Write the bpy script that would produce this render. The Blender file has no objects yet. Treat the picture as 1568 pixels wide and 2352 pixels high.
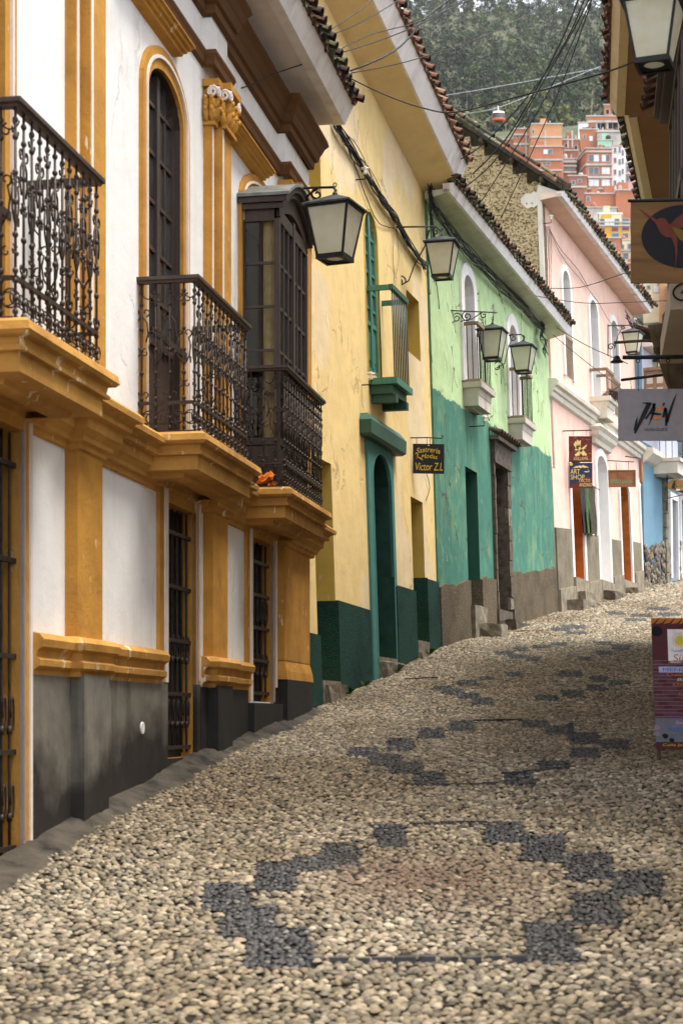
import bpy, bmesh, math, random
import numpy as np
from mathutils import Vector, Matrix
random.seed(7); rng = np.random.default_rng(11)
R = math.radians
scene = bpy.context.scene
COL = scene.collection

# ------------------------------------------------------------------ camera, sky, sun, exposure
FPX, CX, HZ = 3920.0, 784.0, 1655.0          # focal length and horizon of the photograph in its own pixels (1568 x 2352)
cam_d = bpy.data.cameras.new('camera'); cam = bpy.data.objects.new('camera', cam_d); COL.objects.link(cam)
cam.location = (0, 0, 0); cam.rotation_euler = (R(90), 0, 0)
cam_d.sensor_fit = 'VERTICAL'; cam_d.sensor_height = 36; cam_d.sensor_width = 24; cam_d.lens = 60
cam_d.shift_y = (HZ - 1176) / 2352
cam_d.clip_start = 0.1; cam_d.clip_end = 6000
cam_d.dof.use_dof = True; cam_d.dof.focus_distance = 25; cam_d.dof.aperture_fstop = 3.2
scene.camera = cam
SUN_EL, SUN_AZ = 72, 100                       # degrees; azimuth clockwise from +Y: high, over the right-hand roofs
w = bpy.data.worlds.new('World'); scene.world = w; w.use_nodes = True
nt = w.node_tree; nt.nodes.clear()
sky = nt.nodes.new('ShaderNodeTexSky'); sky.sky_type = 'NISHITA'; sky.sun_disc = False
sky.sun_elevation = R(SUN_EL); sky.sun_rotation = R(SUN_AZ); sky.air_density = 1.0; sky.dust_density = 4.0; sky.ozone_density = 0.6; sky.altitude = 3600
hs = nt.nodes.new('ShaderNodeHueSaturation'); hs.inputs['Saturation'].default_value = 0.22; hs.inputs['Value'].default_value = 1.15
bg = nt.nodes.new('ShaderNodeBackground'); bg.inputs['Strength'].default_value = 0.10
out = nt.nodes.new('ShaderNodeOutputWorld')
nt.links.new(sky.outputs[0], hs.inputs['Color']); nt.links.new(hs.outputs[0], bg.inputs['Color']); nt.links.new(bg.outputs[0], out.inputs[0])
sun_d = bpy.data.lights.new('sun', 'SUN'); sun_d.energy = 1.5; sun_d.angle = R(32); sun_d.color = (1.0, 0.935, 0.83)
sun = bpy.data.objects.new('sun', sun_d); COL.objects.link(sun)
_d = Vector((math.sin(R(SUN_AZ)) * math.cos(R(SUN_EL)), math.cos(R(SUN_AZ)) * math.cos(R(SUN_EL)), math.sin(R(SUN_EL))))
sun.rotation_euler = _d.to_track_quat('Z', 'Y').to_euler()
scene.view_settings.view_transform = 'Standard'; scene.view_settings.look = 'None'
scene.view_settings.exposure = 2.38; scene.view_settings.gamma = 1.0
scene.cycles.max_bounces = 8; scene.cycles.transparent_max_bounces = 12; scene.cycles.volume_bounces = 0

# ------------------------------------------------------------------ helpers: places
GK = np.array([(-40, -1.75), (0, -1.75), (5.5, -1.72), (8.5, -1.46), (12.5, -0.94), (16.4, -0.46), (22.26, 0.10), (26.8, 0.78), (30.2, 1.31),
               (40.4, 2.58), (50.2, 3.91), (54.8, 4.54), (90, 9.2), (160, 18)])
def gz(Y):                                     # height of the street surface
    return (np.interp(Y - .7, GK[:, 0], GK[:, 1]) + np.interp(Y, GK[:, 0], GK[:, 1]) * 2 + np.interp(Y + .7, GK[:, 0], GK[:, 1])) / 4
def W(x, y, Y): return Vector(((x - CX) / FPX * Y, Y, (HZ - y) / FPX * Y))
def ground_pt(x, y):
    Ys = np.linspace(5, 100, 4000); d = (HZ - y) / FPX * Ys - gz(Ys)
    i = np.argmax(d < 0)
    return ((x - CX) / FPX * Ys[i], Ys[i])
class Frame:
    """A facade plane: u along it (away from the camera), n out of it towards the street, z up; batter leans it back."""
    def __init__(s, ox, oy, slope, batter=0.0, zref=0.0, side=1):
        L = math.hypot(slope, 1); s.t = (slope / L, 1 / L); s.o = (ox, oy); s.b = batter; s.zr = zref
        s.n = (s.t[1] * side, -s.t[0] * side); s.side = side; s.rot = -math.atan2(s.t[0], s.t[1]) + math.pi / 2   # local x axis = t
    def P(s, u, n, z):
        k = n - s.b * (z - s.zr)
        return Vector((s.o[0] + s.t[0] * u + s.n[0] * k, s.o[1] + s.t[1] * u + s.n[1] * k, z))
    def at(s, x, y, n=0.0):
        dx, dz = (x - CX) / FPX, (HZ - y) / FPX
        A = dx * s.n[0] + s.n[1] + s.b * dz; B = n + s.o[0] * s.n[0] + s.o[1] * s.n[1] + s.b * s.zr
        Y = B / A; z = Y * dz
        u = (Y * dx - s.o[0]) * s.t[0] + (Y - s.o[1]) * s.t[1]
        return u, z
    def U(s, x, y=1400, n=0.0): return s.at(x, y, n)[0]
    def Z(s, x, y, n=0.0): return s.at(x, y, n)[1]
    def g(s, u, n=0.0): return float(gz(s.o[1] + s.t[1] * u + s.n[1] * n))
    def T(s): return Vector((s.t[0], s.t[1], 0))
    def N(s): return Vector((s.n[0], s.n[1], 0))

# ------------------------------------------------------------------ helpers: meshes and objects
class MB:
    def __init__(s): s.v = []; s.f = []; s.uv = []
    def add(s, vs, fs, uvs=None):
        k = len(s.v); s.v += [tuple(p) for p in vs]; s.f += [tuple(i + k for i in f) for f in fs]
        s.uv += list(uvs) if uvs else [(p[0], p[2]) for p in vs]
        return s
    def fbox(s, F, u0, u1, n0, n1, z0, z1, zu=None):
        """box in a frame; z0/z1 may be functions of u"""
        fz0 = z0 if callable(z0) else (lambda u: z0); fz1 = z1 if callable(z1) else (lambda u: z1)
        q = [(u0, n0), (u1, n0), (u1, n1), (u0, n1)]
        vs = [F.P(u, n, fz0(u)) for u, n in q] + [F.P(u, n, fz1(u)) for u, n in q]
        uv = [(u + n, fz0(u)) for u, n in q] + [(u + n, fz1(u)) for u, n in q]
        return s.add(vs, [(0, 1, 2, 3), (7, 6, 5, 4), (0, 4, 5, 1), (1, 5, 6, 2), (2, 6, 7, 3), (3, 7, 4, 0)], uv)
    def box(s, c, d, rot=None):
        x, y, z = d[0] / 2, d[1] / 2, d[2] / 2; c = Vector(c)
        vs = [Vector(p) for p in ((-x, -y, -z), (x, -y, -z), (x, y, -z), (-x, y, -z), (-x, -y, z), (x, -y, z), (x, y, z), (-x, y, z))]
        if rot is not None: vs = [rot @ p for p in vs]
        return s.add([c + p for p in vs], [(3, 2, 1, 0), (4, 5, 6, 7), (0, 1, 5, 4), (1, 2, 6, 5), (2, 3, 7, 6), (3, 0, 4, 7)])
    def tube(s, pts, r, seg=6, caps=True):
        pts = [Vector(p) for p in pts]; m = len(pts); rs = r if isinstance(r, (list, tuple)) else [r] * m
        vs = []; up = None
        for i, p in enumerate(pts):
            d = (pts[min(i + 1, m - 1)] - pts[max(i - 1, 0)])
            if d.length < 1e-9: d = Vector((0, 0, 1))
            d.normalize()
            if up is None: up = d.orthogonal().normalized()
            else:
                up = (up - d * up.dot(d))
                up = up.normalized() if up.length > 1e-6 else d.orthogonal().normalized()
            sd = d.cross(up)
            vs += [p + (up * math.cos(2 * math.pi * k / seg) + sd * math.sin(2 * math.pi * k / seg)) * rs[i] for k in range(seg)]
        fs = [(i * seg + k, i * seg + (k + 1) % seg, (i + 1) * seg + (k + 1) % seg, (i + 1) * seg + k) for i in range(m - 1) for k in range(seg)]
        if caps: fs += [tuple(range(seg))[::-1], tuple((m - 1) * seg + k for k in range(seg))]
        return s.add(vs, fs)
    def lathe(s, c, prof, seg=10, axis=None):
        """prof: (radius, height) pairs about z (or axis matrix)"""
        c = Vector(c); vs = []
        for r, h in prof:
            for k in range(seg):
                p = Vector((r * math.cos(2 * math.pi * k / seg), r * math.sin(2 * math.pi * k / seg), h))
                vs.append(c + (axis @ p if axis is not None else p))
        m = len(prof)
        fs = [(i * seg + k, i * seg + (k + 1) % seg, (i + 1) * seg + (k + 1) % seg, (i + 1) * seg + k) for i in range(m - 1) for k in range(seg)]
        fs += [tuple(range(seg))[::-1], tuple((m - 1) * seg + k for k in range(seg))]
        return s.add(vs, fs)
    def sweep(s, F, path, prof):
        """profile (o, z) swept along a plan path (u, n), mitred"""
        m = len(path); q = len(prof); vs = []; uv = []; run = 0
        nr = []
        for i in range(m - 1):
            du, dn = path[i + 1][0] - path[i][0], path[i + 1][1] - path[i][1]; L = math.hypot(du, dn); nr.append((-dn / L, du / L))
        for i in range(m):
            a = nr[max(i - 1, 0)]; b = nr[min(i, m - 2)]
            k = 1 + a[0] * b[0] + a[1] * b[1]; mt = ((a[0] + b[0]) / k, (a[1] + b[1]) / k)
            for o, z in prof:
                u, n = path[i][0] + mt[0] * o, path[i][1] + mt[1] * o
                zz = z(u) if callable(z) else z
                vs.append(F.P(u, n, zz)); uv.append((u + n, zz))
        fs = [(i * q + k, (i + 1) * q + k, (i + 1) * q + k + 1, i * q + k + 1) for i in range(m - 1) for k in range(q - 1)]
        fs += [tuple(range(q)), tuple((m - 1) * q + k for k in range(q))[::-1]]
        return s.add(vs, fs, uv)
    def poly(s, pts, th):
        """flat polygon (list of world points) with thickness vector th"""
        pts = [Vector(p) for p in pts]; m = len(pts); th = Vector(th)
        return s.add(pts + [p + th for p in pts], [tuple(range(m))[::-1], tuple(range(m, 2 * m))] + [(i, (i + 1) % m, m + (i + 1) % m, m + i) for i in range(m)])
    def build(s, name, mat, parent=None, smooth=False):
        me = bpy.data.meshes.new(name); base = Vector((0, 0, 0))
        if parent is not None: base = wloc(parent)
        me.from_pydata([(p[0] - base[0], p[1] - base[1], p[2] - base[2]) for p in s.v], [], s.f)
        uvl = me.uv_layers.new(name='fac'); li = np.zeros(len(me.loops), np.int32); me.loops.foreach_get('vertex_index', li)
        uvl.data.foreach_set('uv', np.array(s.uv, np.float32)[li].ravel())
        if mat is not None: me.materials.append(mat)
        if smooth: me.polygons.foreach_set('use_smooth', np.ones(len(me.polygons), bool))
        me.update()
        o = bpy.data.objects.new(name, me); COL.objects.link(o)
        if parent is not None: o.parent = parent
        return o
def fixn(o):
    bm = bmesh.new(); bm.from_mesh(o.data); bmesh.ops.recalc_face_normals(bm, faces=bm.faces); bm.to_mesh(o.data); bm.free(); return o
def wloc(o):
    p = Vector(o.location); q = o.parent
    while q is not None: p = q.matrix_basis @ p; q = q.parent
    return p
def tag(o, label, cat, group=None, kind=None):
    o['label'] = label; o['category'] = cat
    if group: o['group'] = group
    if kind: o['kind'] = kind
    return o
def thing(name, label, cat, loc=(0, 0, 0), group=None, rz=0.0):
    o = bpy.data.objects.new(name, None); COL.objects.link(o); o.location = loc; o.rotation_euler = (0, 0, rz); o.empty_display_size = .2
    return tag(o, label, cat, group)
def copy_tree(o, parent=None):
    c = o.copy(); COL.objects.link(c)
    if parent is not None: c.parent = parent
    for ch in [x for x in bpy.data.objects if x.parent == o]: copy_tree(ch, c)
    return c
def inst(name, me, parent, pos, M3):
    """object sharing mesh me at world pos with rotation matrix M3 under a parent that is only translated"""
    o = bpy.data.objects.new(name, me); COL.objects.link(o)
    o.parent = parent
    base = wloc(parent) if parent is not None else Vector((0, 0, 0))
    M4 = M3.to_4x4(); M4.translation = Vector(pos) - base
    o.matrix_basis = M4
    return o
def mesh_of(mb, name, mat, smooth=False):
    o = mb.build(name, mat, None, smooth); me = o.data; bpy.data.objects.remove(o); return me

# ------------------------------------------------------------------ helpers: materials
MATS = {}
def nodes(name):
    m = bpy.data.materials.new(name); m.use_nodes = True; t = m.node_tree; t.nodes.clear()
    o = t.nodes.new('ShaderNodeOutputMaterial'); b = t.nodes.new('ShaderNodeBsdfPrincipled'); t.links.new(b.outputs[0], o.inputs[0])
    MATS[name] = m
    return m, t, b
def N(t, ty, **kw):
    n = t.nodes.new(ty)
    for k, v in kw.items():
        if k.startswith('i_'):
            key = k[2:].replace('_', ' ')
            n.inputs[int(key) if key.isdigit() else key].default_value = v
        else: setattr(n, k, v)
    return n
def c4(c): return (c[0], c[1], c[2], 1)
def noise(t, co, scale, detail=4, rough=.55, dist=0.0):
    n = N(t, 'ShaderNodeTexNoise', i_Scale=scale, i_Detail=detail, i_Roughness=rough, i_Distortion=dist); t.links.new(co, n.inputs['Vector']); return n.outputs['Fac']
def ramp(t, fac, stops, interp='LINEAR'):
    r = N(t, 'ShaderNodeValToRGB'); r.color_ramp.interpolation = interp
    el = r.color_ramp.elements
    while len(el) < len(stops): el.new(.5)
    for e, (p, c) in zip(el, stops): e.position = p; e.color = c4(c) if len(c) == 3 else c
    t.links.new(fac, r.inputs[0]); return r.outputs[0]
def mix(t, fac, a, b, bt='MIX'):
    m = N(t, 'ShaderNodeMix', data_type='RGBA', blend_type=bt)
    for s, v in ((m.inputs[0], fac), (m.inputs[6], a), (m.inputs[7], b)):
        if isinstance(v, (int, float)): s.default_value = v
        elif isinstance(v, tuple): s.default_value = c4(v)
        else: t.links.new(v, s)
    return m.outputs[2]
def math_(t, op, a, b=None, clamp=False):
    m = N(t, 'ShaderNodeMath', operation=op, use_clamp=clamp)
    for s, v in zip(m.inputs, (a, b)):
        if v is None: continue
        if isinstance(v, (int, float)): s.default_value = v
        else: t.links.new(v, s)
    return m.outputs[0]
def stretched(t, co, sx, sy, sz):
    mp = N(t, 'ShaderNodeMapping'); mp.inputs['Scale'].default_value = (sx, sy, sz); t.links.new(co, mp.inputs['Vector']); return mp.outputs[0]
def bump(t, b, h, strength=.4, dist=.02):
    n = N(t, 'ShaderNodeBump', i_Strength=strength, i_Distance=dist); t.links.new(h, n.inputs['Height']); t.links.new(n.outputs[0], b.inputs['Normal']); return n
def plain(name, col, rough=.7, var=.15, scale=6, bstr=.3, bdist=.01, metal=0.0, bscale=None, spec=.3):
    m, t, b = nodes(name); co = N(t, 'ShaderNodeTexCoord').outputs['Object']
    f = noise(t, co, scale, 5)
    dk = tuple(c * (1 - var * 1.6) for c in col); lt = tuple(min(1, c * (1 + var)) for c in col)
    cc = ramp(t, f, [(.28, dk), (.5, col), (.75, lt)])
    t.links.new(cc, b.inputs['Base Color']); b.inputs['Roughness'].default_value = rough; b.inputs['Metallic'].default_value = metal
    b.inputs['Specular IOR Level'].default_value = spec
    if bstr: bump(t, b, noise(t, co, bscale or scale * 5, 5, .6), bstr, bdist)
    return m
def plaster(name, col, stain=(.3, .26, .2), stain_amt=.35, crack=0.0, chip=0.0, chipcol=(.62, .55, .45), split=None, rough=.88, streak=.25, bstr=.5, patch=None, fade=.12):
    """painted lime plaster: blotches, run-off streaks, hairline cracks, flaked chips; split = (second colour, height z(u0), slope) of an irregular paint line"""
    m, t, b = nodes(name); tc = N(t, 'ShaderNodeTexCoord'); co = tc.outputs['Object']; uv = tc.outputs['UV']
    big = noise(t, co, .55, 4, .5); mid = noise(t, co, 3.0, 6, .6); fine = noise(t, co, 38, 4, .65)
    base = col
    sepu = N(t, 'ShaderNodeSeparateXYZ'); t.links.new(uv, sepu.inputs[0]); u_, z_ = sepu.outputs[0], sepu.outputs[1]
    if split:
        c2, z0, k, amp = split[:4]; soft = split[4] if len(split) > 4 else .02
        line = math_(t, 'ADD', math_(t, 'MULTIPLY', u_, k), z0)
        wob = math_(t, 'MULTIPLY', math_(t, 'SUBTRACT', noise(t, stretched(t, uv, 1, 1, 1), .9, 5, .6), .5), amp)
        msk = math_(t, 'DIVIDE', math_(t, 'SUBTRACT', math_(t, 'ADD', z_, wob), line), soft, True)
        base = mix(t, msk, c2, col)
    if patch:                                   # repainted area: (colour, scale, threshold)
        pm = ramp(t, noise(t, co, patch[1], 2, .4), [(patch[2], (0, 0, 0)), (patch[2] + .03, (1, 1, 1))])
        base = mix(t, math_(t, 'MULTIPLY', pm, .8), base, patch[0])
    v1 = mix(t, ramp(t, mid, [(.3, (0, 0, 0)), (.7, (1, 1, 1))]), (1 - fade, 1 - fade, 1 - fade), (1, 1, 1))
    cc = mix(t, 1.0, base, v1, 'MULTIPLY')
    st = noise(t, stretched(t, co, 5, 5, .35), 1.0, 5, .6)
    sm = math_(t, 'MULTIPLY', math_(t, 'MULTIPLY', ramp(t, st, [(.48, (0, 0, 0)), (.75, (1, 1, 1))]), ramp(t, big, [(.38, (0, 0, 0)), (.65, (1, 1, 1))])), streak)
    cc = mix(t, sm, cc, stain)
    bl = math_(t, 'MULTIPLY', ramp(t, noise(t, co, 1.3, 6, .65), [(.52, (0, 0, 0)), (.78, (1, 1, 1))]), stain_amt)
    cc = mix(t, bl, cc, stain)
    h = math_(t, 'ADD', math_(t, 'MULTIPLY', mid, 1.2), math_(t, 'MULTIPLY', fine, .25))
    if crack:
        wv = N(t, 'ShaderNodeVectorMath', operation='ADD'); nz = N(t, 'ShaderNodeTexNoise', i_Scale=2.2, i_Detail=5.0)
        t.links.new(co, nz.inputs['Vector']); sc = N(t, 'ShaderNodeVectorMath', operation='SCALE'); sc.inputs['Scale'].default_value = .55
        t.links.new(nz.outputs['Color'], sc.inputs[0]); t.links.new(stretched(t, co, 1.25, 1.25, .42), wv.inputs[0]); t.links.new(sc.outputs[0], wv.inputs[1])
        vo = N(t, 'ShaderNodeTexVoronoi', feature='DISTANCE_TO_EDGE', i_Scale=1.5); t.links.new(wv.outputs[0], vo.inputs['Vector'])
        line = ramp(t, vo.outputs[0], [(0, (1, 1, 1)), (.010, (1, 1, 1)), (.022, (0, 0, 0))])
        msk = ramp(t, noise(t, co, 1.1, 3), [(.5, (0, 0, 0)), (.6, (1, 1, 1))])
        ln = math_(t, 'MULTIPLY', math_(t, 'MULTIPLY', line, msk), crack, True)
        cc = mix(t, ln, cc, (.10, .085, .06)); h = math_(t, 'SUBTRACT', h, math_(t, 'MULTIPLY', ln, 1.2))
    if chip:
        ch = noise(t, stretched(t, co, 9, 9, 2.6), 1.0, 4, .62)
        cm = math_(t, 'MULTIPLY', ramp(t, ch, [(.70 - chip * .06, (0, 0, 0)), (.715 - chip * .06, (1, 1, 1))]), ramp(t, noise(t, co, 1.7, 3), [(.47, (0, 0, 0)), (.56, (1, 1, 1))]))
        cc = mix(t, cm, cc, chipcol); h = math_(t, 'SUBTRACT', h, math_(t, 'MULTIPLY', cm, .5))
    t.links.new(cc, b.inputs['Base Color']); b.inputs['Roughness'].default_value = rough; b.inputs['Specular IOR Level'].default_value = .2
    bump(t, b, h, bstr, .02)
    return m
def gritty(name, col, col2, scale=60, bstr=1.0, bdist=.012, damp=.35):
    """pebble-dash render"""
    m, t, b = nodes(name); co = N(t, 'ShaderNodeTexCoord').outputs['Object']
    vo = N(t, 'ShaderNodeTexVoronoi', i_Scale=scale); t.links.new(co, vo.inputs['Vector'])
    f = noise(t, co, scale * .8, 3, .7)
    cc = mix(t, ramp(t, f, [(.35, (0, 0, 0)), (.65, (1, 1, 1))]), col, col2)
    cc = mix(t, math_(t, 'MULTIPLY', ramp(t, noise(t, co, 1.6, 5, .6), [(.45, (0, 0, 0)), (.7, (1, 1, 1))]), damp), cc, tuple(c * .35 for c in col))
    t.links.new(cc, b.inputs['Base Color']); b.inputs['Roughness'].default_value = .92; b.inputs['Specular IOR Level'].default_value = .15
    h = math_(t, 'ADD', math_(t, 'MULTIPLY', vo.outputs['Distance'], -1.0), math_(t, 'MULTIPLY', noise(t, co, 9, 4), 1.0))
    bump(t, b, h, bstr, bdist); return m
def wood(name, col, col2, rough=.55, scale=1.0, axis='Z', bstr=.3):
    m, t, b = nodes(name); co = N(t, 'ShaderNodeTexCoord').outputs['Object']
    s = {'Z': (22, 22, 1.2), 'X': (1.2, 22, 22), 'Y': (22, 1.2, 22)}[axis]
    f = noise(t, stretched(t, co, *[k * scale for k in s]), 1.0, 5, .6, .4)
    cc = ramp(t, f, [(.3, col), (.7, col2)]); t.links.new(cc, b.inputs['Base Color'])
    b.inputs['Roughness'].default_value = rough; bump(t, b, f, bstr, .006); return m
def glass(name, col=(.05, .055, .055), rough=.06, alpha=1):
    m, t, b = nodes(name); co = N(t, 'ShaderNodeTexCoord').outputs['Object']
    t.links.new(ramp(t, noise(t, co, 1.5, 3), [(.35, tuple(c * .5 for c in col)), (.7, col)]), b.inputs['Base Color'])
    b.inputs['Roughness'].default_value = rough; b.inputs['Specular IOR Level'].default_value = .6
    bump(t, b, noise(t, co, 2.2, 2), .08, .02); return m
def frosted(name):
    """textured lantern glass: light comes through diffused, shapes behind show dimly"""
    m, t, b = nodes(name); co = N(t, 'ShaderNodeTexCoord').outputs['Object']; o = [n for n in t.nodes if n.type == 'OUTPUT_MATERIAL'][0]
    vo = N(t, 'ShaderNodeTexVoronoi', i_Scale=70); t.links.new(co, vo.inputs['Vector'])
    d = ramp(t, noise(t, co, 5, 4), [(.4, (.90, .88, .72)), (.65, (.98, .98, .90))]); t.links.new(d, b.inputs['Base Color'])
    b.inputs['Transmission Weight'].default_value = .9; b.inputs['Roughness'].default_value = .3; b.inputs['IOR'].default_value = 1.2
    bm = bump(t, b, vo.outputs['Distance'], .6, .006)
    tr = N(t, 'ShaderNodeBsdfTranslucent'); df = N(t, 'ShaderNodeBsdfDiffuse'); t.links.new(d, tr.inputs['Color']); t.links.new(d, df.inputs['Color'])
    m1 = N(t, 'ShaderNodeMixShader'); m1.inputs[0].default_value = .35; t.links.new(tr.outputs[0], m1.inputs[1]); t.links.new(df.outputs[0], m1.inputs[2])
    m2 = N(t, 'ShaderNodeMixShader'); m2.inputs[0].default_value = .30; t.links.new(m1.outputs[0], m2.inputs[1]); t.links.new(b.outputs[0], m2.inputs[2])
    t.links.new(m2.outputs[0], o.inputs[0]); return m
def flat(name, col, rough=.6, metal=0): return plain(name, col, rough, .08, 14, .15, .004, metal)

M = {}
M['a_white'] = plaster('a_white', (.83, .815, .80), stain=(.52, .47, .38), stain_amt=.38, streak=.5, fade=.07, crack=.25)
M['a_ochre'] = plaster('a_ochre', (.56, .275, .05), stain=(.18, .075, .022), stain_amt=.65, streak=.6, fade=.26, chip=.9, chipcol=(.74, .54, .28), bstr=.9)
M['a_ledge'] = plaster('a_ledge', (.58, .30, .07), stain=(.16, .07, .025), stain_amt=.75, streak=.5, fade=.3, chip=1.3, chipcol=(.78, .62, .40), bstr=1.0)
M['a_stripe'] = plaster('a_stripe', (.78, .70, .64), stain=(.55, .33, .12), stain_amt=.4, streak=.2)
M['a_brownband'] = plaster('a_brownband', (.13, .06, .02), stain=(.1, .05, .03), stain_amt=.5, streak=.3)
M['a_plinth'] = plaster('a_plinth', (.20, .185, .155), stain=(.02, .018, .015), stain_amt=.55, streak=.8, split=((.035, .031, .027), -.80, .104, 1.5, .35), fade=.4, rough=.7, bstr=.4)
M['a_plinth_dark'] = plaster('a_plinth_dark', (.03, .028, .026), stain=(.012, .012, .012), stain_amt=.8, streak=.5, fade=.3, rough=.7)
M['soffit_white'] = plaster('soffit_white', (.80, .74, .71), stain=(.4, .34, .28), stain_amt=.4, streak=0)
M['fascia'] = plaster('fascia', (.90, .87, .85), stain=(.34, .20, .15), stain_amt=.2, streak=.8)
M['b_wall'] = plaster('b_wall', (.84, .63, .29), stain=(.66, .47, .21), stain_amt=.6, streak=.55, crack=.4, chip=.8, chipcol=(.80, .74, .62), patch=((.80, .65, .43), .42, .53), fade=.15)
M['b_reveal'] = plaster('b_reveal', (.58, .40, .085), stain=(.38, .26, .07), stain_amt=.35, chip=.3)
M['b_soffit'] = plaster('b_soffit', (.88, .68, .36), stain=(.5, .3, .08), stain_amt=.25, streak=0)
M['b_plinth'] = gritty('b_plinth', (.006, .034, .025), (.02, .072, .054), 55, 1.0, .015, .6)
M['b_teal'] = plaster('b_teal', (.075, .22, .20), stain=(.03, .14, .11), stain_amt=.5, streak=.3)
M['b_green'] = plain('b_green', (.008, .045, .030), .6, .3, 5, .3)
M['b_green_wood'] = wood('b_green_wood', (.02, .13, .085), (.04, .19, .13), .5)
M['b_dark_green_wood'] = wood('b_dark_green_wood', (.008, .055, .034), (.02, .10, .062), .55)
M['c_wall'] = plaster('c_wall', (.50, .655, .35), stain=(.30, .43, .20), stain_amt=.5, streak=.6, crack=1.3, chip=.7, chipcol=(.36, .44, .34), split=((.062, .20, .15), 5.85, .04, .6), fade=.24, bstr=.7)
M['c_soffit'] = plaster('c_soffit', (.60, .62, .46), stain=(.16, .15, .1), stain_amt=.6, streak=.2)
M['c_plinth'] = gritty('c_plinth', (.07, .052, .032), (.19, .15, .10), 48, 1.0, .016, .5)
M['c_reveal'] = plaster('c_reveal', (.03, .12, .085), stain=(.02, .05, .04))
M['old_stone'] = plain('old_stone', (.10, .078, .058), .85, .45, 7, .9, .02)
M['stone_block'] = plain('stone_block', (.20, .165, .12), .9, .4, 8, .9, .025)
M['stone_light'] = plain('stone_light', (.21, .18, .13), .9, .35, 8, .9, .02)
M['c_white'] = plaster('c_white', (.78, .75, .72), stain=(.42, .4, .36), stain_amt=.35, chip=.3, chipcol=(.4, .4, .3))
M['c_console'] = plaster('c_console', (.58, .53, .46), stain=(.2, .17, .13), stain_amt=.6, streak=.7)
M['d_wall'] = plaster('d_wall', (.82, .55, .45), stain=(.66, .40, .31), stain_amt=.5, streak=.6, chip=.5, fade=.16)
M['d_soffit'] = plaster('d_soffit', (.80, .58, .46), stain=(.4, .25, .18), stain_amt=.3, streak=0)
M['d_plinth'] = gritty('d_plinth', (.15, .125, .085), (.27, .235, .17), 48, .8, .012, .55)
M['d_base'] = plain('d_base', (.22, .185, .13), .9, .3, 4, .6, .012)
M['d_cream'] = plaster('d_cream', (.70, .65, .55), stain=(.33, .28, .2), stain_amt=.5, streak=.5)
M['d_orange'] = plain('d_orange', (.42, .125, .018), .55, .25, 5, .3)
M['e_wall'] = plaster('e_wall', (.16, .29, .38), stain=(.12, .2, .27), stain_amt=.4, streak=.5, chip=.4)
M['e_lilac'] = plaster('e_lilac', (.52, .54, .62), stain=(.4, .4, .45), stain_amt=.3)
M['r_soffit'] = plaster('r_soffit', (.20, .11, .058), stain=(.25, .13, .06), stain_amt=.4, streak=0)
M['r_wall'] = plaster('r_wall', (.72, .66, .56), stain=(.3, .25, .2))
M['r_fascia'] = plaster('r_fascia', (.55, .45, .29), stain=(.3, .2, .1))
M['r_slab'] = plaster('r_slab', (.50, .43, .34), stain=(.3, .25, .2))
M['wood_dark'] = wood('wood_dark', (.024, .013, .010), (.052, .031, .024), .5)
M['wood_red'] = wood('wood_red', (.16, .05, .016), (.30, .10, .03), .5)
M['wood_beam'] = wood('wood_beam', (.04, .026, .012), (.12, .085, .045), .85, .6)
M['wood_rail'] = wood('wood_rail', (.16, .10, .06), (.28, .19, .12), .7)
M['iron'] = plain('iron', (.046, .032, .025), .5, .4, 12, .4, .004, .35)
M['iron_black'] = plain('iron_black', (.012, .012, .013), .5, .3, 12, .3, .003, .3)
M['iron_teal'] = plain('iron_teal', (.02, .045, .045), .55, .3, 12, .3, .003)
M['roof_metal'] = plain('roof_metal', (.055, .065, .072), .45, .4, 10, .2, .003, .4)
M['tile_a'] = plain('tile_a', (.085, .040, .024), .85, .7, 9, .6, .01)
M['tile_b'] = plain('tile_b', (.135, .068, .042), .85, .5, 9, .6, .01)
M['tile_c'] = plain('tile_c', (.035, .027, .019), .9, .8, 9, .7, .012)
M['tile_d'] = plain('tile_d', (.22, .125, .078), .85, .5, 9, .6, .01)
M['tile_moss'] = plain('tile_moss', (.10, .095, .05), .95, .7, 9, .8, .015)
M['pane'] = glass('pane', (.045, .05, .052), .05)
M['pane_grey'] = glass('pane_grey', (.16, .17, .17), .12)
M['pane_bay'] = glass('pane_bay', (.035, .03, .028), .04)
M['frosted'] = frosted('frosted')
M['bulb'] = plain('bulb', (.2, .18, .15), .3, .1, 6, 0)
M['cable'] = plain('cable', (.013, .012, .012), .6, .3, 8, 0)
M['cable_grey'] = plain('cable_grey', (.08, .07, .06), .7, .3, 8, 0)
M['cable_tan'] = plain('cable_tan', (.33, .26, .16), .7, .3, 8, 0)
M['rope'] = plain('rope', (.35, .37, .4), .5, .1, 1, 0)
M['porcelain'] = plain('porcelain', (.62, .56, .46), .3, .15, 10, .1, .002)
M['void'] = plain('void', (.008, .007, .006), .9, .2, 4, 0)  # black that stands in for unlit rooms and dark openings
M['curtain'] = plain('curtain', (.80, .62, .42), .9, .2, 5, .3)
M['cement'] = plain('cement', (.055, .045, .033), .8, .7, 4.0, .9, .03)
M['sand'] = plain('sand', (.018, .014, .010), .95, .5, 18, .8, .01)
M['weed'] = plain('weed', (.05, .10, .02), .7, .3, 6, 0)
M['paint_gold'] = flat('paint_gold', (.62, .42, .04)); M['paint_cream'] = flat('paint_cream', (.75, .55, .22)); M['paint_black'] = flat('paint_black', (.009, .008, .010), .5)
M['paint_red'] = flat('paint_red', (.13, .018, .014)); M['paint_blue'] = flat('paint_blue', (.018, .026, .075)); M['paint_orange'] = flat('paint_orange', (.72, .19, .012))
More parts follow.
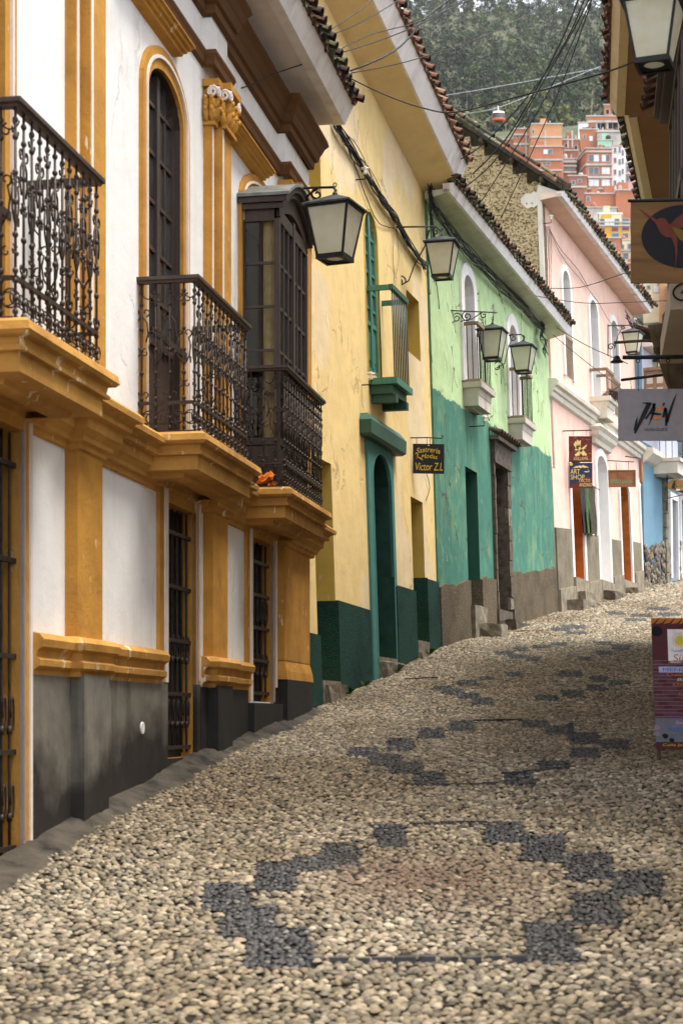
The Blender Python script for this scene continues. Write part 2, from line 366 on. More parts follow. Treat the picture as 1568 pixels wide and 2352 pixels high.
M['paint_grey'] = flat('paint_grey', (.27, .255, .28), .5); M['paint_green'] = flat('paint_green', (.10, .40, .20)); M['paint_white'] = flat('paint_white', (.78, .77, .78))
M['paint_navy'] = flat('paint_navy', (.004, .0045, .008), .7); M['paint_yellow'] = flat('paint_yellow', (.62, .55, .06)); M['paint_lilac'] = flat('paint_lilac', (.42, .40, .66))
M['paint_brightblue'] = flat('paint_brightblue', (.012, .12, .46)); M['paint_purple'] = flat('paint_purple', (.20, .035, .20)); M['paint_lime'] = flat('paint_lime', (.60, .62, .20))
M['paint_pink'] = flat('paint_pink', (.55, .30, .50)); M['paint_rust'] = flat('paint_rust', (.46, .15, .02)); M['maroon'] = flat('maroon', (.08, .013, .02), .45)
M['brickprint'] = flat('brickprint', (.10, .035, .05), .5); M['mortar'] = flat('mortar', (.24, .19, .25), .5); M['stoneprint'] = flat('stoneprint', (.14, .15, .19), .5)
M['hummer_red'] = flat('hummer_red', (.11, .018, .006)); M['hummer_gold'] = flat('hummer_gold', (.12, .07, .008))
M['plywood'] = wood('plywood', (.075, .032, .008), (.22, .115, .034), .85, .35, 'X', .2)
M['sign_wood'] = wood('sign_wood', (.22, .075, .018), (.34, .13, .035), .6, .6, 'X', .2)
M['petal'] = plain('petal', (.62, .17, .015), .6, .3, 20, 0)

# ------------------------------------------------------------------ frames of the facades
FA = Frame(-4.6 + .1827 * 10, 10, .1827)
FB = Frame(-.533, 22.26, .2863, .033, .6)
FC = Frame(1.74, 30.2, .33, .03, 1.4)
FD = Frame(5.11, 40.4, .389, .04, 2.6)
FE = Frame(8.9, 50.2, .45, .012, 3.9)
FR = Frame(5.2 - .148 * 26, 0, .148, 0, 0, -1)          # right-hand side of the street
def uY(F, Y): return (Y - F.o[1]) / F.t[1]

# ------------------------------------------------------------------ street
PATCH = []                                               # dark slate patches: ground rectangles
def patch_px(x0, y0, x1, y1):
    a = ground_pt((x0 + x1) / 2, y1); b = ground_pt((x0 + x1) / 2, y0); c = ground_pt(x0, (y0 + y1) / 2); d = ground_pt(x1, (y0 + y1) / 2)
    e = (b[1] - a[1]) * .05; PATCH.append((a[1] - e, b[1] + e, a[0], b[0], (d[0] - c[0]) * 1.10))
def pz(l, ox=784, oy=1380, k=.5):
    for x0, x1, y0, y1 in l: patch_px(ox + x0 * k, oy + y0 * k, ox + x1 * k, oy + y1 * k)
pz([(150, 290, 1030, 1120), (665, 830, 1015, 1115), (835, 1020, 1080, 1195), (1035, 1235, 1160, 1280), (1245, 1470, 1245, 1355), (1065, 1285, 1345, 1485), (850, 1075, 1475, 1645),
    (-90, 80, 1110, 1205), (-385, -215, 1200, 1325), (-635, -425, 1300, 1415), (-545, -310, 1400, 1540), (-430, -150, 1515, 1680),
    (-215, -60, 1165, 1235), (-215, -60, 1165, 1235)])
pz([(495, 605, 550, 595), (830, 945, 545, 580), (935, 1055, 570, 610), (1055, 1180, 600, 655), (1195, 1315, 635, 675), (1055, 1180, 675, 720), (910, 1040, 735, 775), (750, 880, 790, 840),
    (355, 470, 590, 630), (210, 325, 630, 680), (35, 165, 670, 710), (130, 275, 700, 755), (215, 370, 740, 790), (330, 470, 785, 845)])
pz([(755, 830, 325, 345), (640, 700, 345, 365), (530, 620, 365, 390), (420, 500, 390, 410), (465, 560, 405, 430), (540, 630, 425, 450), (600, 690, 445, 475), (1000, 1100, 320, 345),
    (1140, 1215, 345, 370), (1230, 1320, 365, 385), (1125, 1215, 385, 410), (1010, 1110, 410, 440), (890, 995, 435, 460)])
pz([(960, 1040, 124, 140), (1010, 1110, 110, 128), (1030, 1120, 140, 155), (880, 950, 203, 218), (795, 860, 215, 232), (700, 790, 232, 248), (770, 850, 248, 264), (850, 915, 258, 278),
    (1165, 1240, 185, 202), (1240, 1320, 203, 222), (1165, 1240, 230, 246), (1085, 1145, 255, 272), (960, 1030, 190, 204), (1300, 1400, 80, 95), (1220, 1300, 50, 64), (1330, 1420, 60, 74), (1400, 1500, 30, 45), (1450, 1550, 55, 70)])
PA = np.array(PATCH)
def in_patch(X, Y):
    r = np.zeros(len(X), bool)
    for y0, y1, xa, xb, w_ in PATCH:
        c = xa + (xb - xa) * (Y - y0) / (y1 - y0)
        r |= (Y > y0) & (Y < y1) & (np.abs(X - c) < w_ / 2)
    return r
def left_edge(Y):
    return np.interp(Y, [0, 22.26, 22.3, 30.2, 40.4, 50.2, 54.8, 80], [-4.6, -.533, -.5, 1.74, 5.11, 8.9, 10.97, 22.5])
def right_edge(Y): return np.interp(Y, [0, 19, 26, 40, 54.8, 80], [4.7, 4.7, 5.2, 9.6, 16.0, 29])
# base sheet
ys = np.concatenate([np.arange(-12, 60, .5), np.arange(60, 161, 5)]); vs = []; fs = []
for i, y in enumerate(ys):
    l, r = float(left_edge(max(y, 0))) - 1.2, float(right_edge(max(y, 0))) + 1.2
    for k in range(9): vs.append((l + (r - l) * k / 8, y, float(gz(y)) - .02))
for i in range(len(ys) - 1):
    for k in range(8): fs.append((i * 9 + k, i * 9 + k + 1, (i + 1) * 9 + k + 1, (i + 1) * 9 + k))
mb = MB(); mb.add(vs, fs); street = mb.build('street', M['sand'], None, True); street['kind'] = 'structure'
g_ = MB(); S_ = 2500
g_.add([(-S_, -300, -3.2), (S_, -300, -3.2), (S_, 10, -3.2), (-S_, 10, -3.2), (-S_, 160, 12), (S_, 160, 12)], [(0, 1, 2, 3), (3, 2, 5, 4)])
gr = g_.build('ground', M['sand']); gr['kind'] = 'structure'
# river pebbles and slate splints, set on edge in sand
m_, t_, b_ = nodes('pebble'); at_ = N(t_, 'ShaderNodeAttribute', attribute_name='tint'); co_ = N(t_, 'ShaderNodeTexCoord').outputs['Object']
nv = ramp(t_, noise(t_, co_, 42, 4, .6), [(.3, (.72, .70, .68)), (.7, (1.12, 1.1, 1.06))])
cc_ = mix(t_, 1.0, at_.outputs['Color'], nv, 'MULTIPLY')
stn = ramp(t_, noise(t_, co_, .35, 4, .6), [(.38, (.62, .56, .47)), (.62, (1, 1, 1))])
cc_ = mix(t_, 1.0, cc_, stn, 'MULTIPLY')
t_.links.new(cc_, b_.inputs['Base Color']); b_.inputs['Roughness'].default_value = .62; b_.inputs['Specular IOR Level'].default_value = .35
bump(t_, b_, noise(t_, co_, 90, 3, .6), .25, .003)
M['pebble'] = m_
def stone_field():
    out = []
    y = 7.2
    row = 0
    while y < 60:
        sp = .0435 if y < 26 else .0435 + (y - 26) * .0024
        l, r = float(left_edge(y)) + .05, min(float(right_edge(y)), (1640 - CX) / FPX * y + .3)
        l = max(l, (-70 - CX) / FPX * y - .3)
        n = max(0, int((r - l) / sp))
        n = int(n * .76)
        x = l + (np.arange(n) + .5 * (row % 2)) * sp * 1.316
        out.append(np.stack([x, np.full(n, y), np.full(n, sp), np.zeros(n)], 1))
        y += sp * 1.04; row += 1
    p = np.concatenate(out)
    p[:, 0] += rng.normal(0, .26, len(p)) * p[:, 2]; p[:, 1] += rng.normal(0, .24, len(p)) * p[:, 2]
    # the dark figures are mosaics of smaller slate chips: clear the pebbles there and set chips instead
    p = p[~in_patch(p[:, 0], p[:, 1])]; ch = []
    for y0, y1, xa, xb, w_ in PATCH:
        sp = .038 if y0 < 22 else .05; nx, ny = max(2, int(w_ / sp)), max(2, int((y1 - y0) / (sp * 1.05)))
        for a in range(nx):
            for b in range(ny):
                yy = y0 + (y1 - y0) * (b + .5 + .5 * (a % 2) * .6) / ny
                ch.append((xa + (xb - xa) * (yy - y0) / (y1 - y0) + w_ * ((a + .5) / nx - .5), yy, sp, 1))
    ch = np.array(ch); ch[:, 0] += rng.normal(0, .3, len(ch)) * ch[:, 2]; ch[:, 1] += rng.normal(0, .3, len(ch)) * ch[:, 2]
    return np.concatenate([p, ch])
SP = stone_field(); ns_ = len(SP)
dark = SP[:, 3] > .5
pal = np.array([(.37, .32, .235), (.43, .38, .29), (.29, .25, .185), (.34, .285, .20), (.40, .34, .27), (.27, .245, .20), (.48, .43, .35), (.34, .27, .21), (.23, .195, .14), (.19, .165, .125)])
dpal = np.array([(.040, .041, .046), (.062, .063, .068), (.026, .027, .030), (.10, .10, .103), (.17, .158, .14)])
tint = pal[rng.choice(len(pal), ns_)] * rng.uniform(.34, 1.20, (ns_, 1)) * np.array((.90, .875, .82))
tint[dark] = dpal[rng.choice(len(dpal), dark.sum(), p=[.32, .28, .26, .10, .04])] * rng.uniform(.8, 1.15, (dark.sum(), 1))
# reddish stones inside the near lozenge
rc = ground_pt(980, 2020); rd = np.exp(-(((SP[:, 0] - rc[0]) / .75) ** 2 + ((SP[:, 1] - rc[1]) / .9) ** 2) * 1.2) * (rng.uniform(0, 1, ns_) < .8) * ~dark
tint = tint * (1 - rd[:, None]) + np.array((.17, .11, .08)) * rd[:, None]
def stone_verts(seg, rings):
    v = []; f = []
    for i in range(rings):
        a = i / rings * math.pi / 2
        for k in range(seg): v.append((math.cos(a) * math.cos(2 * math.pi * k / seg), math.cos(a) * math.sin(2 * math.pi * k / seg), math.sin(a)))
    v.append((0, 0, 1)); n = len(v) - 1
    for i in range(rings - 1):
        for k in range(seg): f.append((i * seg + k, i * seg + (k + 1) % seg, (i + 1) * seg + (k + 1) % seg, (i + 1) * seg + k))
    return np.array(v), f, [((rings - 1) * seg + k, (rings - 1) * seg + (k + 1) % seg, n) for k in range(seg)]
def stones_mesh(name, idx, seg, rings, parent):
    base, q, tr = stone_verts(seg, rings); nb = len(base); n = len(idx); p = SP[idx]
    ang = .55 * np.sin(p[:, 0] * 1.9 + p[:, 1] * .7) * np.sin(p[:, 1] * 1.1 - p[:, 0] * .6) + rng.normal(0, .28, n); k_ = rng.lognormal(0, .16, n); sx = p[:, 2] * rng.uniform(.48, .76, n) * k_; sy = p[:, 2] * rng.uniform(.38, .56, n) * k_; sz = p[:, 2] * rng.uniform(.26, .46, n)
    dk = dark[idx]; ang[dk] = rng.normal(0, .25, dk.sum()) + (rng.uniform(0, 1, dk.sum()) < .3) * 1.57; ang[dk] = rng.uniform(-1.6, 1.6, dk.sum()); sz[dk] *= .7; sx[dk] *= .82; sy[dk] *= 1.12
    jit = 1 + rng.normal(0, .08, (n, nb, 1)); V = base[None] * jit
    V = V * np.stack([sx, sy, sz], 1)[:, None, :]
    tx, ty = rng.normal(0, .12, n), rng.normal(.0, .12, n)
    V[:, :, 2] += V[:, :, 0] * tx[:, None] + V[:, :, 1] * ty[:, None]
    c, s = np.cos(ang)[:, None], np.sin(ang)[:, None]
    X = V[:, :, 0] * c - V[:, :, 1] * s; Y = V[:, :, 0] * s + V[:, :, 1] * c
    slope = (gz(p[:, 1] + .2) - gz(p[:, 1] - .2)) / .4
    Z = V[:, :, 2] + gz(p[:, 1])[:, None] - .014 + Y * slope[:, None] + rng.normal(0, .004, n)[:, None]
    # slow undulation of the laid surface
    Z += (.006 * np.sin(p[:, 0] * 2.1 + p[:, 1] * .9) + .004 * np.sin(p[:, 0] * 4.3 - p[:, 1] * 2.3))[:, None]
    P = np.stack([X + p[:, 0][:, None], Y + p[:, 1][:, None], Z], 2).reshape(-1, 3)
    off = (np.arange(n) * nb)[:, None, None]
    F4 = (np.array(q)[None] + off).reshape(-1, 4) if q else np.zeros((0, 4), int); F3 = (np.array(tr)[None] + off).reshape(-1, 3)
    me = bpy.data.meshes.new(name); me.vertices.add(len(P)); me.vertices.foreach_set('co', P.astype(np.float32).ravel())
    nl = F4.size + F3.size; me.loops.add(nl); me.loops.foreach_set('vertex_index', np.concatenate([F4.ravel(), F3.ravel()]).astype(np.int32))
    npoly = len(F4) + len(F3); me.polygons.add(npoly)
    st = np.concatenate([np.arange(len(F4)) * 4, F4.size + np.arange(len(F3)) * 3]).astype(np.int32)
    me.polygons.foreach_set('loop_start', st); me.polygons.foreach_set('use_smooth', np.ones(npoly, bool))
    me.update(calc_edges=True)
    ca = me.color_attributes.new('tint', 'FLOAT_COLOR', 'POINT')
    tt = np.repeat(tint[idx], nb, 0); ca.data.foreach_set('color', np.concatenate([tt, np.ones((len(tt), 1))], 1).astype(np.float32).ravel())
    me.materials.append(M['pebble'])
    o = bpy.data.objects.new(name, me); COL.objects.link(o); o.parent = parent
    return o
px_x = SP[:, 0] / SP[:, 1] * FPX + CX; px_y = HZ - gz(SP[:, 1]) / SP[:, 1] * FPX
vis = (px_x > 15) & (px_x < 1550) & (px_y < 2335)
order = np.argsort(np.where(vis, SP[:, 1], 1e9)); big300 = order[:300]; rest = np.setdiff1d(np.arange(ns_), big300)
for i in big300: stones_mesh('cobblestone', np.array([i]), 10, 3, street)
near = rest[SP[rest, 1] < 16]; mid_ = rest[(SP[rest, 1] >= 16) & (SP[rest, 1] < 30)]; far_ = rest[SP[rest, 1] >= 30]
for nm, ix, sg, rg in (('cobblestones_foreground', near, 8, 3), ('cobblestones_middle', mid_, 7, 2), ('cobblestones_distance', far_, 5, 2)):
    stones_mesh(nm, ix, sg, rg, street)['kind'] = 'stuff'
# long slate slips (dark lines in the paving)
def slip(x0, y0, x1, y1, w_=.05):
    a, b = ground_pt(x0, y0), ground_pt(x1, y1); L = math.hypot(b[0] - a[0], b[1] - a[1]); k = max(2, int(L / .12)); mb = MB()
    for i in range(k):
        p = [a[j] + (b[j] - a[j]) * (i + .5) / k for j in (0, 1)]
        mb.box((p[0], p[1], float(gz(p[1])) - .012 + random.uniform(-.004, .006)), (L / k * random.uniform(.7, .96), w_ * random.uniform(.6, 1.25), .05), Matrix.Rotation(math.atan2(b[1] - a[1], b[0] - a[0]) + random.uniform(-.12, .12), 3, 'Z'))
    mb.build('slate_strip', MATS['slate'], street)['kind'] = 'stuff'
plain('slate', (.05, .048, .052), .6, .4, 12, .5, .006)
slip(700, 2206, 1209, 2200, .085); slip(935, 1894, 1116, 1888, .08); slip(1085, 1656, 1200, 1653, .06); slip(1010, 1803, 1140, 1800, .07); slip(930, 1560, 1005, 1557, .08); slip(1185, 1451, 1260, 1448, .1)
slip(1150, 1778, 1320, 1762, .05); slip(1310, 1660, 1311, 1700, .05)

# ------------------------------------------------------------------ building helpers
def wall(F, name, u0, u1, zb, zt, ops, parent, mat, depth=.3, step=1.2):
    fb = zb if callable(zb) else (lambda u: zb); ft = zt if callable(zt) else (lambda u: zt)
    us = {u0, u1}
    for k in range(1, int((u1 - u0) / step) + 1): us.add(u0 + k * (u1 - u0) / (int((u1 - u0) / step) + 1))
    for o in ops:
        if o.get('rise'):
            for k in range(13): us.add(o['u0'] + (o['u1'] - o['u0']) * k / 12)
        else: us |= {o['u0'], o['u1']}
    us = sorted(u for u in us if u0 - 1e-6 <= u <= u1 + 1e-6)
    us = [u for i, u in enumerate(us) if i == 0 or u - us[i - 1] > 1e-4]
    def top(o, u):
        r = o.get('rise', 0)
        if not r: return o['z1']
        c = (o['u0'] + o['u1']) / 2; h = (o['u1'] - o['u0']) / 2; k = max(0, 1 - ((u - c) / h) ** 2)
        return o['z1'] - r + r * math.sqrt(k)
    mb = MB()
    for a, b in zip(us[:-1], us[1:]):
        m = (a + b) / 2; cov = sorted([o for o in ops if o['u0'] < m < o['u1']], key=lambda o: o['z0'])
        lo = (fb(a), fb(b))
        for o in cov + [None]:
            hi = (o['z0'], o['z0']) if o else (ft(a), ft(b))
            if hi[0] > lo[0] + 1e-4 or hi[1] > lo[1] + 1e-4:
                nz = max(1, int((max(hi) - min(lo)) / 1.5))
                for k in range(nz):
                    z = [lo[0] + (hi[0] - lo[0]) * k / nz, lo[1] + (hi[1] - lo[1]) * k / nz, lo[1] + (hi[1] - lo[1]) * (k + 1) / nz, lo[0] + (hi[0] - lo[0]) * (k + 1) / nz]
                    mb.add([F.P(a, 0, z[0]), F.P(b, 0, z[1]), F.P(b, 0, z[2]), F.P(a, 0, z[3])], [(0, 1, 2, 3)], [(a, z[0]), (b, z[1]), (b, z[2]), (a, z[3])])
            if o: lo = (top(o, a), top(o, b))
    # back and the two ends close the wall
    mb.add([F.P(u0, -depth - .25, fb(u0)), F.P(u1, -depth - .25, fb(u1)), F.P(u1, -depth - .25, ft(u1)), F.P(u0, -depth - .25, ft(u0)), F.P(u0, 0, fb(u0)), F.P(u0, 0, ft(u0)), F.P(u1, 0, fb(u1)), F.P(u1, 0, ft(u1))],
           [(3, 2, 1, 0), (0, 4, 5, 3), (6, 1, 2, 7), (3, 5, 7, 2)], [(u0, 0)] * 8)
    w_ = mb.build(name, mat, parent)
    for o in ops:
        r = MB(); d = o.get('depth', depth); n = 12 if o.get('rise') else 1
        tp = [(o['u0'] + (o['u1'] - o['u0']) * k / n) for k in range(n + 1)]
        ring = [(o['u0'], o['z0'])] + [(u, top(o, u)) for u in tp] + [(o['u1'], o['z0'])]
        q = len(ring); sp = o.get('splay', 0)
        inn = [(u + (sp if u < (o['u0'] + o['u1']) / 2 else -sp) * 0, z) for u, z in ring]
        r.add([F.P(u, -.001, z) for u, z in ring] + [F.P(u, -d, z) for u, z in inn], [(i, (i + 1) % q, q + (i + 1) % q, q + i) for i in range(q)], [(u, z) for u, z in ring] + [(u + d, z) for u, z in ring])
        r.build('reveal', o.get('rmat', mat), parent)
        if o.get('back'):
            b = MB(); b.add([F.P(u, -d, z) for u, z in inn], [tuple(range(q))], inn); b.build('door_leaf' if o.get('door') else 'opening_back', o['back'], parent)  # a void back is a black sheet, the dark interior put into colour
    return w_
def band(F, u0, u1, z0, z1, n, parent, mat, name='moulding'):
    return MB().fbox(F, u0, u1, 0, n, z0, z1).build(name, mat, parent)
def arch_surround(F, u0, u1, z0, z1, rise, wd, n, parent, mat, name='surround', n0=0.0, top_extra=0.0):
    """band round an arched opening"""
    c = (u0 + u1) / 2; h = (u1 - u0) / 2; K = 16
    def line(e):
        pts = [(u0 - e, z0)]
        for k in range(K + 1):
            a = math.pi - math.pi * k / K
            pts.append((c + (h + e) * math.cos(a), z1 - rise + (rise + e + (top_extra if e else 0)) * math.sin(a)))
        return pts + [(u1 + e, z0)]
    a, b = line(0), line(wd); q = len(a); mb = MB()
    vs = [F.P(u, n, z) for u, z in a] + [F.P(u, n, z) for u, z in b] + [F.P(u, n0 - .001, z) for u, z in a] + [F.P(u, n0 - .001, z) for u, z in b]
    fs = []
    for i in range(q - 1): fs += [(i, i + 1, q + i + 1, q + i), (q + i, q + i + 1, 3 * q + i + 1, 3 * q + i), (i + 1, i, 2 * q + i, 2 * q + i + 1)]
    mb.add(vs, fs, [(u, z) for u, z in a + b + a + b]); return mb.build(name, mat, parent)
def rect_surround(F, u0, u1, z0, z1, wl, wr, wt, n, parent, mat, name='surround'):
    mb = MB(); mb.fbox(F, u0 - wl, u0, 0, n, z0, z1 + wt); mb.fbox(F, u1, u1 + wr, 0, n, z0, z1 + wt); mb.fbox(F, u0, u1, 0, n, z1, z1 + wt)
    return mb.build(name, mat, parent)
def leaf_window(F, u0, u1, z0, z1, n, cols, rows, parent, fm, pm, rise=0, st=.06, panel=0.0, name='casement'):
    """joinery: stiles, mullions, transoms and one pane object for each light; panel = height of solid bottom panel"""
    w_ = MB(); zb = z0 + panel; ins = 0.0
    w_.fbox(F, u0, u0 + st, n - .05, n, z0, z1 - rise * .55); w_.fbox(F, u1 - st, u1, n - .05, n, z0, z1 - rise * .55)
    w_.fbox(F, u0 + st, u1 - st, n - .05, n, z0, z0 + st * 1.4)
    if panel:
        w_.fbox(F, u0 + st, u1 - st, n - .045, n - .02, z0 + st * 1.4, zb); w_.fbox(F, u0 + st, u1 - st, n - .05, n + .006, zb, zb + st)
        m0 = (u0 + u1) / 2
        for a, b in ((u0 + st * 2, m0 - st), (m0 + st, u1 - st * 2)): w_.fbox(F, a, b, n - .02, n - .004, z0 + st * 3, zb - st * 1.5)
    for k in range(1, cols):
        c = u0 + (u1 - u0) * k / cols; mid = (k * 2 == cols)
        w_.fbox(F, c - (st * .8 if mid else st * .3), c + (st * .8 if mid else st * .3), n - .05, n + (.014 if mid else -.008), z0 + st * 1.4, z1 - (0.02 if rise else 0))
    zs = [zb + (z1 - rise - zb) * k / rows for k in range(1, rows + (1 if rise else 0))]
    for z in zs: w_.fbox(F, u0 + st, u1 - st, n - .045, n - .004, z - st * .3, z + st * .3)
    if not rise: w_.fbox(F, u0 + st, u1 - st, n - .05, n, z1 - st, z1)
    o = w_.build(name, fm, parent)
    rz = [zb] + zs + ([z1] if rise else [z1 - st])
    for i in range(cols):
        for j in range(len(rz) - 1):
            a, b = u0 + (u1 - u0) * i / cols, u0 + (u1 - u0) * (i + 1) / cols
            MB().fbox(F, a + st * .3, b - st * .3, n - .034, n - .026, rz[j] + .01, rz[j + 1] - .01).build('pane', pm, o)
    return o
# half-barrel clay tiles
def tile_mesh(name, up, mat, L=.40, r0=.080, r1=.066, th=.013):
    K = 8; mb = MB(); vs = []
    for j, (y, r) in enumerate(((0, r0), (-L, r1))):
        for rr in (r, r - th):
            for k in range(K + 1):
                a = math.pi * k / K; vs.append((math.cos(a) * rr, y, (math.sin(a) * rr) * (1 if up else -1)))
    q = K + 1; fs = []
    for k in range(K): fs += [(k, k + 1, 2 * q + k + 1, 2 * q + k), (q + k + 1, q + k, 3 * q + k, 3 * q + k + 1), (k + 1, k, q + k, q + k + 1), (2 * q + k, 2 * q + k + 1, 3 * q + k + 1, 3 * q + k)]
    fs += [(0, q, 3 * q, 2 * q), (q - 1, 3 * q - 1, 4 * q - 1, 2 * q - 1)]
    mb.add(vs, fs); return mesh_of(mb, name, mat)
TILES = {}
def tile(kind, up):
    k = (kind, up)
    if k not in TILES: TILES[k] = tile_mesh('tile', up, M[kind])
    return TILES[k]
def eave(F, u0, u1, n_edge, zf, parent, soff, fasc, kinds, n_wall=0.0, fh=.2, pitch=24, back=5.0, tu0=None, tu1=None, sp=.26, drop=0.0, rmat=None, th=.05):
    """boxed eave (soffit, fascia), roof slab and a row of clay tiles along its edge; zf(u) = height of the soffit's outer edge"""
    f = zf if callable(zf) else (lambda u: zf)
    mb = MB(); K = 6; us = [u0 + (u1 - u0) * k / K for k in range(K + 1)]
    vs = []; 
    for u in us: vs += [F.P(u, n_wall, f(u) + drop), F.P(u, n_edge, f(u)), F.P(u, n_edge, f(u) + th), F.P(u, n_wall, f(u) + drop + th + .1)]
    fs = [(i * 4 + k, i * 4 + (k + 1) % 4, (i + 1) * 4 + (k + 1) % 4, (i + 1) * 4 + k) for i in range(K) for k in range(4)] + [(0, 1, 2, 3), tuple(K * 4 + k for k in (3, 2, 1, 0))]
    mb.add(vs, fs, [(p[0], p[2]) for p in vs]); mb.build('soffit', soff, parent)
    fm = MB()
    fs_ = .55 * fh                                # the plastered fascia leans out towards the tiles
    for a, b in zip(us[:-1], us[1:]):
        q = []
        for u in (a, b): q += [F.P(u, n_edge + .006, f(u) - .012), F.P(u, n_edge + fs_, f(u) + fh), F.P(u, n_edge - .12, f(u) + fh), F.P(u, n_edge - .12, f(u) - .012)]
        fm.add(q, [(0, 4, 5, 1), (1, 5, 6, 2), (2, 6, 7, 3), (3, 7, 4, 0), (0, 1, 2, 3), (7, 6, 5, 4)], [(p[0], p[2]) for p in q])
    fm.build('fascia', fasc, parent)
    tp = math.tan(R(pitch)); rm = MB()
    ne = n_edge + .55 * fh + .02
    vs = []
    for u in (u0, u1): vs += [F.P(u, ne, f(u) + fh), F.P(u, -back, f(u) + fh + (ne + back) * tp), F.P(u, -back, f(u) + fh + .09 + (ne + back) * tp), F.P(u, ne, f(u) + fh + .09)]
    rm.add(vs, [(0, 1, 5, 4), (1, 2, 6, 5), (2, 3, 7, 6), (3, 0, 4, 7), (0, 3, 2, 1), (4, 5, 6, 7)]); roof = rm.build('roof', rmat or M['tile_a'], parent)
    a, b = (u0 if tu0 is None else tu0), (u1 if tu1 is None else tu1); n = int((b - a) / sp)
    T, Nn = F.T(), F.N(); cp, sn = math.cos(R(pitch)), math.sin(R(pitch))
    for k in range(n + 1):
        u = a + (b - a) * k / n
        for up in (True, False):
            uu = u + (0 if up else (b - a) / n / 2)
            if uu > b + .01: continue
            kd = random.choice(kinds); jt = random.uniform(-.05, .05)
            pt = pitch + random.uniform(-5, 4); c_, s_ = math.cos(R(pt)), math.sin(R(pt)); yaw = random.uniform(-.06, .06)
            Y = (Nn * c_ - Vector((0, 0, s_)) + T * yaw).normalized(); X = (T - Y * T.dot(Y)).normalized(); Z = X.cross(Y)
            if Z.z < 0: X = -X; Z = X.cross(Y)
            M3 = Matrix((X, Y, Z)).transposed()
            ne2 = n_edge + .55 * fh + .10 + jt * .6 + (0 if up else -.03)
            pos = F.P(uu, ne2, f(uu) + fh + (.085 if up else .075) - .10 * tp * .6 + random.uniform(-.010, .010))
            inst('tile', tile(kd, up), roof, pos, M3)
            if up and random.random() < .9:
                inst('tile', tile(random.choice(kinds), True), roof, F.P(uu, ne2 - .3, f(uu) + fh + .125 + .1 * tp), M3)
    return roof

# ------------------------------------------------------------------ white and ochre colonial house (nearest on the left)
def Ya(Y): return uY(FA, Y)
HA = thing('colonial_house', 'white two-storey house with ochre pilasters, iron balconies and dark grey base, nearest on the left', 'house', FA.P(Ya(12), 0, float(gz(12))))
A0, A1 = Ya(7.5), Ya(22.26)
def wx(F, x, y=1400): return F.at(x, y)[0]
w1 = dict(u0=wx(FA, -70), u1=wx(FA, 45), z0=-1.02, z1=2.10, depth=.13, rmat=M['a_ochre'])
w2 = dict(u0=wx(FA, 376), u1=wx(FA, 443), z0=-.36, z1=2.06, depth=.12, rmat=M['a_ochre'])
w3 = dict(u0=wx(FA, 572), u1=wx(FA, 622), z0=.22, z1=2.10, depth=.12, rmat=M['a_ochre'])
d0 = dict(u0=Ya(10.3), u1=wx(FA, 2), z0=2.5, z1=6.05, rise=.3, depth=.25, rmat=M['a_ochre'])
d1 = dict(u0=wx(FA, 334), u1=wx(FA, 414), z0=2.5, z1=6.06, rise=.32, depth=.25, rmat=M['wood_dark'])
d2 = dict(u0=wx(FA, 556), u1=wx(FA, 640), z0=2.5, z1=6.10, rise=.32, depth=.1, rmat=M['wood_dark'])
wall(FA, 'wall', A0, A1, -2.6, 7.5, [w1, w2, w3, d0, d1, d2], HA, M['a_white'])
MB().fbox(FA, A0, A1, -6.5, -.56, -2.6, 7.5).build('house_block', M['a_white'], HA)
# ground-floor windows: frames, black sheets painted as the dark rooms and iron grilles
for k, w_ in enumerate((w1, w2, w3)):
    a, b, z0, z1 = w_['u0'], w_['u1'], w_['z0'], w_['z1']
    rect_surround(FA, a, b, z0 if k != 1 else .36, z1, .24 if k else .2, .10, .16, .035, HA, M['a_ochre'])
    rect_surround(FA, a + .0, b, z0 if k != 1 else .36, z1 + .16, .10, .0, .035, .05, HA, M['a_stripe'], 'stripe')
    MB().fbox(FA, b + .10, b + .145, 0, .05, z0 if k == 0 else .40, z1 + .16).build('stripe', M['a_stripe'], HA)
    dp = w_['depth']
    MB().fbox(FA, a, b, -dp - .02, -dp, z0, z1).build('opening_back', M['void'], HA)
    gp = bpy.data.objects.new('grille', None); COL.objects.link(gp); gp.parent = HA; gp['label'] = 'wrought-iron window grille of upright bars'
    nb = 6 if k != 2 else 5
    for i in range(nb):
        u = a + (b - a) * (i + .5) / nb
        g = MB(); n_ = -dp * .35; pts = [FA.P(u, n_, z) for z in np.linspace(z0 + .05, z1 - .02, 8)]
        g.tube(pts, .012, 6); g.build('bar', M['iron'], gp, True)
        for zc in (z0 + .32, z0 + .95):
            g = MB(); g.tube([FA.P(u, n_, zc - .03), FA.P(u, n_, zc + .03)], .022, 6)
            th = [(.05 * math.cos(x), .12 * math.sin(x)) for x in np.linspace(-1.4, 3.4, 12)]
            g.tube([FA.P(u + .02 + p[0] * .6, n_ + .015, zc + .12 + p[1]) for p in th], .008, 5); g.build('scroll', M['iron'], gp, True)
    for z in np.linspace(z0 + .10, z1 - .25, 5):
        MB().fbox(FA, a, b, -dp * .35 - .012, -dp * .35 + .024, z - .018, z + .018).build('crossbar', M['iron'], gp)
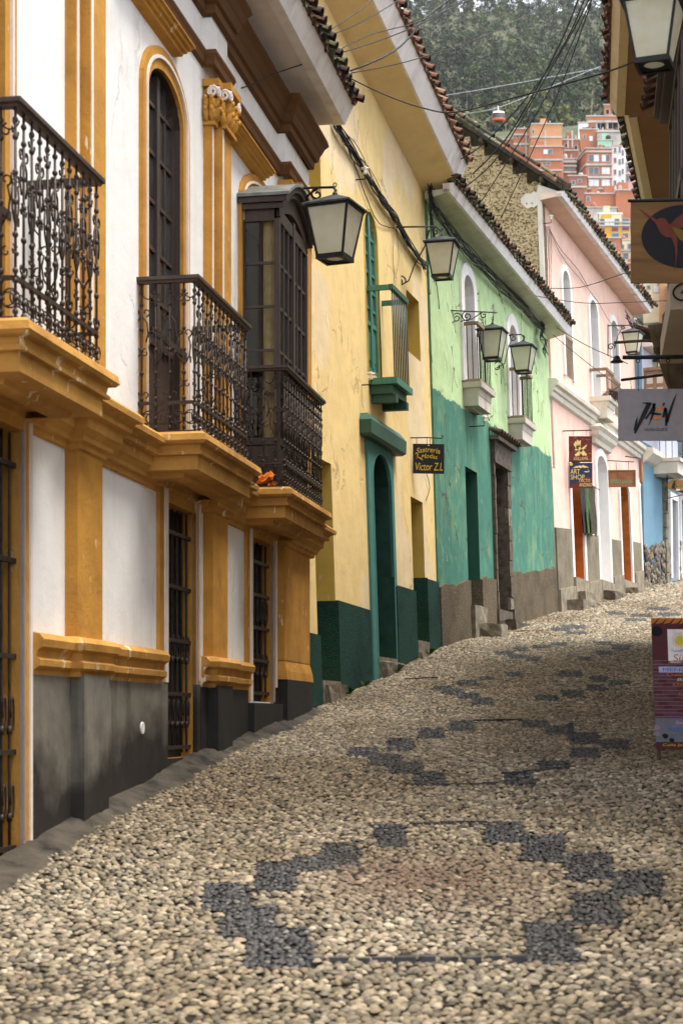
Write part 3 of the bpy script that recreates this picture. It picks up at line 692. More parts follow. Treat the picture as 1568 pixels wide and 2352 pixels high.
# plinth with sill moulding, broken by the openings
segs = [(A0, w1['u0'] - .2), (w1['u1'] + .145, w2['u0'] - .24), (w2['u1'] + .145, w3['u0'] - .24), (w3['u1'] + .145, A1)]
P0, P1, P2 = (Ya(13.35), Ya(13.95)), (Ya(17.45), Ya(18.05)), (Ya(20.75), A1 + .02)
def gA(u): return FA.g(u) - .25
sillp = [(.0, .66), (.10, .64), (.135, .60), (.125, .545), (.085, .52), (.075, .47), (.105, .45), (.10, .405), (.055, .375), (.05, .34), (.0, .33)]
for a, b in segs:
    path = [(a, 0)]
    brk = [p for p in (P0, P1, P2) if a < p[0] < b]
    MB().fbox(FA, a, b, 0, .05, gA, .36).build('plinth', M['a_plinth'] if not (a > w2['u1']) else M['a_plinth_dark'], HA)
    for p in brk:
        MB().fbox(FA, p[0], min(p[1], b), 0, .16, gA, .36 if p is not P2 else .50).build('pilaster_base', M['a_plinth_dark'] if p is not P0 else M['a_plinth'], HA)
        if p is not P2: path += [(p[0], 0), (p[0], .085), (p[1], .085), (p[1], 0)]
    if b < A1: fixn(MB().sweep(FA, path + [(b, 0)], sillp).build('sill_moulding', M['a_ledge'], HA))
MB().fbox(FA, w2['u0'] - .24, w2['u1'] + .145, 0, .045, lambda u: gA(u), -.36).build('plinth', M['a_plinth'], HA)
for s0, s1 in ((w2['u0'] - .24, w2['u0']), (w2['u1'], w2['u1'] + .14)): MB().fbox(FA, s0, s1, 0, .042, -.36, .36).build('plinth', M['a_plinth'], HA)
MB().fbox(FA, w3['u0'] - .24, w3['u1'] + .145, 0, .12, gA, .20).build('plinth', M['a_plinth_dark'], HA)
# round pale vent in the plinth
vu, vz = FA.at(326, 1672, .05); MB().lathe(FA.P(vu, .05, vz), [(.055, -.01), (.055, .012), (.045, .014)], 16, Matrix((FA.T(), Vector((0, 0, 1)), FA.N())).transposed()).build('vent_cap', M['c_white'], HA)
# pilasters
def pilaster(p, z0, z1, n, flare=False):
    MB().fbox(FA, p[0], p[1], 0, n, z0, z1).build('pilaster', M['a_ochre'], HA)
for p in (P0, P1): pilaster(p, .62, 2.36, .105)
pm = MB(); pm.fbox(FA, P2[0], P2[1], 0, .12, .72, 2.36); pm.sweep(FA, [(P2[0], 0), (P2[0], .12), (P2[1], .12), (P2[1], 0)], [(0, .74), (.0, .72), (.03, .60), (.04, .50), (-.05, .50)]); pm.build('pilaster', M['a_ochre'], HA)
def upper_pilaster(p, zc):
    a, b = p; k = b - a
    MB().fbox(FA, a, b, 0, .09, 2.52, zc).build('pilaster', M['a_ochre'], HA)
    MB().fbox(FA, a + .02, a + .07, .09, .096, 2.56, zc).build('stripe', M['a_stripe'], HA)
    MB().fbox(FA, a + .11, b - .11, .09, .17, 2.52, zc).build('pilaster', M['a_ochre'], HA)
    MB().fbox(FA, a + .13, a + .18, .17, .176, 2.56, zc).build('stripe', M['a_stripe'], HA)
    MB().fbox(FA, b - .10, b - .05, .09, .096, 2.56, zc).build('stripe', M['a_stripe'], HA)
    MB().fbox(FA, b + .0, b + .05, 0, .03, 2.56, zc).build('stripe', M['a_stripe'], HA)
    # capital: leaves, volutes, abacus
    for (c0, c1, n1) in ((a - .02, a + .2, .13), (a + .12, b - .10, .22)):
        mb = MB(); mb.fbox(FA, c0 + .02, c1 - .02, 0, n1 - .04, zc, zc + .34); mb.fbox(FA, c0 - .03, c1 + .03, 0, n1 + .05, zc + .35, zc + .42); mb.fbox(FA, c0 - .01, c1 + .01, 0, n1, zc - .04, zc)
        mb.build('capital', M['a_ochre'], HA)
        lf = MB(); ax = Matrix((FA.T(), Vector((0, 0, 1)), FA.N())).transposed(); axs = Matrix((FA.N(), Vector((0, 0, 1)), FA.T())).transposed()
        for row, zz in enumerate((zc + .05, zc + .16)):
            for i in range(3):
                u = c0 + (c1 - c0) * (i + .5) / 3
                lf.tube([FA.P(u, n1 - .04, zz - .06), FA.P(u, n1 - .01, zz), FA.P(u, n1 + .02, zz + .06), FA.P(u, n1 + .05, zz + .075), FA.P(u, n1 + .055, zz + .04)], [.028, .04, .038, .026, .012], 6)
            for j in range(2):
                n_ = n1 * (j + .6) / 2
                lf.tube([FA.P(c0 + .02, n_, zz - .06), FA.P(c0 - .01, n_, zz), FA.P(c0 - .03, n_, zz + .06), FA.P(c0 - .055, n_, zz + .075), FA.P(c0 - .06, n_, zz + .04)], [.028, .036, .034, .024, .012], 6)
        lf.build('capital_leaf', M['a_ochre'], HA, True)
        for u in (c0 + .02, c1 - .02):
            sp = [FA.P(u + .058 * (1 - q / 22) * math.cos(q * .65), n1 + .035, zc + .29 + .058 * (1 - q / 22) * math.sin(q * .65)) for q in range(18)]
            MB().tube(sp, .016, 5).build('volute', M['a_stripe'], HA, True)
        sp = [FA.P(c0 - .03, n1 - .02 + .058 * (1 - q / 22) * math.cos(q * .65), zc + .29 + .058 * (1 - q / 22) * math.sin(q * .65)) for q in range(18)]
        MB().tube(sp, .016, 5).build('volute', M['a_stripe'], HA, True)
upper_pilaster(P0, 6.2); upper_pilaster(P1, 6.12); upper_pilaster((Ya(20.95), A1), 6.2)
# cornice between the storeys, running round pilasters
CZ = 2.53
path = [(A0, 0)]
for p in (P0, P1): path += [(p[0], 0), (p[0], .10), (p[1], .10), (p[1], 0)]
path += [(P2[0], 0), (P2[0], .12), (P2[1] + .12, .12), (P2[1] + .12, 0)]
corn = [(.0, CZ), (.25, CZ), (.28, CZ - .03), (.275, CZ - .075), (.225, CZ - .085), (.19, CZ - .12), (.20, CZ - .14), (.195, CZ - .165), (.14, CZ - .17), (.13, CZ - .26), (.11, CZ - .275), (.075, CZ - .31), (.07, CZ - .345), (.035, CZ - .36), (.03, CZ - .40), (0, CZ - .41)]
fixn(MB().sweep(FA, path, corn).build('cornice', M['a_ledge'], HA))
def slab(u0, u1, nn):
    prof = [(-.3, CZ + .03), (.04, CZ + .03), (.075, CZ + .005), (.085, CZ - .05), (.06, CZ - .075), (.015, CZ - .085), (.005, CZ - .13), (.03, CZ - .15), (.025, CZ - .17), (-.035, CZ - .175), (-.045, CZ - .255), (-.13, CZ - .26), (-.15, CZ - .30), (-.19, CZ - .305), (-.20, CZ - .34), (-.32, CZ - .35)]
    fixn(MB().sweep(FA, [(u0, .0), (u0, nn), (u1, nn), (u1, .0)], prof).build('balcony_slab', M['a_ledge'], HA))
    mb = MB(); mb.fbox(FA, u0 + .02, u1 - .02, .0, nn - .02, CZ - .3, CZ + .026); mb.build('balcony_floor', M['a_ledge'], HA)
# wrought-iron baluster meshes (local x along the rail, z up)
def ring_pts(cx, cz, r, a0, a1, n=10): return [(cx + r * math.cos(a), 0, cz + r * math.sin(a)) for a in np.linspace(a0, a1, n)]
def scroll_pts(cx, cz, r, a0, turns, sgn=1, n=16): return [(cx + sgn * r * (1 - .75 * q / n) * math.cos(a0 + turns * 2 * math.pi * q / n), 0, cz + r * (1 - .75 * q / n) * math.sin(a0 + turns * 2 * math.pi * q / n)) for q in range(n + 1)]
def baluster(kind, H):
    mb = MB(); mb.tube([(0, 0, 0), (0, 0, H)], .0095, 6)
    for z in (.05, .13, .24, .30, .52, .72, .90, H - .08, H - .19):
        z = z * H / 1.3 if z < 1 else z
        mb.lathe((0, 0, z), [(.010, -.02), (.019, -.007), (.019, .007), (.010, .02)], 6)
    k = H / 1.3
    if kind == 0:
        for s in (1, -1):
            mb.tube(scroll_pts(s * .035, .86 * k, .042, -1.4 if s > 0 else -1.4, .95, s), .0075, 4)
            mb.tube([(s * .002, 0, .58 * k), (s * .05, 0, .66 * k), (s * .062, 0, .75 * k), (s * .045, 0, .82 * k)], .0075, 4)
            mb.tube(scroll_pts(s * .04, 1.16 * k, .045, 1.6, .8, s), .0075, 4)
            mb.tube(scroll_pts(s * .035, .42 * k, .036, 1.6, .8, s), .007, 4)
    else:
        for s in (1, -1):
            mb.tube(scroll_pts(s * .035, .70 * k, .04, 1.5, .9, s), .0075, 4)
            mb.tube([(s * .002, 0, 1.02 * k), (s * .052, 0, .96 * k), (s * .06, 0, .86 * k), (s * .04, 0, .79 * k)], .0075, 4)
            mb.tube(scroll_pts(s * .04, 1.05 * k, .04, -1.5, .85, s), .0075, 4)
            mb.tube(scroll_pts(s * .033, .34 * k, .034, -1.5, .8, s), .007, 4)
    for s in (1, -1): mb.tube(ring_pts(s * .045, .13 * k, .045, 0, math.pi * 2, 10), .006, 4)
    me = mesh_of(mb, 'baluster', M['iron'], True); return me
BAL = [baluster(0, 1.34), baluster(1, 1.34)]
def iron_balcony(u0, u1, nn, ztop, name, label, near_side=True):
    z0 = CZ + .03; H = ztop - z0 - .05
    root = bpy.data.objects.new('iron_railing', None); COL.objects.link(root); root.parent = HA; root['label'] = label
    r = MB(); prof = [(-.03, ztop - .055), (.028, ztop - .055), (.034, ztop - .04), (.052, ztop - .03), (.052, ztop), (-.03, ztop), (-.03, ztop - .055)]
    r.sweep(FA, [(u0, .0), (u0, nn), (u1, nn), (u1, .0)], prof); fixn(r.build('handrail', M['wood_dark'], root))
    b = MB(); zl = z0 + .27
    for zz, hh in ((zl, .014), (z0 + .01, .012)):
        b.fbox(FA, u0, u1, nn - .014, nn + .014, zz - hh, zz + hh); b.fbox(FA, u0 - .014, u0 + .014, 0, nn - .014, zz - hh, zz + hh); b.fbox(FA, u1 - .014, u1 + .014, 0, nn - .014, zz - hh, zz + hh)
    b.fbox(FA, u0 + .3, u1 - .3, .02, .045, ztop - .42, ztop - .36)
    b.build('lower_rail', M['iron'], root)
    T, Nn, Zu = FA.T(), FA.N(), Vector((0, 0, 1))
    s_ = H / 1.34
    Mf = Matrix((T, -Nn, Zu * s_)).transposed(); Ms = Matrix((Nn, T, Zu * s_)).transposed()
    n = int((u1 - u0) / .138)
    for k in range(n + 1): inst('baluster', BAL[k % 2], root, FA.P(u0 + (u1 - u0) * k / n, nn, z0), Mf)
    for uu in (u0, u1):
        for k in range(4): inst('baluster', BAL[(k + 1) % 2], root, FA.P(uu, nn * (k + .25) / 4, z0), Ms)
    # scrollwork between the bars of the near side
    for k in range(4):
        c = nn * (k + .75) / 4
        for zc, r_ in ((z0 + .14, .062), (ztop - .13, .06)):
            MB().tube([FA.P(u0, c + r_ * math.cos(a), zc + r_ * math.sin(a)) for a in np.linspace(math.pi * (1.15 if zc > 3 else 0), math.pi * (1.95 if zc > 3 else 2), 14)], .006, 4).build('scrollwork', M['iron'], root, True)
    return root
B1 = (FA.at(36, 200, .52)[0], FA.at(222, 420, .52)[0]); B2 = (wx(FA, 316, 800) + .02, FA.at(564, 755, .52)[0]); B3 = (wx(FA, 546, 950) - .06, FA.at(737, 905, .54)[0])
for b in (B1, B2, B3): slab(b[0] - .02, b[1] + .06, .57)
iron_balcony(B1[0], B1[1], .52, 3.97, 'balcony', 'near iron balcony with a dark wooden handrail')
iron_balcony(B2[0], B2[1], .52, 3.95, 'balcony', 'iron balcony before the tall arched window')
iron_balcony(B3[0], B3[1], .54, 3.90, 'balcony', 'iron balcony wrapped round the wooden bay window')
# arched french windows with ochre surrounds
for o in (d0, d1):
    arch_surround(FA, o['u0'], o['u1'], 2.53, o['z1'], o['rise'], .09, .035, HA, M['a_ochre'])
    arch_surround(FA, o['u0'] - .09, o['u1'] + .09, 2.53, o['z1'] + .09, o['rise'] + .09, .03, .06, HA, M['a_stripe'], 'stripe')
    arch_surround(FA, o['u0'] - .12, o['u1'] + .12, 2.53, o['z1'] + .12, o['rise'] + .12, .08, .045, HA, M['a_ochre'])
    leaf_window(FA, o['u0'], o['u1'], o['z0'], o['z1'], -.06, 4, 5, HA, M['wood_dark'], M['pane'], o['rise'], .06, 1.0, 'french_window')
    MB().fbox(FA, o['u0'], o['u1'], -.27, -.25, o['z0'], o['z1']).build('opening_back', M['void'], HA)  # black sheet painted as the dark room behind the panes
arch_surround(FA, d2['u0'], d2['u1'], 2.53, d2['z1'], d2['rise'], .09, .035, HA, M['a_ochre']); arch_surround(FA, d2['u0'] - .09, d2['u1'] + .09, 2.53, d2['z1'] + .09, d2['rise'] + .09, .03, .06, HA, M['a_stripe'], 'stripe')
arch_surround(FA, d2['u0'] - .12, d2['u1'] + .12, 2.53, d2['z1'] + .12, d2['rise'] + .12, .08, .045, HA, M['a_ochre'])
# hood mouldings
def hood(a, b, z):
    prof = [(0, z + .14), (.18, z + .14), (.19, z + .115), (.16, z + .107), (.155, z + .08), (.125, z + .072), (.12, z + .046), (.09, z + .038), (.085, z + .01), (.05, z), (0, z - .015)]
    fixn(MB().sweep(FA, [(a, 0), (a, .001), (b, .001), (b, 0)], prof).build('hood_moulding', M['a_ochre'], HA))
hood(FA.at(316, 20, .15)[0], FA.at(453, 150, .2)[0] - .19, 6.36); hood(FA.at(538, 325, .15)[0], FA.at(637, 405, .2)[0] - .19, 6.28)
# entablature under the eave, stepping round the pilasters
EP = [(A0, 0)]
for p in (P0, P1): EP += [(p[0] - .04, 0), (p[0] - .04, .10), (p[1] + .04, .10), (p[1] + .04, 0)]
EP += [(Ya(20.9), 0), (Ya(20.9), .12), (A1 + .02, .12), (A1 + .02, 0)]
ent = [(.0, 7.60), (.20, 7.60), (.215, 7.54), (.165, 7.48), (.135, 7.41), (.12, 7.39), (.09, 7.30), (.055, 7.28), (.05, 7.20), (0, 7.18)]
fixn(MB().sweep(FA, EP, ent).build('entablature', M['a_brownband'], HA))
fixn(MB().sweep(FA, EP, [(0, 6.82), (.06, 6.82), (.07, 6.78), (.05, 6.74), (.04, 6.68), (0, 6.66)]).build('architrave', M['a_brownband'], HA))
for p in (P0, P1, (Ya(20.9), A1 + .06)): MB().fbox(FA, p[0] - .02, p[1] + .02, 0, .095, 6.822, 7.178).build('frieze_block', M['a_white'], HA)
uA_, zA_ = FA.at(641, 0, .56); uA2_, zA2_ = FA.at(787, 277, .56)
def ZA(u): return zA_ + (zA2_ - zA_) * (u - uA_) / (uA2_ - uA_)
eave(FA, A0, A1 + .12, .56, ZA, HA, M['soffit_white'], M['fascia'], ['tile_c', 'tile_c', 'tile_a', 'tile_moss'], .0, .22, 24, 6.2, tu0=Ya(15.5), sp=.25)
# wooden bay window (mirador)
bu0, bu1 = wx(FA, 549, 800), FA.at(707, 700, .46)[0]; BN = .46; bz0, bz1, bzt = 2.56, 5.56, 5.98
BAYU = bu0
bay = thing('bay_window', 'dark brown glazed wooden bay window with curved roof above the iron balcony', 'bay window', FA.P((bu0 + bu1) / 2, .2, bz0))
fr = MB(); st = .062
for u in (bu0, bu1 - st):
    for n_ in (0.002, BN - st): fr.fbox(FA, u, u + st, n_, n_ + st, bz0, bz1)
cm = (bu0 + bu1) / 2
fr.fbox(FA, cm - .045, cm + .045, BN - st, BN + .004, bz0, bz1 + .16)
for zz, hh in ((bz0 + .06, .12), (3.06, .08), (bz1 - .02, .14)):
    fr.fbox(FA, bu0 + st, bu1 - st, BN - st * .8, BN - .006, zz, zz + hh); fr.fbox(FA, bu0 + .006, bu0 + st * .8, st, BN - st, zz, zz + hh); fr.fbox(FA, bu1 - st * .8, bu1 - .006, st, BN - st, zz, zz + hh)
fr.build('frame', M['wood_dark'], bay)
pn = MB(); pn.fbox(FA, bu0 + st, bu1 - st, BN - .06, BN - .03, bz0 + .18, 3.05); pn.fbox(FA, bu0 + .03, bu0 + .06, st, BN - st, bz0 + .18, 3.05); pn.fbox(FA, bu1 - .06, bu1 - .03, st, BN - st, bz0 + .18, 3.05); pn.build('panel', M['wood_dark'], bay)
gb = MB()
for u in np.linspace(bu0 + st, bu1 - st, 7)[1:-1]: gb.fbox(FA, u - .018, u + .018, BN - .06, BN - .012, 3.14, bz1 + .1)
for z in np.linspace(3.14, bz1, 6)[1:-1]:
    gb.fbox(FA, bu0 + st, bu1 - st, BN - .055, BN - .02, z - .018, z + .018)
for z in np.linspace(3.14, bz1, 6)[1:-1]:
    gb.fbox(FA, bu0 + .02, bu0 + .055, st, BN - st, z - .014, z + .014)
    gb.fbox(FA, bu1 - .055, bu1 - .02, st, BN - st, z - .014, z + .014)
gb.build('glazing_bar', M['wood_dark'], bay)
# clear panes: the curtains behind show through
m_, t_, b_ = nodes('clear_pane'); o_ = [n for n in t_.nodes if n.type == 'OUTPUT_MATERIAL'][0]; tr_ = N(t_, 'ShaderNodeBsdfTransparent'); tr_.inputs['Color'].default_value = (.82, .84, .80, 1); gl_ = N(t_, 'ShaderNodeBsdfGlossy'); gl_.inputs['Roughness'].default_value = .04
mx_ = N(t_, 'ShaderNodeMixShader'); fr_ = N(t_, 'ShaderNodeFresnel', i_IOR=1.5); t_.links.new(fr_.outputs[0], mx_.inputs[0]); t_.links.new(tr_.outputs[0], mx_.inputs[1]); t_.links.new(gl_.outputs[0], mx_.inputs[2]); t_.links.new(mx_.outputs[0], o_.inputs[0])
M['clear'] = m_
zs_ = list(np.linspace(3.14, bz1, 6)); us_ = list(np.linspace(bu0 + st, bu1 - st, 7))
for z0_, z1_ in zip(zs_[:-1], zs_[1:]):
    for u0_, u1_ in zip(us_[:-1], us_[1:]): MB().fbox(FA, u0_ + .02, u1_ - .02, BN - .042, BN - .036, z0_ + .02, z1_ - .02).build('pane', M['clear'], bay)
    MB().fbox(FA, bu0 + .036, bu0 + .042, st, BN - st, z0_ + .015, z1_ - .015).build('pane', M['clear'], bay)
    MB().fbox(FA, bu1 - .042, bu1 - .036, st, BN - st, z0_ + .015, z1_ - .015).build('pane', M['clear'], bay)
# segmental head and curved roof
K = 14
def arcz(k, b=bz1, h=.30): return b + h * math.sin(math.pi * k / K)
hd = MB(); vs = []; 
for k in range(K + 1):
    u = bu0 + (bu1 - bu0) * k / K
    vs += [FA.P(u, BN, bz1 + .02 + .20 * math.sin(math.pi * k / K)), FA.P(u, BN, arcz(k) + .16), FA.P(u, BN - .06, bz1 + .02 + .20 * math.sin(math.pi * k / K)), FA.P(u, BN - .06, arcz(k) + .16)]
fs = []
for k in range(K): i = k * 4; fs += [(i, i + 4, i + 5, i + 1), (i + 2, i + 3, i + 7, i + 6), (i, i + 2, i + 6, i + 4)]
hd.add(vs, fs); hd.build('arched_head', M['wood_dark'], bay)
def roofstrip(n0, n1, e, zl, zh, nm, mt):
    r = MB(); vs = []
    for k in range(K + 1):
        u = bu0 - e + (bu1 - bu0 + 2 * e) * k / K
        z = arcz(k) + zl
        vs += [FA.P(u, n0, z), FA.P(u, n1, z), FA.P(u, n1, z + zh), FA.P(u, n0, z + zh)]
    fs = [(0, 1, 2, 3), tuple(K * 4 + q for q in (3, 2, 1, 0))]
    for k in range(K): fs += [(k * 4 + q, k * 4 + (q + 1) % 4, k * 4 + 4 + (q + 1) % 4, k * 4 + 4 + q) for q in range(4)]
    r.add(vs, fs); r.build(nm, mt, bay)
roofstrip(0, BN + .05, .05, .10, .06, 'roof_moulding', M['wood_dark']); roofstrip(0, BN + .10, .09, .16, .06, 'roof_moulding', M['wood_dark']); roofstrip(0, BN + .13, .12, .222, .035, 'roof_sheet', MATS.get('lead') or plain('lead', (.16, .165, .15), .5, .3, 8, .3, .004))
# side heads below the roof
sh = MB()
for u in (bu0, bu1 - .06): sh.fbox(FA, u, u + .06, .0, BN, bz1 + .12, bz1 + .30)
sh.build('side_head', M['wood_dark'], bay)
# interior: black sheet standing in for the dark room, and curtains
MB().fbox(FA, bu0 + .1, bu1 - .1, -.02, .0, bz0, bz1).build('dark_room_sheet', M['void'], bay)
cu = MB()
for (ca, cb) in ((bu1 - .62, bu1 - .14), (bu0 + .5, bu0 + .62)):
    pts = 22; vs = []
    for k in range(pts + 1):
        u = ca + (cb - ca) * k / pts; n_ = BN - .14 + .025 * math.sin(k * 1.9)
        vs += [FA.P(u, n_, 2.75), FA.P(u, n_, 5.62)]
    cu.add(vs, [(2 * k, 2 * k + 2, 2 * k + 3, 2 * k + 1) for k in range(pts)])
for n0_, n1_ in ((.24, .37),):
    pts = 14; vs = []
    for k in range(pts + 1):
        n_ = n0_ + (n1_ - n0_) * k / pts; u = bu0 + .16 + .018 * math.sin(k * 1.7)
        vs += [FA.P(u, n_, 2.75), FA.P(u, n_, 5.62)]
    cu.add(vs, [(2 * k, 2 * k + 2, 2 * k + 3, 2 * k + 1) for k in range(pts)])
tag(cu.build('curtain', M['curtain'], None, True), 'tan curtain hanging inside the dark brown bay window', 'curtain')
# withered orange flowers on the bay's slab
for (x, y, s_, lb) in ((610, 1095, 1.0, 'larger withered orange flower on the ledge behind the bay railing'), (629, 1100, .6, 'smaller withered orange flower on the ledge behind the bay railing')):
    u, z = FA.at(x, y, .42); fl = MB()
    for k in range(16):
        a = random.uniform(0, 6.28); q = random.uniform(.3, 1); p = FA.P(u, .42, CZ + .03 + random.uniform(.02, .09) * s_) + Vector((math.cos(a), math.sin(a), 0)) * .07 * s_ * q
        e1 = Vector((random.uniform(-1, 1), random.uniform(-1, 1), random.uniform(-.3, 1))).normalized() * .05 * s_; e2 = e1.orthogonal().normalized() * .035 * s_
        fl.add([p - e1 - e2, p + e1 - e2 * .6, p + e1 * 1.1 + e2, p - e1 * .7 + e2], [(0, 1, 2, 3)])
    tag(fl.build('flower', M['petal']), lb, 'flower', 'withered flowers on the ledge')
# cement apron between wall and paving
ap = MB(); us = np.arange(A0, A1 + .2, .12); vs = []
for i, u in enumerate(us):
    gzv = FA.g(u); wdt = .24 + .14 * max(0, 1 - (u - A0) / 7) + .025 * math.sin(u * 1.3) + random.uniform(-.045, .045); h = .075 + .02 * math.sin(u * 1.9 + 1) + random.uniform(-.012, .012)
    vs += [FA.P(u, .02, gzv + h), FA.P(u, .12, gzv + h * .78 + random.uniform(-.012, .012)), FA.P(u, .18, gzv + h * .36 + random.uniform(-.008, .008)), FA.P(u, wdt, gzv + .012 + random.uniform(-.006, .006)), FA.P(u, wdt + .08, gzv - .04)]
ap.add(vs, [(i * 5 + k, (i + 1) * 5 + k, (i + 1) * 5 + k + 1, i * 5 + k + 1) for i in range(len(us) - 1) for k in range(4)])
apo = ap.build('cement_apron', M['cement'], None, True); apo['kind'] = 'structure'

# ------------------------------------------------------------------ yellow house
B_END = uY(FB, 30.2)
HB = thing('yellow_house', 'pale yellow house with dark green base and small green balcony, second on the left', 'house', FB.P(2, 0, float(gz(24))))
def op(F, xl, xr, yr, ytop, z0, **k):
    d = dict(u0=F.at(xl, yr)[0], u1=F.at(xr, yr)[0], z0=z0, z1=F.at(xr, ytop)[1]); d.update(k); return d
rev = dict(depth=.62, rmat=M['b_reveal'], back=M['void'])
bo_up = dict(u0=FB.at(680, 400)[0], u1=FB.at(736, 400)[0], z0=FB.at(736, 452)[1], z1=FB.at(736, 325)[1], **rev)
bo_n1 = op(FB, 727, 770, 1381, 1071, .55, **rev)
bo_gw = dict(u0=FB.at(841, 700)[0], u1=FB.at(869, 700)[0], z0=FB.at(860, 862)[1], z1=FB.at(852, 492)[1], rise=.38, depth=.16, rmat=M['b_reveal'])
bo_sl = dict(u0=FB.at(935, 750)[0], u1=FB.at(963, 750)[0], z0=FB.at(964, 830)[1], z1=FB.at(961, 693)[1], **rev)
bo_dr = dict(u0=FB.at(857, 1300)[0], u1=FB.at(898, 1300)[0], z0=.98, z1=FB.at(869, 1045)[1], rise=.42, depth=.62, rmat=M['b_green'], back=M['void'], door=True)
bo_s2 = dict(u0=FB.at(946, 1250)[0], u1=FB.at(973, 1250)[0], z0=1.35, z1=FB.at(969, 1154)[1], **rev)
def ZB(u):
    return zb_far + (zb_near - zb_far) * (B_END - u) / (B_END - ub_near)
ub_near, zb_near = FB.at(857, 0, .60); zb_far = FB.at(1043, 405, .60)[1]
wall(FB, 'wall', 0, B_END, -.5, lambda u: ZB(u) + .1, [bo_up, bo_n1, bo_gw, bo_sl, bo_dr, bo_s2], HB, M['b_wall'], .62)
MB().fbox(FB, 0, B_END, -7, -.9, -.5, lambda u: ZB(u)).build('house_block', M['b_wall'], HB)
eave(FB, -.6, B_END + .12, .60, ZB, HB, M['b_soffit'], M['fascia'], ['tile_b', 'tile_d', 'tile_b', 'tile_a'], .0, .30, 22, 6.5, tu0=ub_near - 1.2, sp=.25, rmat=M['tile_b'], drop=-.2)
# cove between wall and soffit
fixn(MB().sweep(FB, [(0, 0), (B_END + .1, 0)], [(0, lambda u: ZB(u) - .16), (.03, lambda u: ZB(u) - .12), (.07, lambda u: ZB(u) - .05), (.14, lambda u: ZB(u) + .02), (0, lambda u: ZB(u) + .03)]).build('cove', M['b_soffit'], HB))
# plinth pieces
def gB(u): return FB.g(u) - .3
for ua, ub, zt in ((0, bo_n1['u0'], FB.at(693, 1450)[1]), (bo_n1['u1'], FB.at(845, 1400)[0], FB.at(800, 1388)[1]), (FB.at(905, 1346)[0], bo_s2['u0'], FB.at(925, 1352)[1]), (bo_s2['u1'], B_END, FB.at(995, 1334)[1])):
    MB().fbox(FB, ua, ub, 0, .045, gB, lambda u, zt=zt: zt + .02 * math.sin(u * 5)).build('plinth', M['b_plinth'], HB)
for o, zt in ((bo_n1, FB.at(770, 1380)[1]), (bo_s2, FB.at(976, 1327)[1]), (bo_dr, FB.at(900, 1326)[1])):
    MB().fbox(FB, o['u1'] - .006, o['u1'] - .001, -.6, .044, gB, zt).build('plinth', M['b_plinth'] if o is not bo_dr else M['b_green'], HB)
for o, zz in ((bo_n1, .55), (bo_dr, .98), (bo_s2, 1.35)):
    MB().fbox(FB, o['u0'] + .02, o['u1'] - .02, -.5, .05, gB, zz - .004).build('threshold', M['stone_block'], HB)
# teal door surround with sloping lintel
ds = MB(); su0, su1 = FB.at(846, 1300)[0], FB.at(904.5, 1300)[0]; zl = FB.at(848, 994, .17)[1]
arch_surround(FB, bo_dr['u0'], bo_dr['u1'], .9, bo_dr['z1'], bo_dr['rise'], .05, .05, HB, M['b_teal'])
K = 12; c_ = (bo_dr['u0'] + bo_dr['u1']) / 2; h_ = (bo_dr['u1'] - bo_dr['u0']) / 2
for k in range(K):
    ua, ub = bo_dr['u0'] + 2 * h_ * k / K, bo_dr['u0'] + 2 * h_ * (k + 1) / K
    za = lambda u: bo_dr['z1'] - bo_dr['rise'] + bo_dr['rise'] * math.sqrt(max(0, 1 - ((u - c_) / h_) ** 2)) + .002
    ds.fbox(FB, ua, ub, .0, .042, za, zl)
ds.fbox(FB, su0, bo_dr['u0'], 0, .042, gB, zl); ds.fbox(FB, bo_dr['u1'], su1, 0, .042, FB.at(900, 1346)[1], zl); ds.build('surround', M['b_teal'], HB)
fixn(MB().sweep(FB, [(su0 - .10, 0), (su0 - .10, .01), (su1 + .16, .01), (su1 + .16, 0)], [(0, zl + .33), (.10, zl + .33), (.18, zl + .22), (.17, zl + .02), (.12, zl - .02), (0, zl - .02)]).build('lintel', M['b_dark_green_wood'], HB))
# green french window and its wooden balcony
arch_surround(FB, bo_gw['u0'], bo_gw['u1'], bo_gw['z0'], bo_gw['z1'], bo_gw['rise'], .05, .012, HB, M['b_reveal'])
leaf_window(FB, bo_gw['u0'], bo_gw['u1'], bo_gw['z0'], bo_gw['z1'], -.03, 2, 5, HB, M['b_green_wood'], M['pane_grey'], bo_gw['rise'], .07, .75, 'french_window')
MB().fbox(FB, bo_gw['u0'], bo_gw['u1'], -.17, -.15, bo_gw['z0'], bo_gw['z1']).build('opening_back', M['void'], HB)  # flat black in place of the unlit room
gn = .40; gu0, gu1 = bo_gw['u0'] - .02, FB.at(936, 760, gn)[0]; gzb = FB.at(905, 866, gn)[1]; gzt = FB.at(905, 664, gn)[1]
GB = thing('green_balcony', 'small green wooden balcony with thin iron rods on the yellow house', 'balcony', FB.P(gu0, .2, gzb))
p_ = MB(); p_.fbox(FB, gu0, gu1, .004, gn + .05, gzb - .10, gzb); p_.build('platform', M['b_green_wood'], GB)
p_ = MB(); p_.fbox(FB, gu0 + .06, gu1 - .06, .004, gn - .04, gzb - .24, gzb - .102); p_.build('platform', M['b_dark_green_wood'], GB)
for u in (gu0 + .12, gu1 - .22): MB().fbox(FB, u, u + .12, .0, gn + .0, gzb - .36, gzb - .242).build('joist', M['b_dark_green_wood'], GB)
MB().fbox(FB, gu0, gu1, gn - .04, gn + .03, gzt - .045, gzt + .03).build('handrail', M['b_dark_green_wood'], GB)
for u in (gu0, gu1 - .06): MB().fbox(FB, u, u + .06, .0, gn - .04, gzt - .05, gzt + .025).build('handrail', M['b_green_wood'], GB)
for k in range(9):
    u = gu0 + .06 + (gu1 - gu0 - .12) * k / 8; MB().tube([FB.P(u, gn, gzb), FB.P(u, gn, gzt)], .011, 6).build('rod', M['iron_teal'], GB, True)
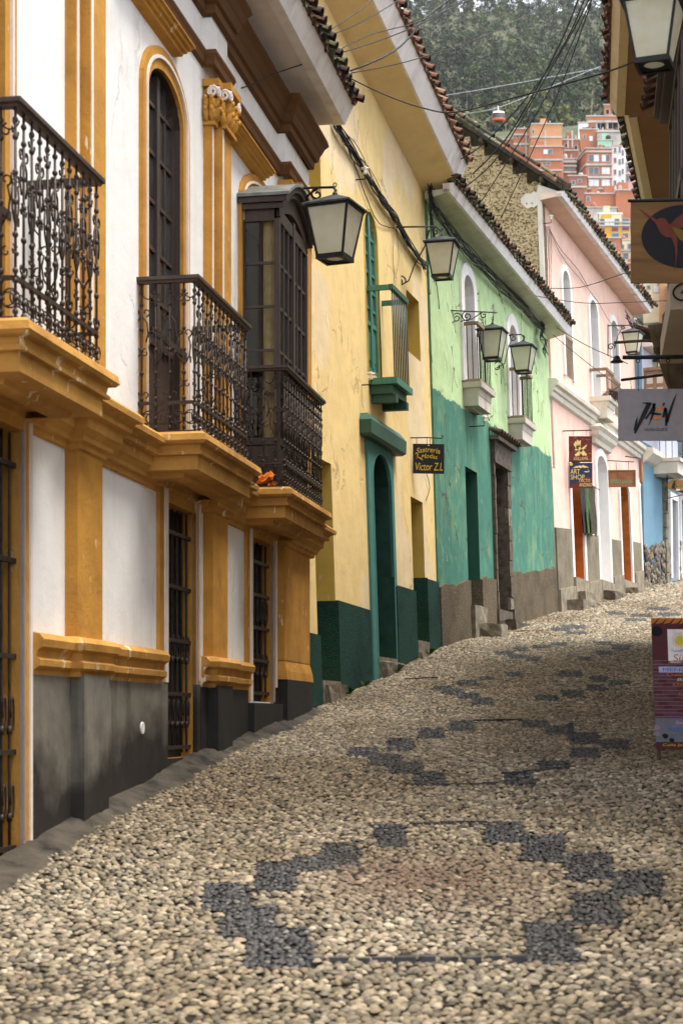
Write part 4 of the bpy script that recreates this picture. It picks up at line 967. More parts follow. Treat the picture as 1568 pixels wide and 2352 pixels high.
for u in (gu0 + .03, gu1 - .03): MB().tube([FB.P(u, gn * .5, gzb), FB.P(u, gn * .5, gzt - .03)], .011, 6).build('rod', M['iron_teal'], GB, True)

# ------------------------------------------------------------------ green house
C_END = uY(FC, 40.4)
HC = thing('green_house', 'pale green and teal house with two white arched windows, third on the left', 'house', FC.P(5, 0, float(gz(35))))
nC = .45
uc0, zc0 = FC.at(1058, 471, nC); uc1, zc1 = FC.at(1281, 740, nC)
def ZC(u): return zc0 + (zc1 - zc0) * (u - uc0) / (uc1 - uc0)
co1 = dict(u0=FC.at(1072, 1230)[0], u1=FC.at(1099, 1230)[0], z0=FC.at(1106, 1398)[1], z1=FC.at(1091, 1084)[1], depth=.7, rmat=M['c_reveal'], back=M['void'], door=True)
co2 = dict(u0=FC.at(1134, 1230)[0], u1=FC.at(1161, 1230)[0], z0=FC.at(1170, 1408)[1], z1=FC.at(1160, 1080)[1], depth=.35, rmat=M['old_stone'], back=M['void'], door=True)
cw1 = dict(u0=FC.at(1064, 780)[0], u1=FC.at(1086, 780)[0], z0=FC.at(1085, 893)[1], z1=FC.at(1075, 638)[1], rise=.30, depth=.45, rmat=M['c_white'])
cw2 = dict(u0=FC.at(1168, 880)[0], u1=FC.at(1186, 880)[0], z0=FC.at(1188, 975)[1], z1=FC.at(1177, 752)[1], rise=.30, depth=.45, rmat=M['c_white'])
wall(FC, 'wall', 0, C_END, -.2, lambda u: ZC(u) + .1, [co1, co2, cw1, cw2], HC, M['c_wall'], .7)
MB().fbox(FC, 0, C_END, -6, -1.0, -.2, lambda u: ZC(u) - .1).build('house_block', M['c_wall'], HC)
eave(FC, -.15, C_END + .15, nC, ZC, HC, M['c_soffit'], M['fascia'], ['tile_c', 'tile_a', 'tile_moss', 'tile_d', 'tile_c'], 0, .15, 22, 4.5, sp=.25, rmat=M['tile_moss'], drop=-.10)
def gC(u): return FC.g(u) - .3
for a, b in ((0, co1['u0']), (co1['u1'], co2['u0'] - .12), (co2['u1'] + .32, C_END)):
    n_ = 8
    for k in range(n_):
        q0, q1 = a + (b - a) * k / n_, a + (b - a) * (k + 1) / n_
        MB().fbox(FC, q0, q1, 0, .05, gC, lambda u: FC.g(u) + 1.06 + .035 * math.sin(u * 4.1) + .02 * math.sin(u * 9.7)).build('plinth', M['c_plinth'], HC)
MB().fbox(FC, co1['u1'] - .006, co1['u1'] - .001, -.7, .045, gC, lambda u: FC.g(u) + 1.06).build('plinth', M['c_plinth'], HC)
# old stone doorway
ux = co2['u0'] - .12; zz = FC.g(ux) + .05; blk = 0
while zz < co2['z1'] - .05:
    hh = random.uniform(.3, .48); z1_ = min(zz + hh, co2['z1'] - .0)
    MB().fbox(FC, co2['u0'] - .12, co2['u0'] - .002, -.3, .06 + random.uniform(0, .02), zz, z1_ - .015).build('stone_block', M['old_stone'], HC)
    MB().fbox(FC, co2['u1'] + .002, co2['u1'] + .30, -.34, .06 + random.uniform(0, .03), zz - .03, z1_ - .045).build('stone_block', M['stone_block'] if random.random() < .3 else M['old_stone'], HC)
    zz += hh
MB().fbox(FC, co2['u0'] - .14, co2['u1'] + .34, -.02, .10, co2['z1'] - .02, co2['z1'] + .42).build('lintel', M['old_stone'], HC)
MB().fbox(FC, co2['u0'] - .22, co2['u1'] + .42, -.02, .20, co2['z1'] + .42, co2['z1'] + .50).build('lintel', M['old_stone'], HC)
for k in range(8):
    u = co2['u0'] - .15 + (co2['u1'] - co2['u0'] + .5) * k / 7; Y = (FC.N() * .95 - Vector((0, 0, .3))).normalized(); X = FC.T(); Z = X.cross(Y); X = -X if Z.z < 0 else X; Z = X.cross(Y)
    inst('tile', tile('tile_a' if k % 3 else 'tile_c', True), HC, FC.P(u, .26, co2['z1'] + .54), Matrix((X, Y, Z)).transposed())
MB().fbox(FC, co2['u1'] + .0, co2['u1'] + .34, -.3, .14, FC.g(co2['u1']) - .2, FC.g(co2['u1']) + .34).build('stone_base', M['old_stone'], HC)
MB().fbox(FC, co2['u0'] - .16, co2['u1'] + .0, -.3, .10, FC.g(co2['u1']) - .2, co2['z0']).build('threshold', M['old_stone'], HC)
# white windows with consoles and rod railings
for o, gx in ((cw1, (1123, 775)), (cw2, (1219, 877))):
    arch_surround(FC, o['u0'], o['u1'], o['z0'], o['z1'], o['rise'], .24, .05, HC, M['c_white'])
    leaf_window(FC, o['u0'], o['u1'], o['z0'], o['z1'] - .05, -.40, 2, 4, HC, M['c_white'], M['pane_grey'], .25, .06, .6)
    bn = .30; a = o['u0'] - .14; b = FC.at(gx[0], gx[1], bn)[0]; zb = o['z0']; zt = zb + 1.12 if o is cw1 else zb + 1.05
    prof = [(0, zb - .5), (-.15, zb - .46), (-.13, zb - .38), (-.05, zb - .36), (-.03, zb - .26), (.04, zb - .24), (.05, zb - .14), (.11, zb - .12), (.12, zb - .02), (.0, zb)]
    prof = [(-.20, zb - .50), (-.17, zb - .50), (-.14, zb - .40), (-.09, zb - .38), (-.07, zb - .28), (.0, zb - .26), (.01, zb - .15), (.07, zb - .13), (.08, zb - .03), (-.2, zb - .03)]
    fixn(MB().sweep(FC, [(a, -.02), (a, bn), (b, bn), (b, -.02)], prof).build('console', M['c_console'], HC))
    MB().fbox(FC, a, b, 0, bn - .01, zb - .47, zb - .04).build('console', M['c_console'], HC)
    MB().fbox(FC, a - .05, b + .05, 0, bn + .05, zb - .03, zb + .025).build('balcony_board', M['wood_rail'], HC)
    rl = bpy.data.objects.new('railing', None); COL.objects.link(rl); rl.parent = HC
    hr = MB(); hr.fbox(FC, a - .02, b + .02, bn - .03, bn + .03, zt - .06, zt); hr.fbox(FC, a - .03, a + .03, 0, bn - .03, zt - .06, zt); hr.fbox(FC, b - .03, b + .03, 0, bn - .03, zt - .06, zt); hr.build('handrail', M['wood_rail'], rl)
    nr = int((b - a) / .12)
    for k in range(nr + 1): MB().tube([FC.P(a + (b - a) * k / nr, bn, zb), FC.P(a + (b - a) * k / nr, bn, zt - .03)], .009, 5).build('rod', M['iron_black'], rl)
    for uu in (a, b):
        for k in (1, 2): MB().tube([FC.P(uu, bn * k / 3, zb), FC.P(uu, bn * k / 3, zt - .03)], .009, 5).build('rod', M['iron_black'], rl)

# ------------------------------------------------------------------ pink house with bare adobe gable
D_END = uY(FD, 50.2)
HD = thing('pink_house', 'pink house with white arched windows and a bare adobe gable, fourth on the left', 'house', FD.P(5, 0, float(gz(45))))
nD = .52
ud0, zd0 = FD.at(1285, 443, nD); ud1, zd1 = FD.at(1472, 690, nD)
def ZD(u): return zd0 + (zd1 - zd0) * (u - ud0) / (ud1 - ud0)
def dop(xl, xr, yr, ytop, ybot, rise, mat, **k):
    return dict(u0=FD.at(xl, yr)[0], u1=FD.at(xr, yr)[0], z0=FD.at(xr, ybot)[1], z1=FD.at((xl + xr) / 2, ytop)[1], rise=rise, depth=.6, rmat=mat, back=mat if mat is not M['c_white'] else M['c_white'], **k)
D1 = dop(1313, 1337, 1230, 1052, 1333, .35, M['d_orange'], door=True); D2 = dop(1372, 1394, 1200, 1052, 1338, .35, M['c_white'], door=True)
D3 = dop(1425, 1446, 1250, 1112, 1338, .3, M['d_orange'], door=True); D4 = dop(1471, 1487, 1250, 1112, 1342, .3, M['d_orange'], door=True)
W1 = dop(1292, 1308, 750, 628, 872, .35, M['c_white']); W2 = dop(1354, 1371, 800, 695, 925, .35, M['c_white']); W3 = dop(1403, 1418, 850, 742, 960, .35, M['c_white'])
wall(FD, 'wall', 0, D_END, 1, lambda u: ZD(u) + .1, [D1, D2, D3, D4, W1, W2, W3], HD, M['d_wall'], .6)
MB().fbox(FD, .25, D_END, -8, -.9, 1, lambda u: ZD(u) - .2).build('house_block', M['d_wall'], HD)
PD = 37.5
eave(FD, -.12, D_END + .1, nD, ZD, HD, M['d_soffit'], M['fascia'], ['tile_c', 'tile_moss', 'tile_c', 'tile_d', 'tile_a'], 0, .11, PD, 7.5, sp=.27, rmat=M['tile_moss'], drop=-.05)
for o in (D1, D2, D3, D4, W1, W2, W3): arch_surround(FD, o['u0'], o['u1'], o['z0'], o['z1'], o['rise'], .20 if o in (D1, D2) else .16, .05, HD, M['c_white'])
for o in (W1, W2, W3): leaf_window(FD, o['u0'], o['u1'], o['z0'], o['z1'] - .05, -.45, 2, 4, HD, M['c_white'], M['pane_grey'], .3, .06, .7)
leaf_window(FD, D3['u0'], D3['u1'], D3['z0'], D3['z1'] - .05, -.42, 2, 4, HD, M['wood_dark'], M['pane'], .25, .06, .7, 'door_leaf')
# adobe gable above the green house's roof, pitted and stepped at its top
m_, t_, b_ = nodes('adobe'); co_ = N(t_, 'ShaderNodeTexCoord').outputs['Object']
vo = N(t_, 'ShaderNodeTexVoronoi', i_Scale=16.0, i_Randomness=1.0); t_.links.new(stretched(t_, co_, 1, 1, 1.3), vo.inputs['Vector'])
pit = ramp(t_, math_(t_, 'ADD', noise(t_, stretched(t_, co_, 19, 19, 24), 1, 5, .7), math_(t_, 'MULTIPLY', vo.outputs['Distance'], .25)), [(.44, (0, 0, 0)), (.60, (1, 1, 1))])
cc_ = mix(t_, pit, (.13, .09, .045), (.55, .43, .245)); cc_ = mix(t_, ramp(t_, noise(t_, co_, 1.2, 4), [(.4, (0, 0, 0)), (.7, (.5, .5, .5))]), cc_, (.40, .29, .14))
t_.links.new(cc_, b_.inputs['Base Color']); b_.inputs['Roughness'].default_value = .95; b_.inputs['Specular IOR Level'].default_value = .1
bump(t_, b_, math_(t_, 'ADD', pit, noise(t_, co_, 20, 4, .7)), 1.0, .05); M['adobe'] = m_
tp = math.tan(R(PD)); ga = MB(); step = .34; n_ = 0.0; vs = []
def gtop(n): return ZD(0) + .11 + (nD + .06 - n) * tp
cols = []
while n_ > -6.5:
    cols.append((n_, n_ - step, gtop(n_) - .12 - .03)); n_ -= step
GX, GZ = 14, 26
for a, b, zt in cols:                       # a grid of small dented facets on each stepped column
    for i in range(3):
        n0_, n1_ = a + (b - a) * i / 3, a + (b - a) * (i + 1) / 3
        ga.add([FD.P(-.02, n0_, 6), FD.P(-.02, n1_, 6), FD.P(-.02, n1_, zt), FD.P(-.02, n0_, zt), FD.P(.3, n0_, 6), FD.P(.3, n1_, 6), FD.P(.3, n1_, zt), FD.P(.3, n0_, zt)], [(0, 1, 2, 3), (3, 2, 6, 7), (0, 3, 7, 4), (1, 5, 6, 2)])
gab = ga.build('adobe_gable', M['adobe'], HD); gab['label'] = 'bare pitted adobe gable wall with stepped top'
# adobe lumps and voids proud of the gable (countless: one mesh)
lm = MB()
for k in range(900):
    n_ = -random.uniform(.02, 5.2); z = random.uniform(8.8, gtop(n_) - .25); s_ = random.uniform(.02, .07)
    p = FD.P(-.02, n_, z); e = [Vector((random.uniform(-1, 1), random.uniform(-1, 1), random.uniform(-.8, .8))).normalized() * s_ * random.uniform(.5, 1.1) for _ in range(5)]
    q = [p + FD.N() * -s_ - FD.T() * .0, p + FD.N() * s_, p + Vector((0, 0, s_ * .8)), p - Vector((0, 0, s_ * .7)), p - FD.T() * s_ * .8, p + FD.T() * .03]
    q = [a + Vector((random.uniform(-.3, .3), random.uniform(-.3, .3), random.uniform(-.3, .3))) * s_ for a in q]
    lm.add(q, [(0, 2, 4), (2, 1, 4), (1, 3, 4), (3, 0, 4)])
lo = lm.build('adobe_lumps', M['adobe'], HD); lo['kind'] = 'stuff'
# plastered patch at the eave corner
MB().poly([FD.P(-.05, n, z) for n, z in ((nD - .02, ZD(0)), (.0, ZD(0) - .03), (-.05, ZD(0) - .12), (-.10, ZD(0) - .13), (-.17, ZD(0) - .19), (-.26, ZD(0) - .17), (-.34, ZD(0) - .20), (-.43, ZD(0) - .12), (-.49, ZD(0) - .05), (-.50, ZD(0) + .05), (-.44, ZD(0) + .10), (-.36, ZD(0) + .17), (-.24, ZD(0) + .15), (-.16, ZD(0) + .20), (-.10, ZD(0) + .16), (-.05, gtop(-.05) - .25), (nD - .02, gtop(nD) - .06))], FD.T() * .06).build('plaster_patch', M['d_cream'], HD)
MB().fbox(FD, -.045, .05, -.10, .004, 6, lambda u: ZD(u) - .02).build('plaster_edge', M['d_cream'], HD)
# verge tiles and purlin ends up the gable
vt = MB()
T_, Nn = FD.T(), FD.N()
for k in range(13):
    n_ = nD + .1 - k * .36; Y = (Nn * math.cos(R(PD)) - Vector((0, 0, math.sin(R(PD))))).normalized(); X = T_; Z = X.cross(Y); X = -X if Z.z < 0 else X; Z = X.cross(Y)
    inst('tile', tile(random.choice(['tile_moss', 'tile_c', 'tile_c', 'tile_a']), True), HD, FD.P(-.17, n_ + .1, gtop(n_) + .10), Matrix((X, Y, Z)).transposed())
    if k and k % 2: MB().tube([FD.P(-.22, n_ - .2, gtop(n_ - .2) - .09), FD.P(.2, n_ - .2, gtop(n_ - .2) - .09)], .06, 7).build('purlin_end', M['wood_beam'], HD, True)
MB().poly([FD.P(-.25, nD + .05, gtop(nD + .05) - .02), FD.P(-.25, -6.5, gtop(-6.5) - .02), FD.P(-.25, -6.5, gtop(-6.5) + .06), FD.P(-.25, nD + .05, gtop(nD + .05) + .06)], FD.T() * .4).build('verge_board', M['tile_c'], HD)
# mid cornice
cz = lambda k: (lambda u: FD.at(1252, 846, .25)[1] + (FD.at(1490, 1028, .25)[1] - FD.at(1252, 846, .25)[1]) * u / D_END + k)
fixn(MB().sweep(FD, [(-.1, 0), (D_END + .12, 0)], [(0, cz(.02)), (.20, cz(0)), (.26, cz(-.06)), (.24, cz(-.15)), (.16, cz(-.18)), (.15, cz(-.27)), (.10, cz(-.29)), (.08, cz(-.40)), (0, cz(-.44))]).build('cornice', M['d_cream'], HD))
def consoleD(o, xe, ye, zt, iron=True, nn=.45, lab=None):
    a = o['u0'] - .18; b = FD.at(xe, ye, nn)[0]; zb = o['z0'] + .0
    prof = [(-.30, zb - .62), (-.24, zb - .60), (-.2, zb - .46), (-.12, zb - .42), (-.10, zb - .30), (.0, zb - .26), (.02, zb - .14), (.08, zb - .12), (.09, zb - .0), (-.2, zb)]
    fixn(MB().sweep(FD, [(a, 0), (a, nn), (b, nn), (b, 0)], prof).build('console', M['d_cream'], HD)); MB().fbox(FD, a, b, 0, nn - .02, zb - .56, zb - .01).build('console', M['d_cream'], HD)
    rl = bpy.data.objects.new('railing', None); COL.objects.link(rl); rl.parent = HD
    hr = MB(); hr.fbox(FD, a - .02, b + .02, nn - .03, nn + .03, zt - .07, zt); hr.fbox(FD, a - .03, a + .03, 0, nn - .03, zt - .07, zt); hr.fbox(FD, b - .03, b + .03, 0, nn - .03, zt - .07, zt); hr.build('handrail', M['wood_rail'], rl)
    nr = int((b - a) / .14)
    for k in range(nr + 1): MB().tube([FD.P(a + (b - a) * k / nr, nn, zb), FD.P(a + (b - a) * k / nr, nn, zt - .03)], .012 if k % 4 else .022, 5).build('rod', M['wood_rail'], rl)
    return a, b
wa, wb = consoleD(W2, 1407, 858, FD.at(1371, 826, .45)[1])
for o in (W1, W3):
    rl = bpy.data.objects.new('railing', None); COL.objects.link(rl); rl.parent = HD
    MB().fbox(FD, o['u0'], o['u1'], .02, .07, o['z0'] + .95, o['z0'] + 1.02).build('handrail', M['wood_rail'], rl)
    for k in range(7): u = o['u0'] + (o['u1'] - o['u0']) * (k + .5) / 7; MB().tube([FD.P(u, .05, o['z0']), FD.P(u, .05, o['z0'] + .96)], .012, 5).build('rod', M['wood_rail'], rl)
# dry twigs on the balcony edge
tw = MB()
for k in range(60):
    u = random.uniform(wa, wb); z = W2['z0'] + random.uniform(-.05, .16); p = FD.P(u, .5 + random.uniform(-.06, .08), z); d = Vector((random.uniform(-1, 1), random.uniform(-1, 1), random.uniform(-.5, .5))) * .25
    tw.tube([p - d, p + Vector((0, 0, .03)), p + d], .010, 4)
t2 = tag(tw.build('dry_twigs', M['iron']), 'tangle of dark dry twigs along the edge of the pink house balcony', 'twigs'); t2['kind'] = 'stuff'
# door hood over the second door, plinths and base
a, b, zt = D2['u0'] - .3, D2['u1'] + .35, FD.at(1384, 1034)[1]
fixn(MB().sweep(FD, [(a, 0), (a, .02), (b, .02), (b, 0)], [(0, zt + .48), (.26, zt + .46), (.30, zt + .38), (.22, zt + .3), (.2, zt + .2), (.1, zt + .12), (.08, zt), (0, zt - .02)]).build('hood_moulding', M['d_cream'], HD))
zp0, zp1 = FD.at(1286, 1214)[1], FD.at(1450, 1246)[1]; up0, up1 = FD.at(1286, 1214)[0], FD.at(1450, 1246)[0]
def ZP(u): return zp0 + (zp1 - zp0) * (u - up0) / (up1 - up0)
cut = sorted([(o['u0'] - .2, o['u1'] + .2) for o in (D1, D2, D3, D4)]); a = 0.0
for c0, c1 in cut + [(D_END, D_END)]:
    if c0 - a > .05:
        MB().fbox(FD, a, c0, 0, .045, lambda u: FD.g(u) + .5, lambda u: ZP(u) + .03 * math.sin(u * 5)).build('plinth', M['d_plinth'], HD)
        MB().fbox(FD, a, c0, 0, .10, lambda u: FD.g(u) - .3, lambda u: FD.g(u) + .52).build('base_course', M['d_base'], HD)
    a = c1
for o in (D1, D2, D3, D4):
    MB().fbox(FD, o['u0'] - .2, o['u1'] + .2, -.5, .11, lambda u: FD.g(u) - .3, o['z0'] - .003).build('threshold', M['d_base'], HD)
# doorsteps of the three houses: each a thing
def step_stone(F, u0, u1, n0, n1, z1, mat, label, jit=.02):
    c = F.P((u0 + u1) / 2, (n0 + n1) / 2, F.g((u0 + u1) / 2)); mb = MB(); mb.fbox(F, u0, u1, n0, n1, lambda u: F.g(u) - .15, z1)
    o = mb.build('doorstep', mat); bm = bmesh.new(); bm.from_mesh(o.data); bmesh.ops.subdivide_edges(bm, edges=bm.edges, cuts=2, use_grid_fill=True)
    for v in bm.verts: v.co += Vector((random.uniform(-jit, jit), random.uniform(-jit, jit), random.uniform(-jit, jit) * .7))
    bmesh.ops.recalc_face_normals(bm, faces=bm.faces); bm.to_mesh(o.data); bm.free()
    return tag(o, label, 'step', 'stone steps along the left wall')
def su(F, x, y, n): return F.at(x, y, n)[0]
step_stone(FC, FC.at(1088, 1440)[0], FC.at(1088, 1440)[0] + .62, .06, .52, FC.at(1120, 1430, .35)[1], M['stone_light'], 'big rough boulder step below the black doorway of the green house', .025)
step_stone(FC, co1['u0'] - .05, co1['u1'] + .0, -.25, .12, co1['z0'], M['stone_light'], 'inner stone step in the black doorway of the green house', .03)
step_stone(FC, co2['u0'] - .1, co2['u1'] + .2, .02, .40, FC.g(co2['u0']) + .18, M['old_stone'], 'dark broken step below the stone doorway of the green house', .03)
step_stone(FD, su(FD, 1330, 1390, .4), su(FD, 1368, 1390, .4), .1, .5, FD.at(1345, 1381, .4)[1], M['stone_block'], 'grey block step below the first orange door of the pink house', .015)
step_stone(FD, D1['u0'] - .1, D1['u1'] + .1, .1, .3, FD.at(1335, 1358, .2)[1], M['d_base'], 'upper cement step of the first orange door of the pink house', .015)
step_stone(FD, D2['u0'] - .15, D2['u1'] + .25, .1, .4, FD.at(1390, 1352, .3)[1], M['old_stone'], 'dark ledge step below the white arched door of the pink house', .02)
step_stone(FD, D3['u0'] - .1, D3['u1'] + .35, .1, .45, FD.at(1440, 1341, .4)[1], M['stone_block'], 'tall dark block step below the second orange door of the pink house', .015)
step_stone(FB, bo_dr['u0'], bo_dr['u1'] + .05, .02, .16, FB.at(885, 1520, .1)[1], M['stone_block'], 'pair of brown step stones below the teal-framed arched door', .02)
step_stone(FB, bo_n1['u0'] + .1, bo_n1['u1'], .02, .12, FB.at(755, 1572, .1)[1], M['stone_block'], 'brown step stone beside the corner of the white house', .02)
step_stone(FB, bo_s2['u0'], bo_s2['u1'], .02, .12, FB.at(973, 1500, .1)[1], M['stone_block'], 'small step stone below the narrow niche at the end of the yellow house', .015)

# ------------------------------------------------------------------ blue house at the bend
E_END = 14.0
HE = thing('blue_house', 'blue house with rubble base and white balconies beyond the pink house', 'house', FE.P(3, 0, float(gz(53))))
zE = 11.0
E2 = dict(u0=FE.at(1538, 1230)[0], u1=FE.at(1551, 1230)[0], z0=FE.at(1545, 1330)[1], z1=FE.at(1545, 1150)[1], depth=.5, rmat=M['e_lilac'], back=M['void'], door=True)
E3 = dict(u0=FE.at(1560, 1230)[0], u1=FE.at(1572, 1230)[0], z0=FE.at(1565, 1330)[1], z1=FE.at(1565, 1150)[1], depth=.5, rmat=M['e_lilac'], back=M['void'], door=True)
ue = FE.at(1521, 1200)[0]
wall(FE, 'wall', 0, E_END, 3, zE, [E2, E3], HE, M['e_wall'], .5)
MB().fbox(FE, 0, E_END, -6, -.8, 3, zE).build('house_block', M['e_wall'], HE)
MB().fbox(FE, 0, E_END, 0, .03, FE.at(1500, 1030)[1], zE).build('upper_wall', M['e_lilac'], HE)
for o in (E2, E3): rect_surround(FE, o['u0'], o['u1'], o['z0'], o['z1'], .22, .16, .2, .08, HE, M['c_white'])
zz = FE.g(ue)
while zz < FE.at(1525, 1075)[1]:
    hh = random.uniform(.28, .45); MB().fbox(FE, ue - .03, ue + .30, 0, .10 + random.uniform(0, .04), zz, zz + hh - .02).build('stone_block', M['stone_light'], HE); zz += hh
pitch_e = eave(FE, 0, E_END, .6, zE, HE, M['soffit_white'], M['fascia'], ['tile_c', 'tile_a'], 0, .2, 24, 5, tu0=0, tu1=3, sp=.3)
# rubble base: each stone a part
for k in range(230):
    u = random.uniform(.0, E2['u0'] - .3) if k < 190 else random.uniform(E2['u1'] + .2, E3['u0'] - .2)
    z = FE.g(u) + random.random() ** 1.2 * 1.25 - .05; s_ = random.uniform(.07, .16)
    mb = MB(); pts = []
    for a in range(6):
        for e, rr in ((-.5, .75), (.0, 1.0), (.55, .6)): pts.append(FE.P(u + s_ * rr * math.cos(a * 1.047) * random.uniform(.8, 1.15), .0 + s_ * (.35 + e * .5), z + s_ * .8 * rr * math.sin(a * 1.047) * random.uniform(.8, 1.15)))
    fs = [(a * 3 + q, ((a + 1) % 6) * 3 + q, ((a + 1) % 6) * 3 + q + 1, a * 3 + q + 1) for a in range(6) for q in (0, 1)] + [tuple(a * 3 + 2 for a in range(6))]
    mb.add(pts, fs); mb.build('rubble_stone', random.choice([M['stone_block'], M['stone_light'], M['old_stone']]), HE)
# balconies of the blue house
for (xa, xb, yt, lab) in ((1500, 1552, 1026, 'a'), (1552, 1600, 1060, 'b')):
    nn = .75; a = FE.at(xa, 1060)[0]; b = FE.at(xb, 1040, nn)[0]; b = max(b, a + 1.3); zb = FE.at((xa + xb) / 2, yt + 6, nn)[1]
    prof = [(-.35, zb - .5), (-.28, zb - .48), (-.22, zb - .3), (-.05, zb - .26), (-.02, zb - .12), (.06, zb - .1), (.07, zb), (-.3, zb)]
    fixn(MB().sweep(FE, [(a, 0), (a, nn), (b, nn), (b, 0)], prof).build('balcony_slab', M['d_cream'], HE)); MB().fbox(FE, a, b, 0, nn - .03, zb - .45, zb - .01).build('balcony_slab', M['d_cream'], HE)
    rl = bpy.data.objects.new('railing', None); COL.objects.link(rl); rl.parent = HE
    h = MB(); h.fbox(FE, a, b, nn - .02, nn + .02, zb + 1.0, zb + 1.04); h.fbox(FE, a - .02, a + .02, 0, nn - .02, zb + 1.0, zb + 1.04); h.fbox(FE, a, b, nn - .012, nn + .012, zb + .15, zb + .18); h.build('handrail', M['iron_teal'], rl)
    for k in range(12): MB().tube([FE.P(a + (b - a) * k / 11, nn, zb), FE.P(a + (b - a) * k / 11, nn, zb + 1.0)], .013, 4).build('rod', M['iron_teal'], rl)
    for k in range(4): MB().tube([FE.P(a, nn * k / 4, zb), FE.P(a, nn * k / 4, zb + 1.0)], .013, 4).build('rod', M['iron_teal'], rl)
fixn(MB().sweep(FE, [(0, 0), (E_END, 0)], [(0, FE.at(1495, 1040)[1]), (.3, FE.at(1495, 1040)[1]), (.32, FE.at(1495, 1045)[1] - .1), (.1, FE.at(1495, 1045)[1] - .3), (0, FE.at(1495, 1045)[1] - .35)]).build('cornice', M['d_cream'], HE))
# enclosed wooden balcony of the blue house
a, b = FE.at(1456, 860, .7)[0], FE.at(1486, 850, .7)[0]
a = .15; b = 1.9
zl, zh = FE.at(1470, 900, .7)[1], FE.at(1470, 806, .7)[1]
WB = thing('wooden_balcony', 'small enclosed brown wooden balcony at the bend beside the far lanterns', 'balcony', FE.P(a, .3, zl))
mb = MB()
for u in np.linspace(a, b, 5): mb.fbox(FE, u - .05, u + .05, .6, .7, zl, zh)
for n_ in (.0, .3): mb.fbox(FE, a - .05, a + .05, n_, n_ + .1, zl, zh)
for z in np.linspace(zl, zh, 4): mb.fbox(FE, a - .04, b + .04, .61, .69, z - .05, z + .05); mb.fbox(FE, a - .04, a + .04, 0, .62, z - .05, z + .05)
mb.build('frame', M['wood_rail'], WB); MB().fbox(FE, a - .12, b + .12, 0, .85, zh + .05, zh + .14).build('roof', M['wood_rail'], WB); MB().fbox(FE, a, b, 0, .64, zl - .1, zl).build('floor', M['wood_rail'], WB)
for z0_, z1_ in zip(np.linspace(zl, zh, 4)[:-1], np.linspace(zl, zh, 4)[1:]): MB().fbox(FE, a - .01, a + .01, .1, .6, z0_ + .05, z1_ - .05).build('panel', M['d_cream'], WB)

# ------------------------------------------------------------------ right-hand side of the street
def ur(Y): return uY(FR, Y)
HR = thing('right_house', 'brown-soffited house along the right edge, seen mostly as overhanging tiled eave', 'house', FR.P(ur(20), 0, float(gz(20))))
zR = (HZ - 258) / FPX * 26
MB().fbox(FR, ur(13), ur(26), -6, 0, -2, zR + .2).build('wall', M['r_wall'], HR)
nR = FR.at(1418, 258, 0)[0] * 0 + 1.0
eave(FR, ur(13), ur(26), nR, zR, HR, M['r_soffit'], M['r_fascia'], ['tile_a', 'tile_b', 'tile_a', 'tile_c'], 0, .2, 24, 6, tu0=ur(17.5), sp=.25, rmat=M['tile_a'])
MB().fbox(FR, ur(-4), ur(12.98), -6, -1.4, -2.2, 5.6).build('wall', M['r_wall'], HR)  # unseen low wall, added and sized for its shade on the near street
# second house on the right, turned with the bend
X2 = 4.2 + .12; FR2 = Frame((1436 - CX) / FPX * 26.1 + 1.05, 26.05, .262, 0, 0, -1)
HR2 = thing('right_far_house', 'second brown-eaved house on the right beyond the first tiled eave', 'house', FR2.P(3, 0, float(gz(29))))
zR2a = (HZ - 258) / FPX * 26.1; zR2b = FR2.at(1477, 439, 1.0)[1]; uR2b = FR2.at(1477, 439, 1.0)[0]
def ZR2(u): return zR2a + (zR2b - zR2a) * u / max(uR2b, 1)
LR2 = uR2b + 2.5
MB().fbox(FR2, 0, LR2, -6, 0, -1, lambda u: ZR2(u) + .2).build('wall', M['r_wall'], HR2)
eave(FR2, 0.02, LR2, 1.0, ZR2, HR2, M['r_soffit'], M['r_fascia'], ['tile_c', 'tile_a', 'tile_c', 'tile_moss'], 0, .2, 24, 6, sp=.26, rmat=M['tile_c'])
# upturned gable of a further roof showing past the eave
zt_ = (HZ - 100) / FPX * 25
# dark wooden bay of the right house with its own little tiled roof
b0, b1 = ur(15.4), ur(17.85); bn = .56; z0b, z1b = 4.0, 6.30
RB = thing('right_bay_window', 'dark wooden bay window with small tiled roof at the top right edge', 'bay window', FR.P(b0, .3, z0b))
mb = MB()
for u in np.linspace(b0, b1 - .1, 5): mb.fbox(FR, u, u + .1, bn - .1, bn, z0b, z1b)
for z in (z0b, z0b + .9, z1b - .12): mb.fbox(FR, b0, b1, bn - .09, bn + .01, z, z + .12); mb.fbox(FR, b1 - .09, b1 + .01, 0, bn, z, z + .12)
mb.fbox(FR, b1 - .1, b1, 0, .1, z0b, z1b); mb.build('frame', M['wood_dark'], RB)
MB().fbox(FR, b0 + .02, b1 - .03, .02, bn - .05, z0b, z0b + .9).build('panel', M['wood_dark'], RB)
for u0_, u1_ in zip(np.linspace(b0, b1 - .1, 5)[:-1], np.linspace(b0, b1 - .1, 5)[1:]): MB().fbox(FR, u0_ + .1, u1_, bn - .06, bn - .05, z0b + 1.02, z1b - .12).build('pane', M['pane'], RB)
MB().fbox(FR, b1 - .06, b1 - .05, .1, bn - .1, z0b + 1.02, z1b - .12).build('pane', M['pane'], RB)
mb = MB(); mb.fbox(FR, b0 - .05, b1 + .08, 0, bn + .10, z1b, z1b + .07); mb.fbox(FR, b0 - .08, b1 + .12, 0, bn + .16, z1b + .07, z1b + .14); mb.build('roof_moulding', M['wood_dark'], RB)
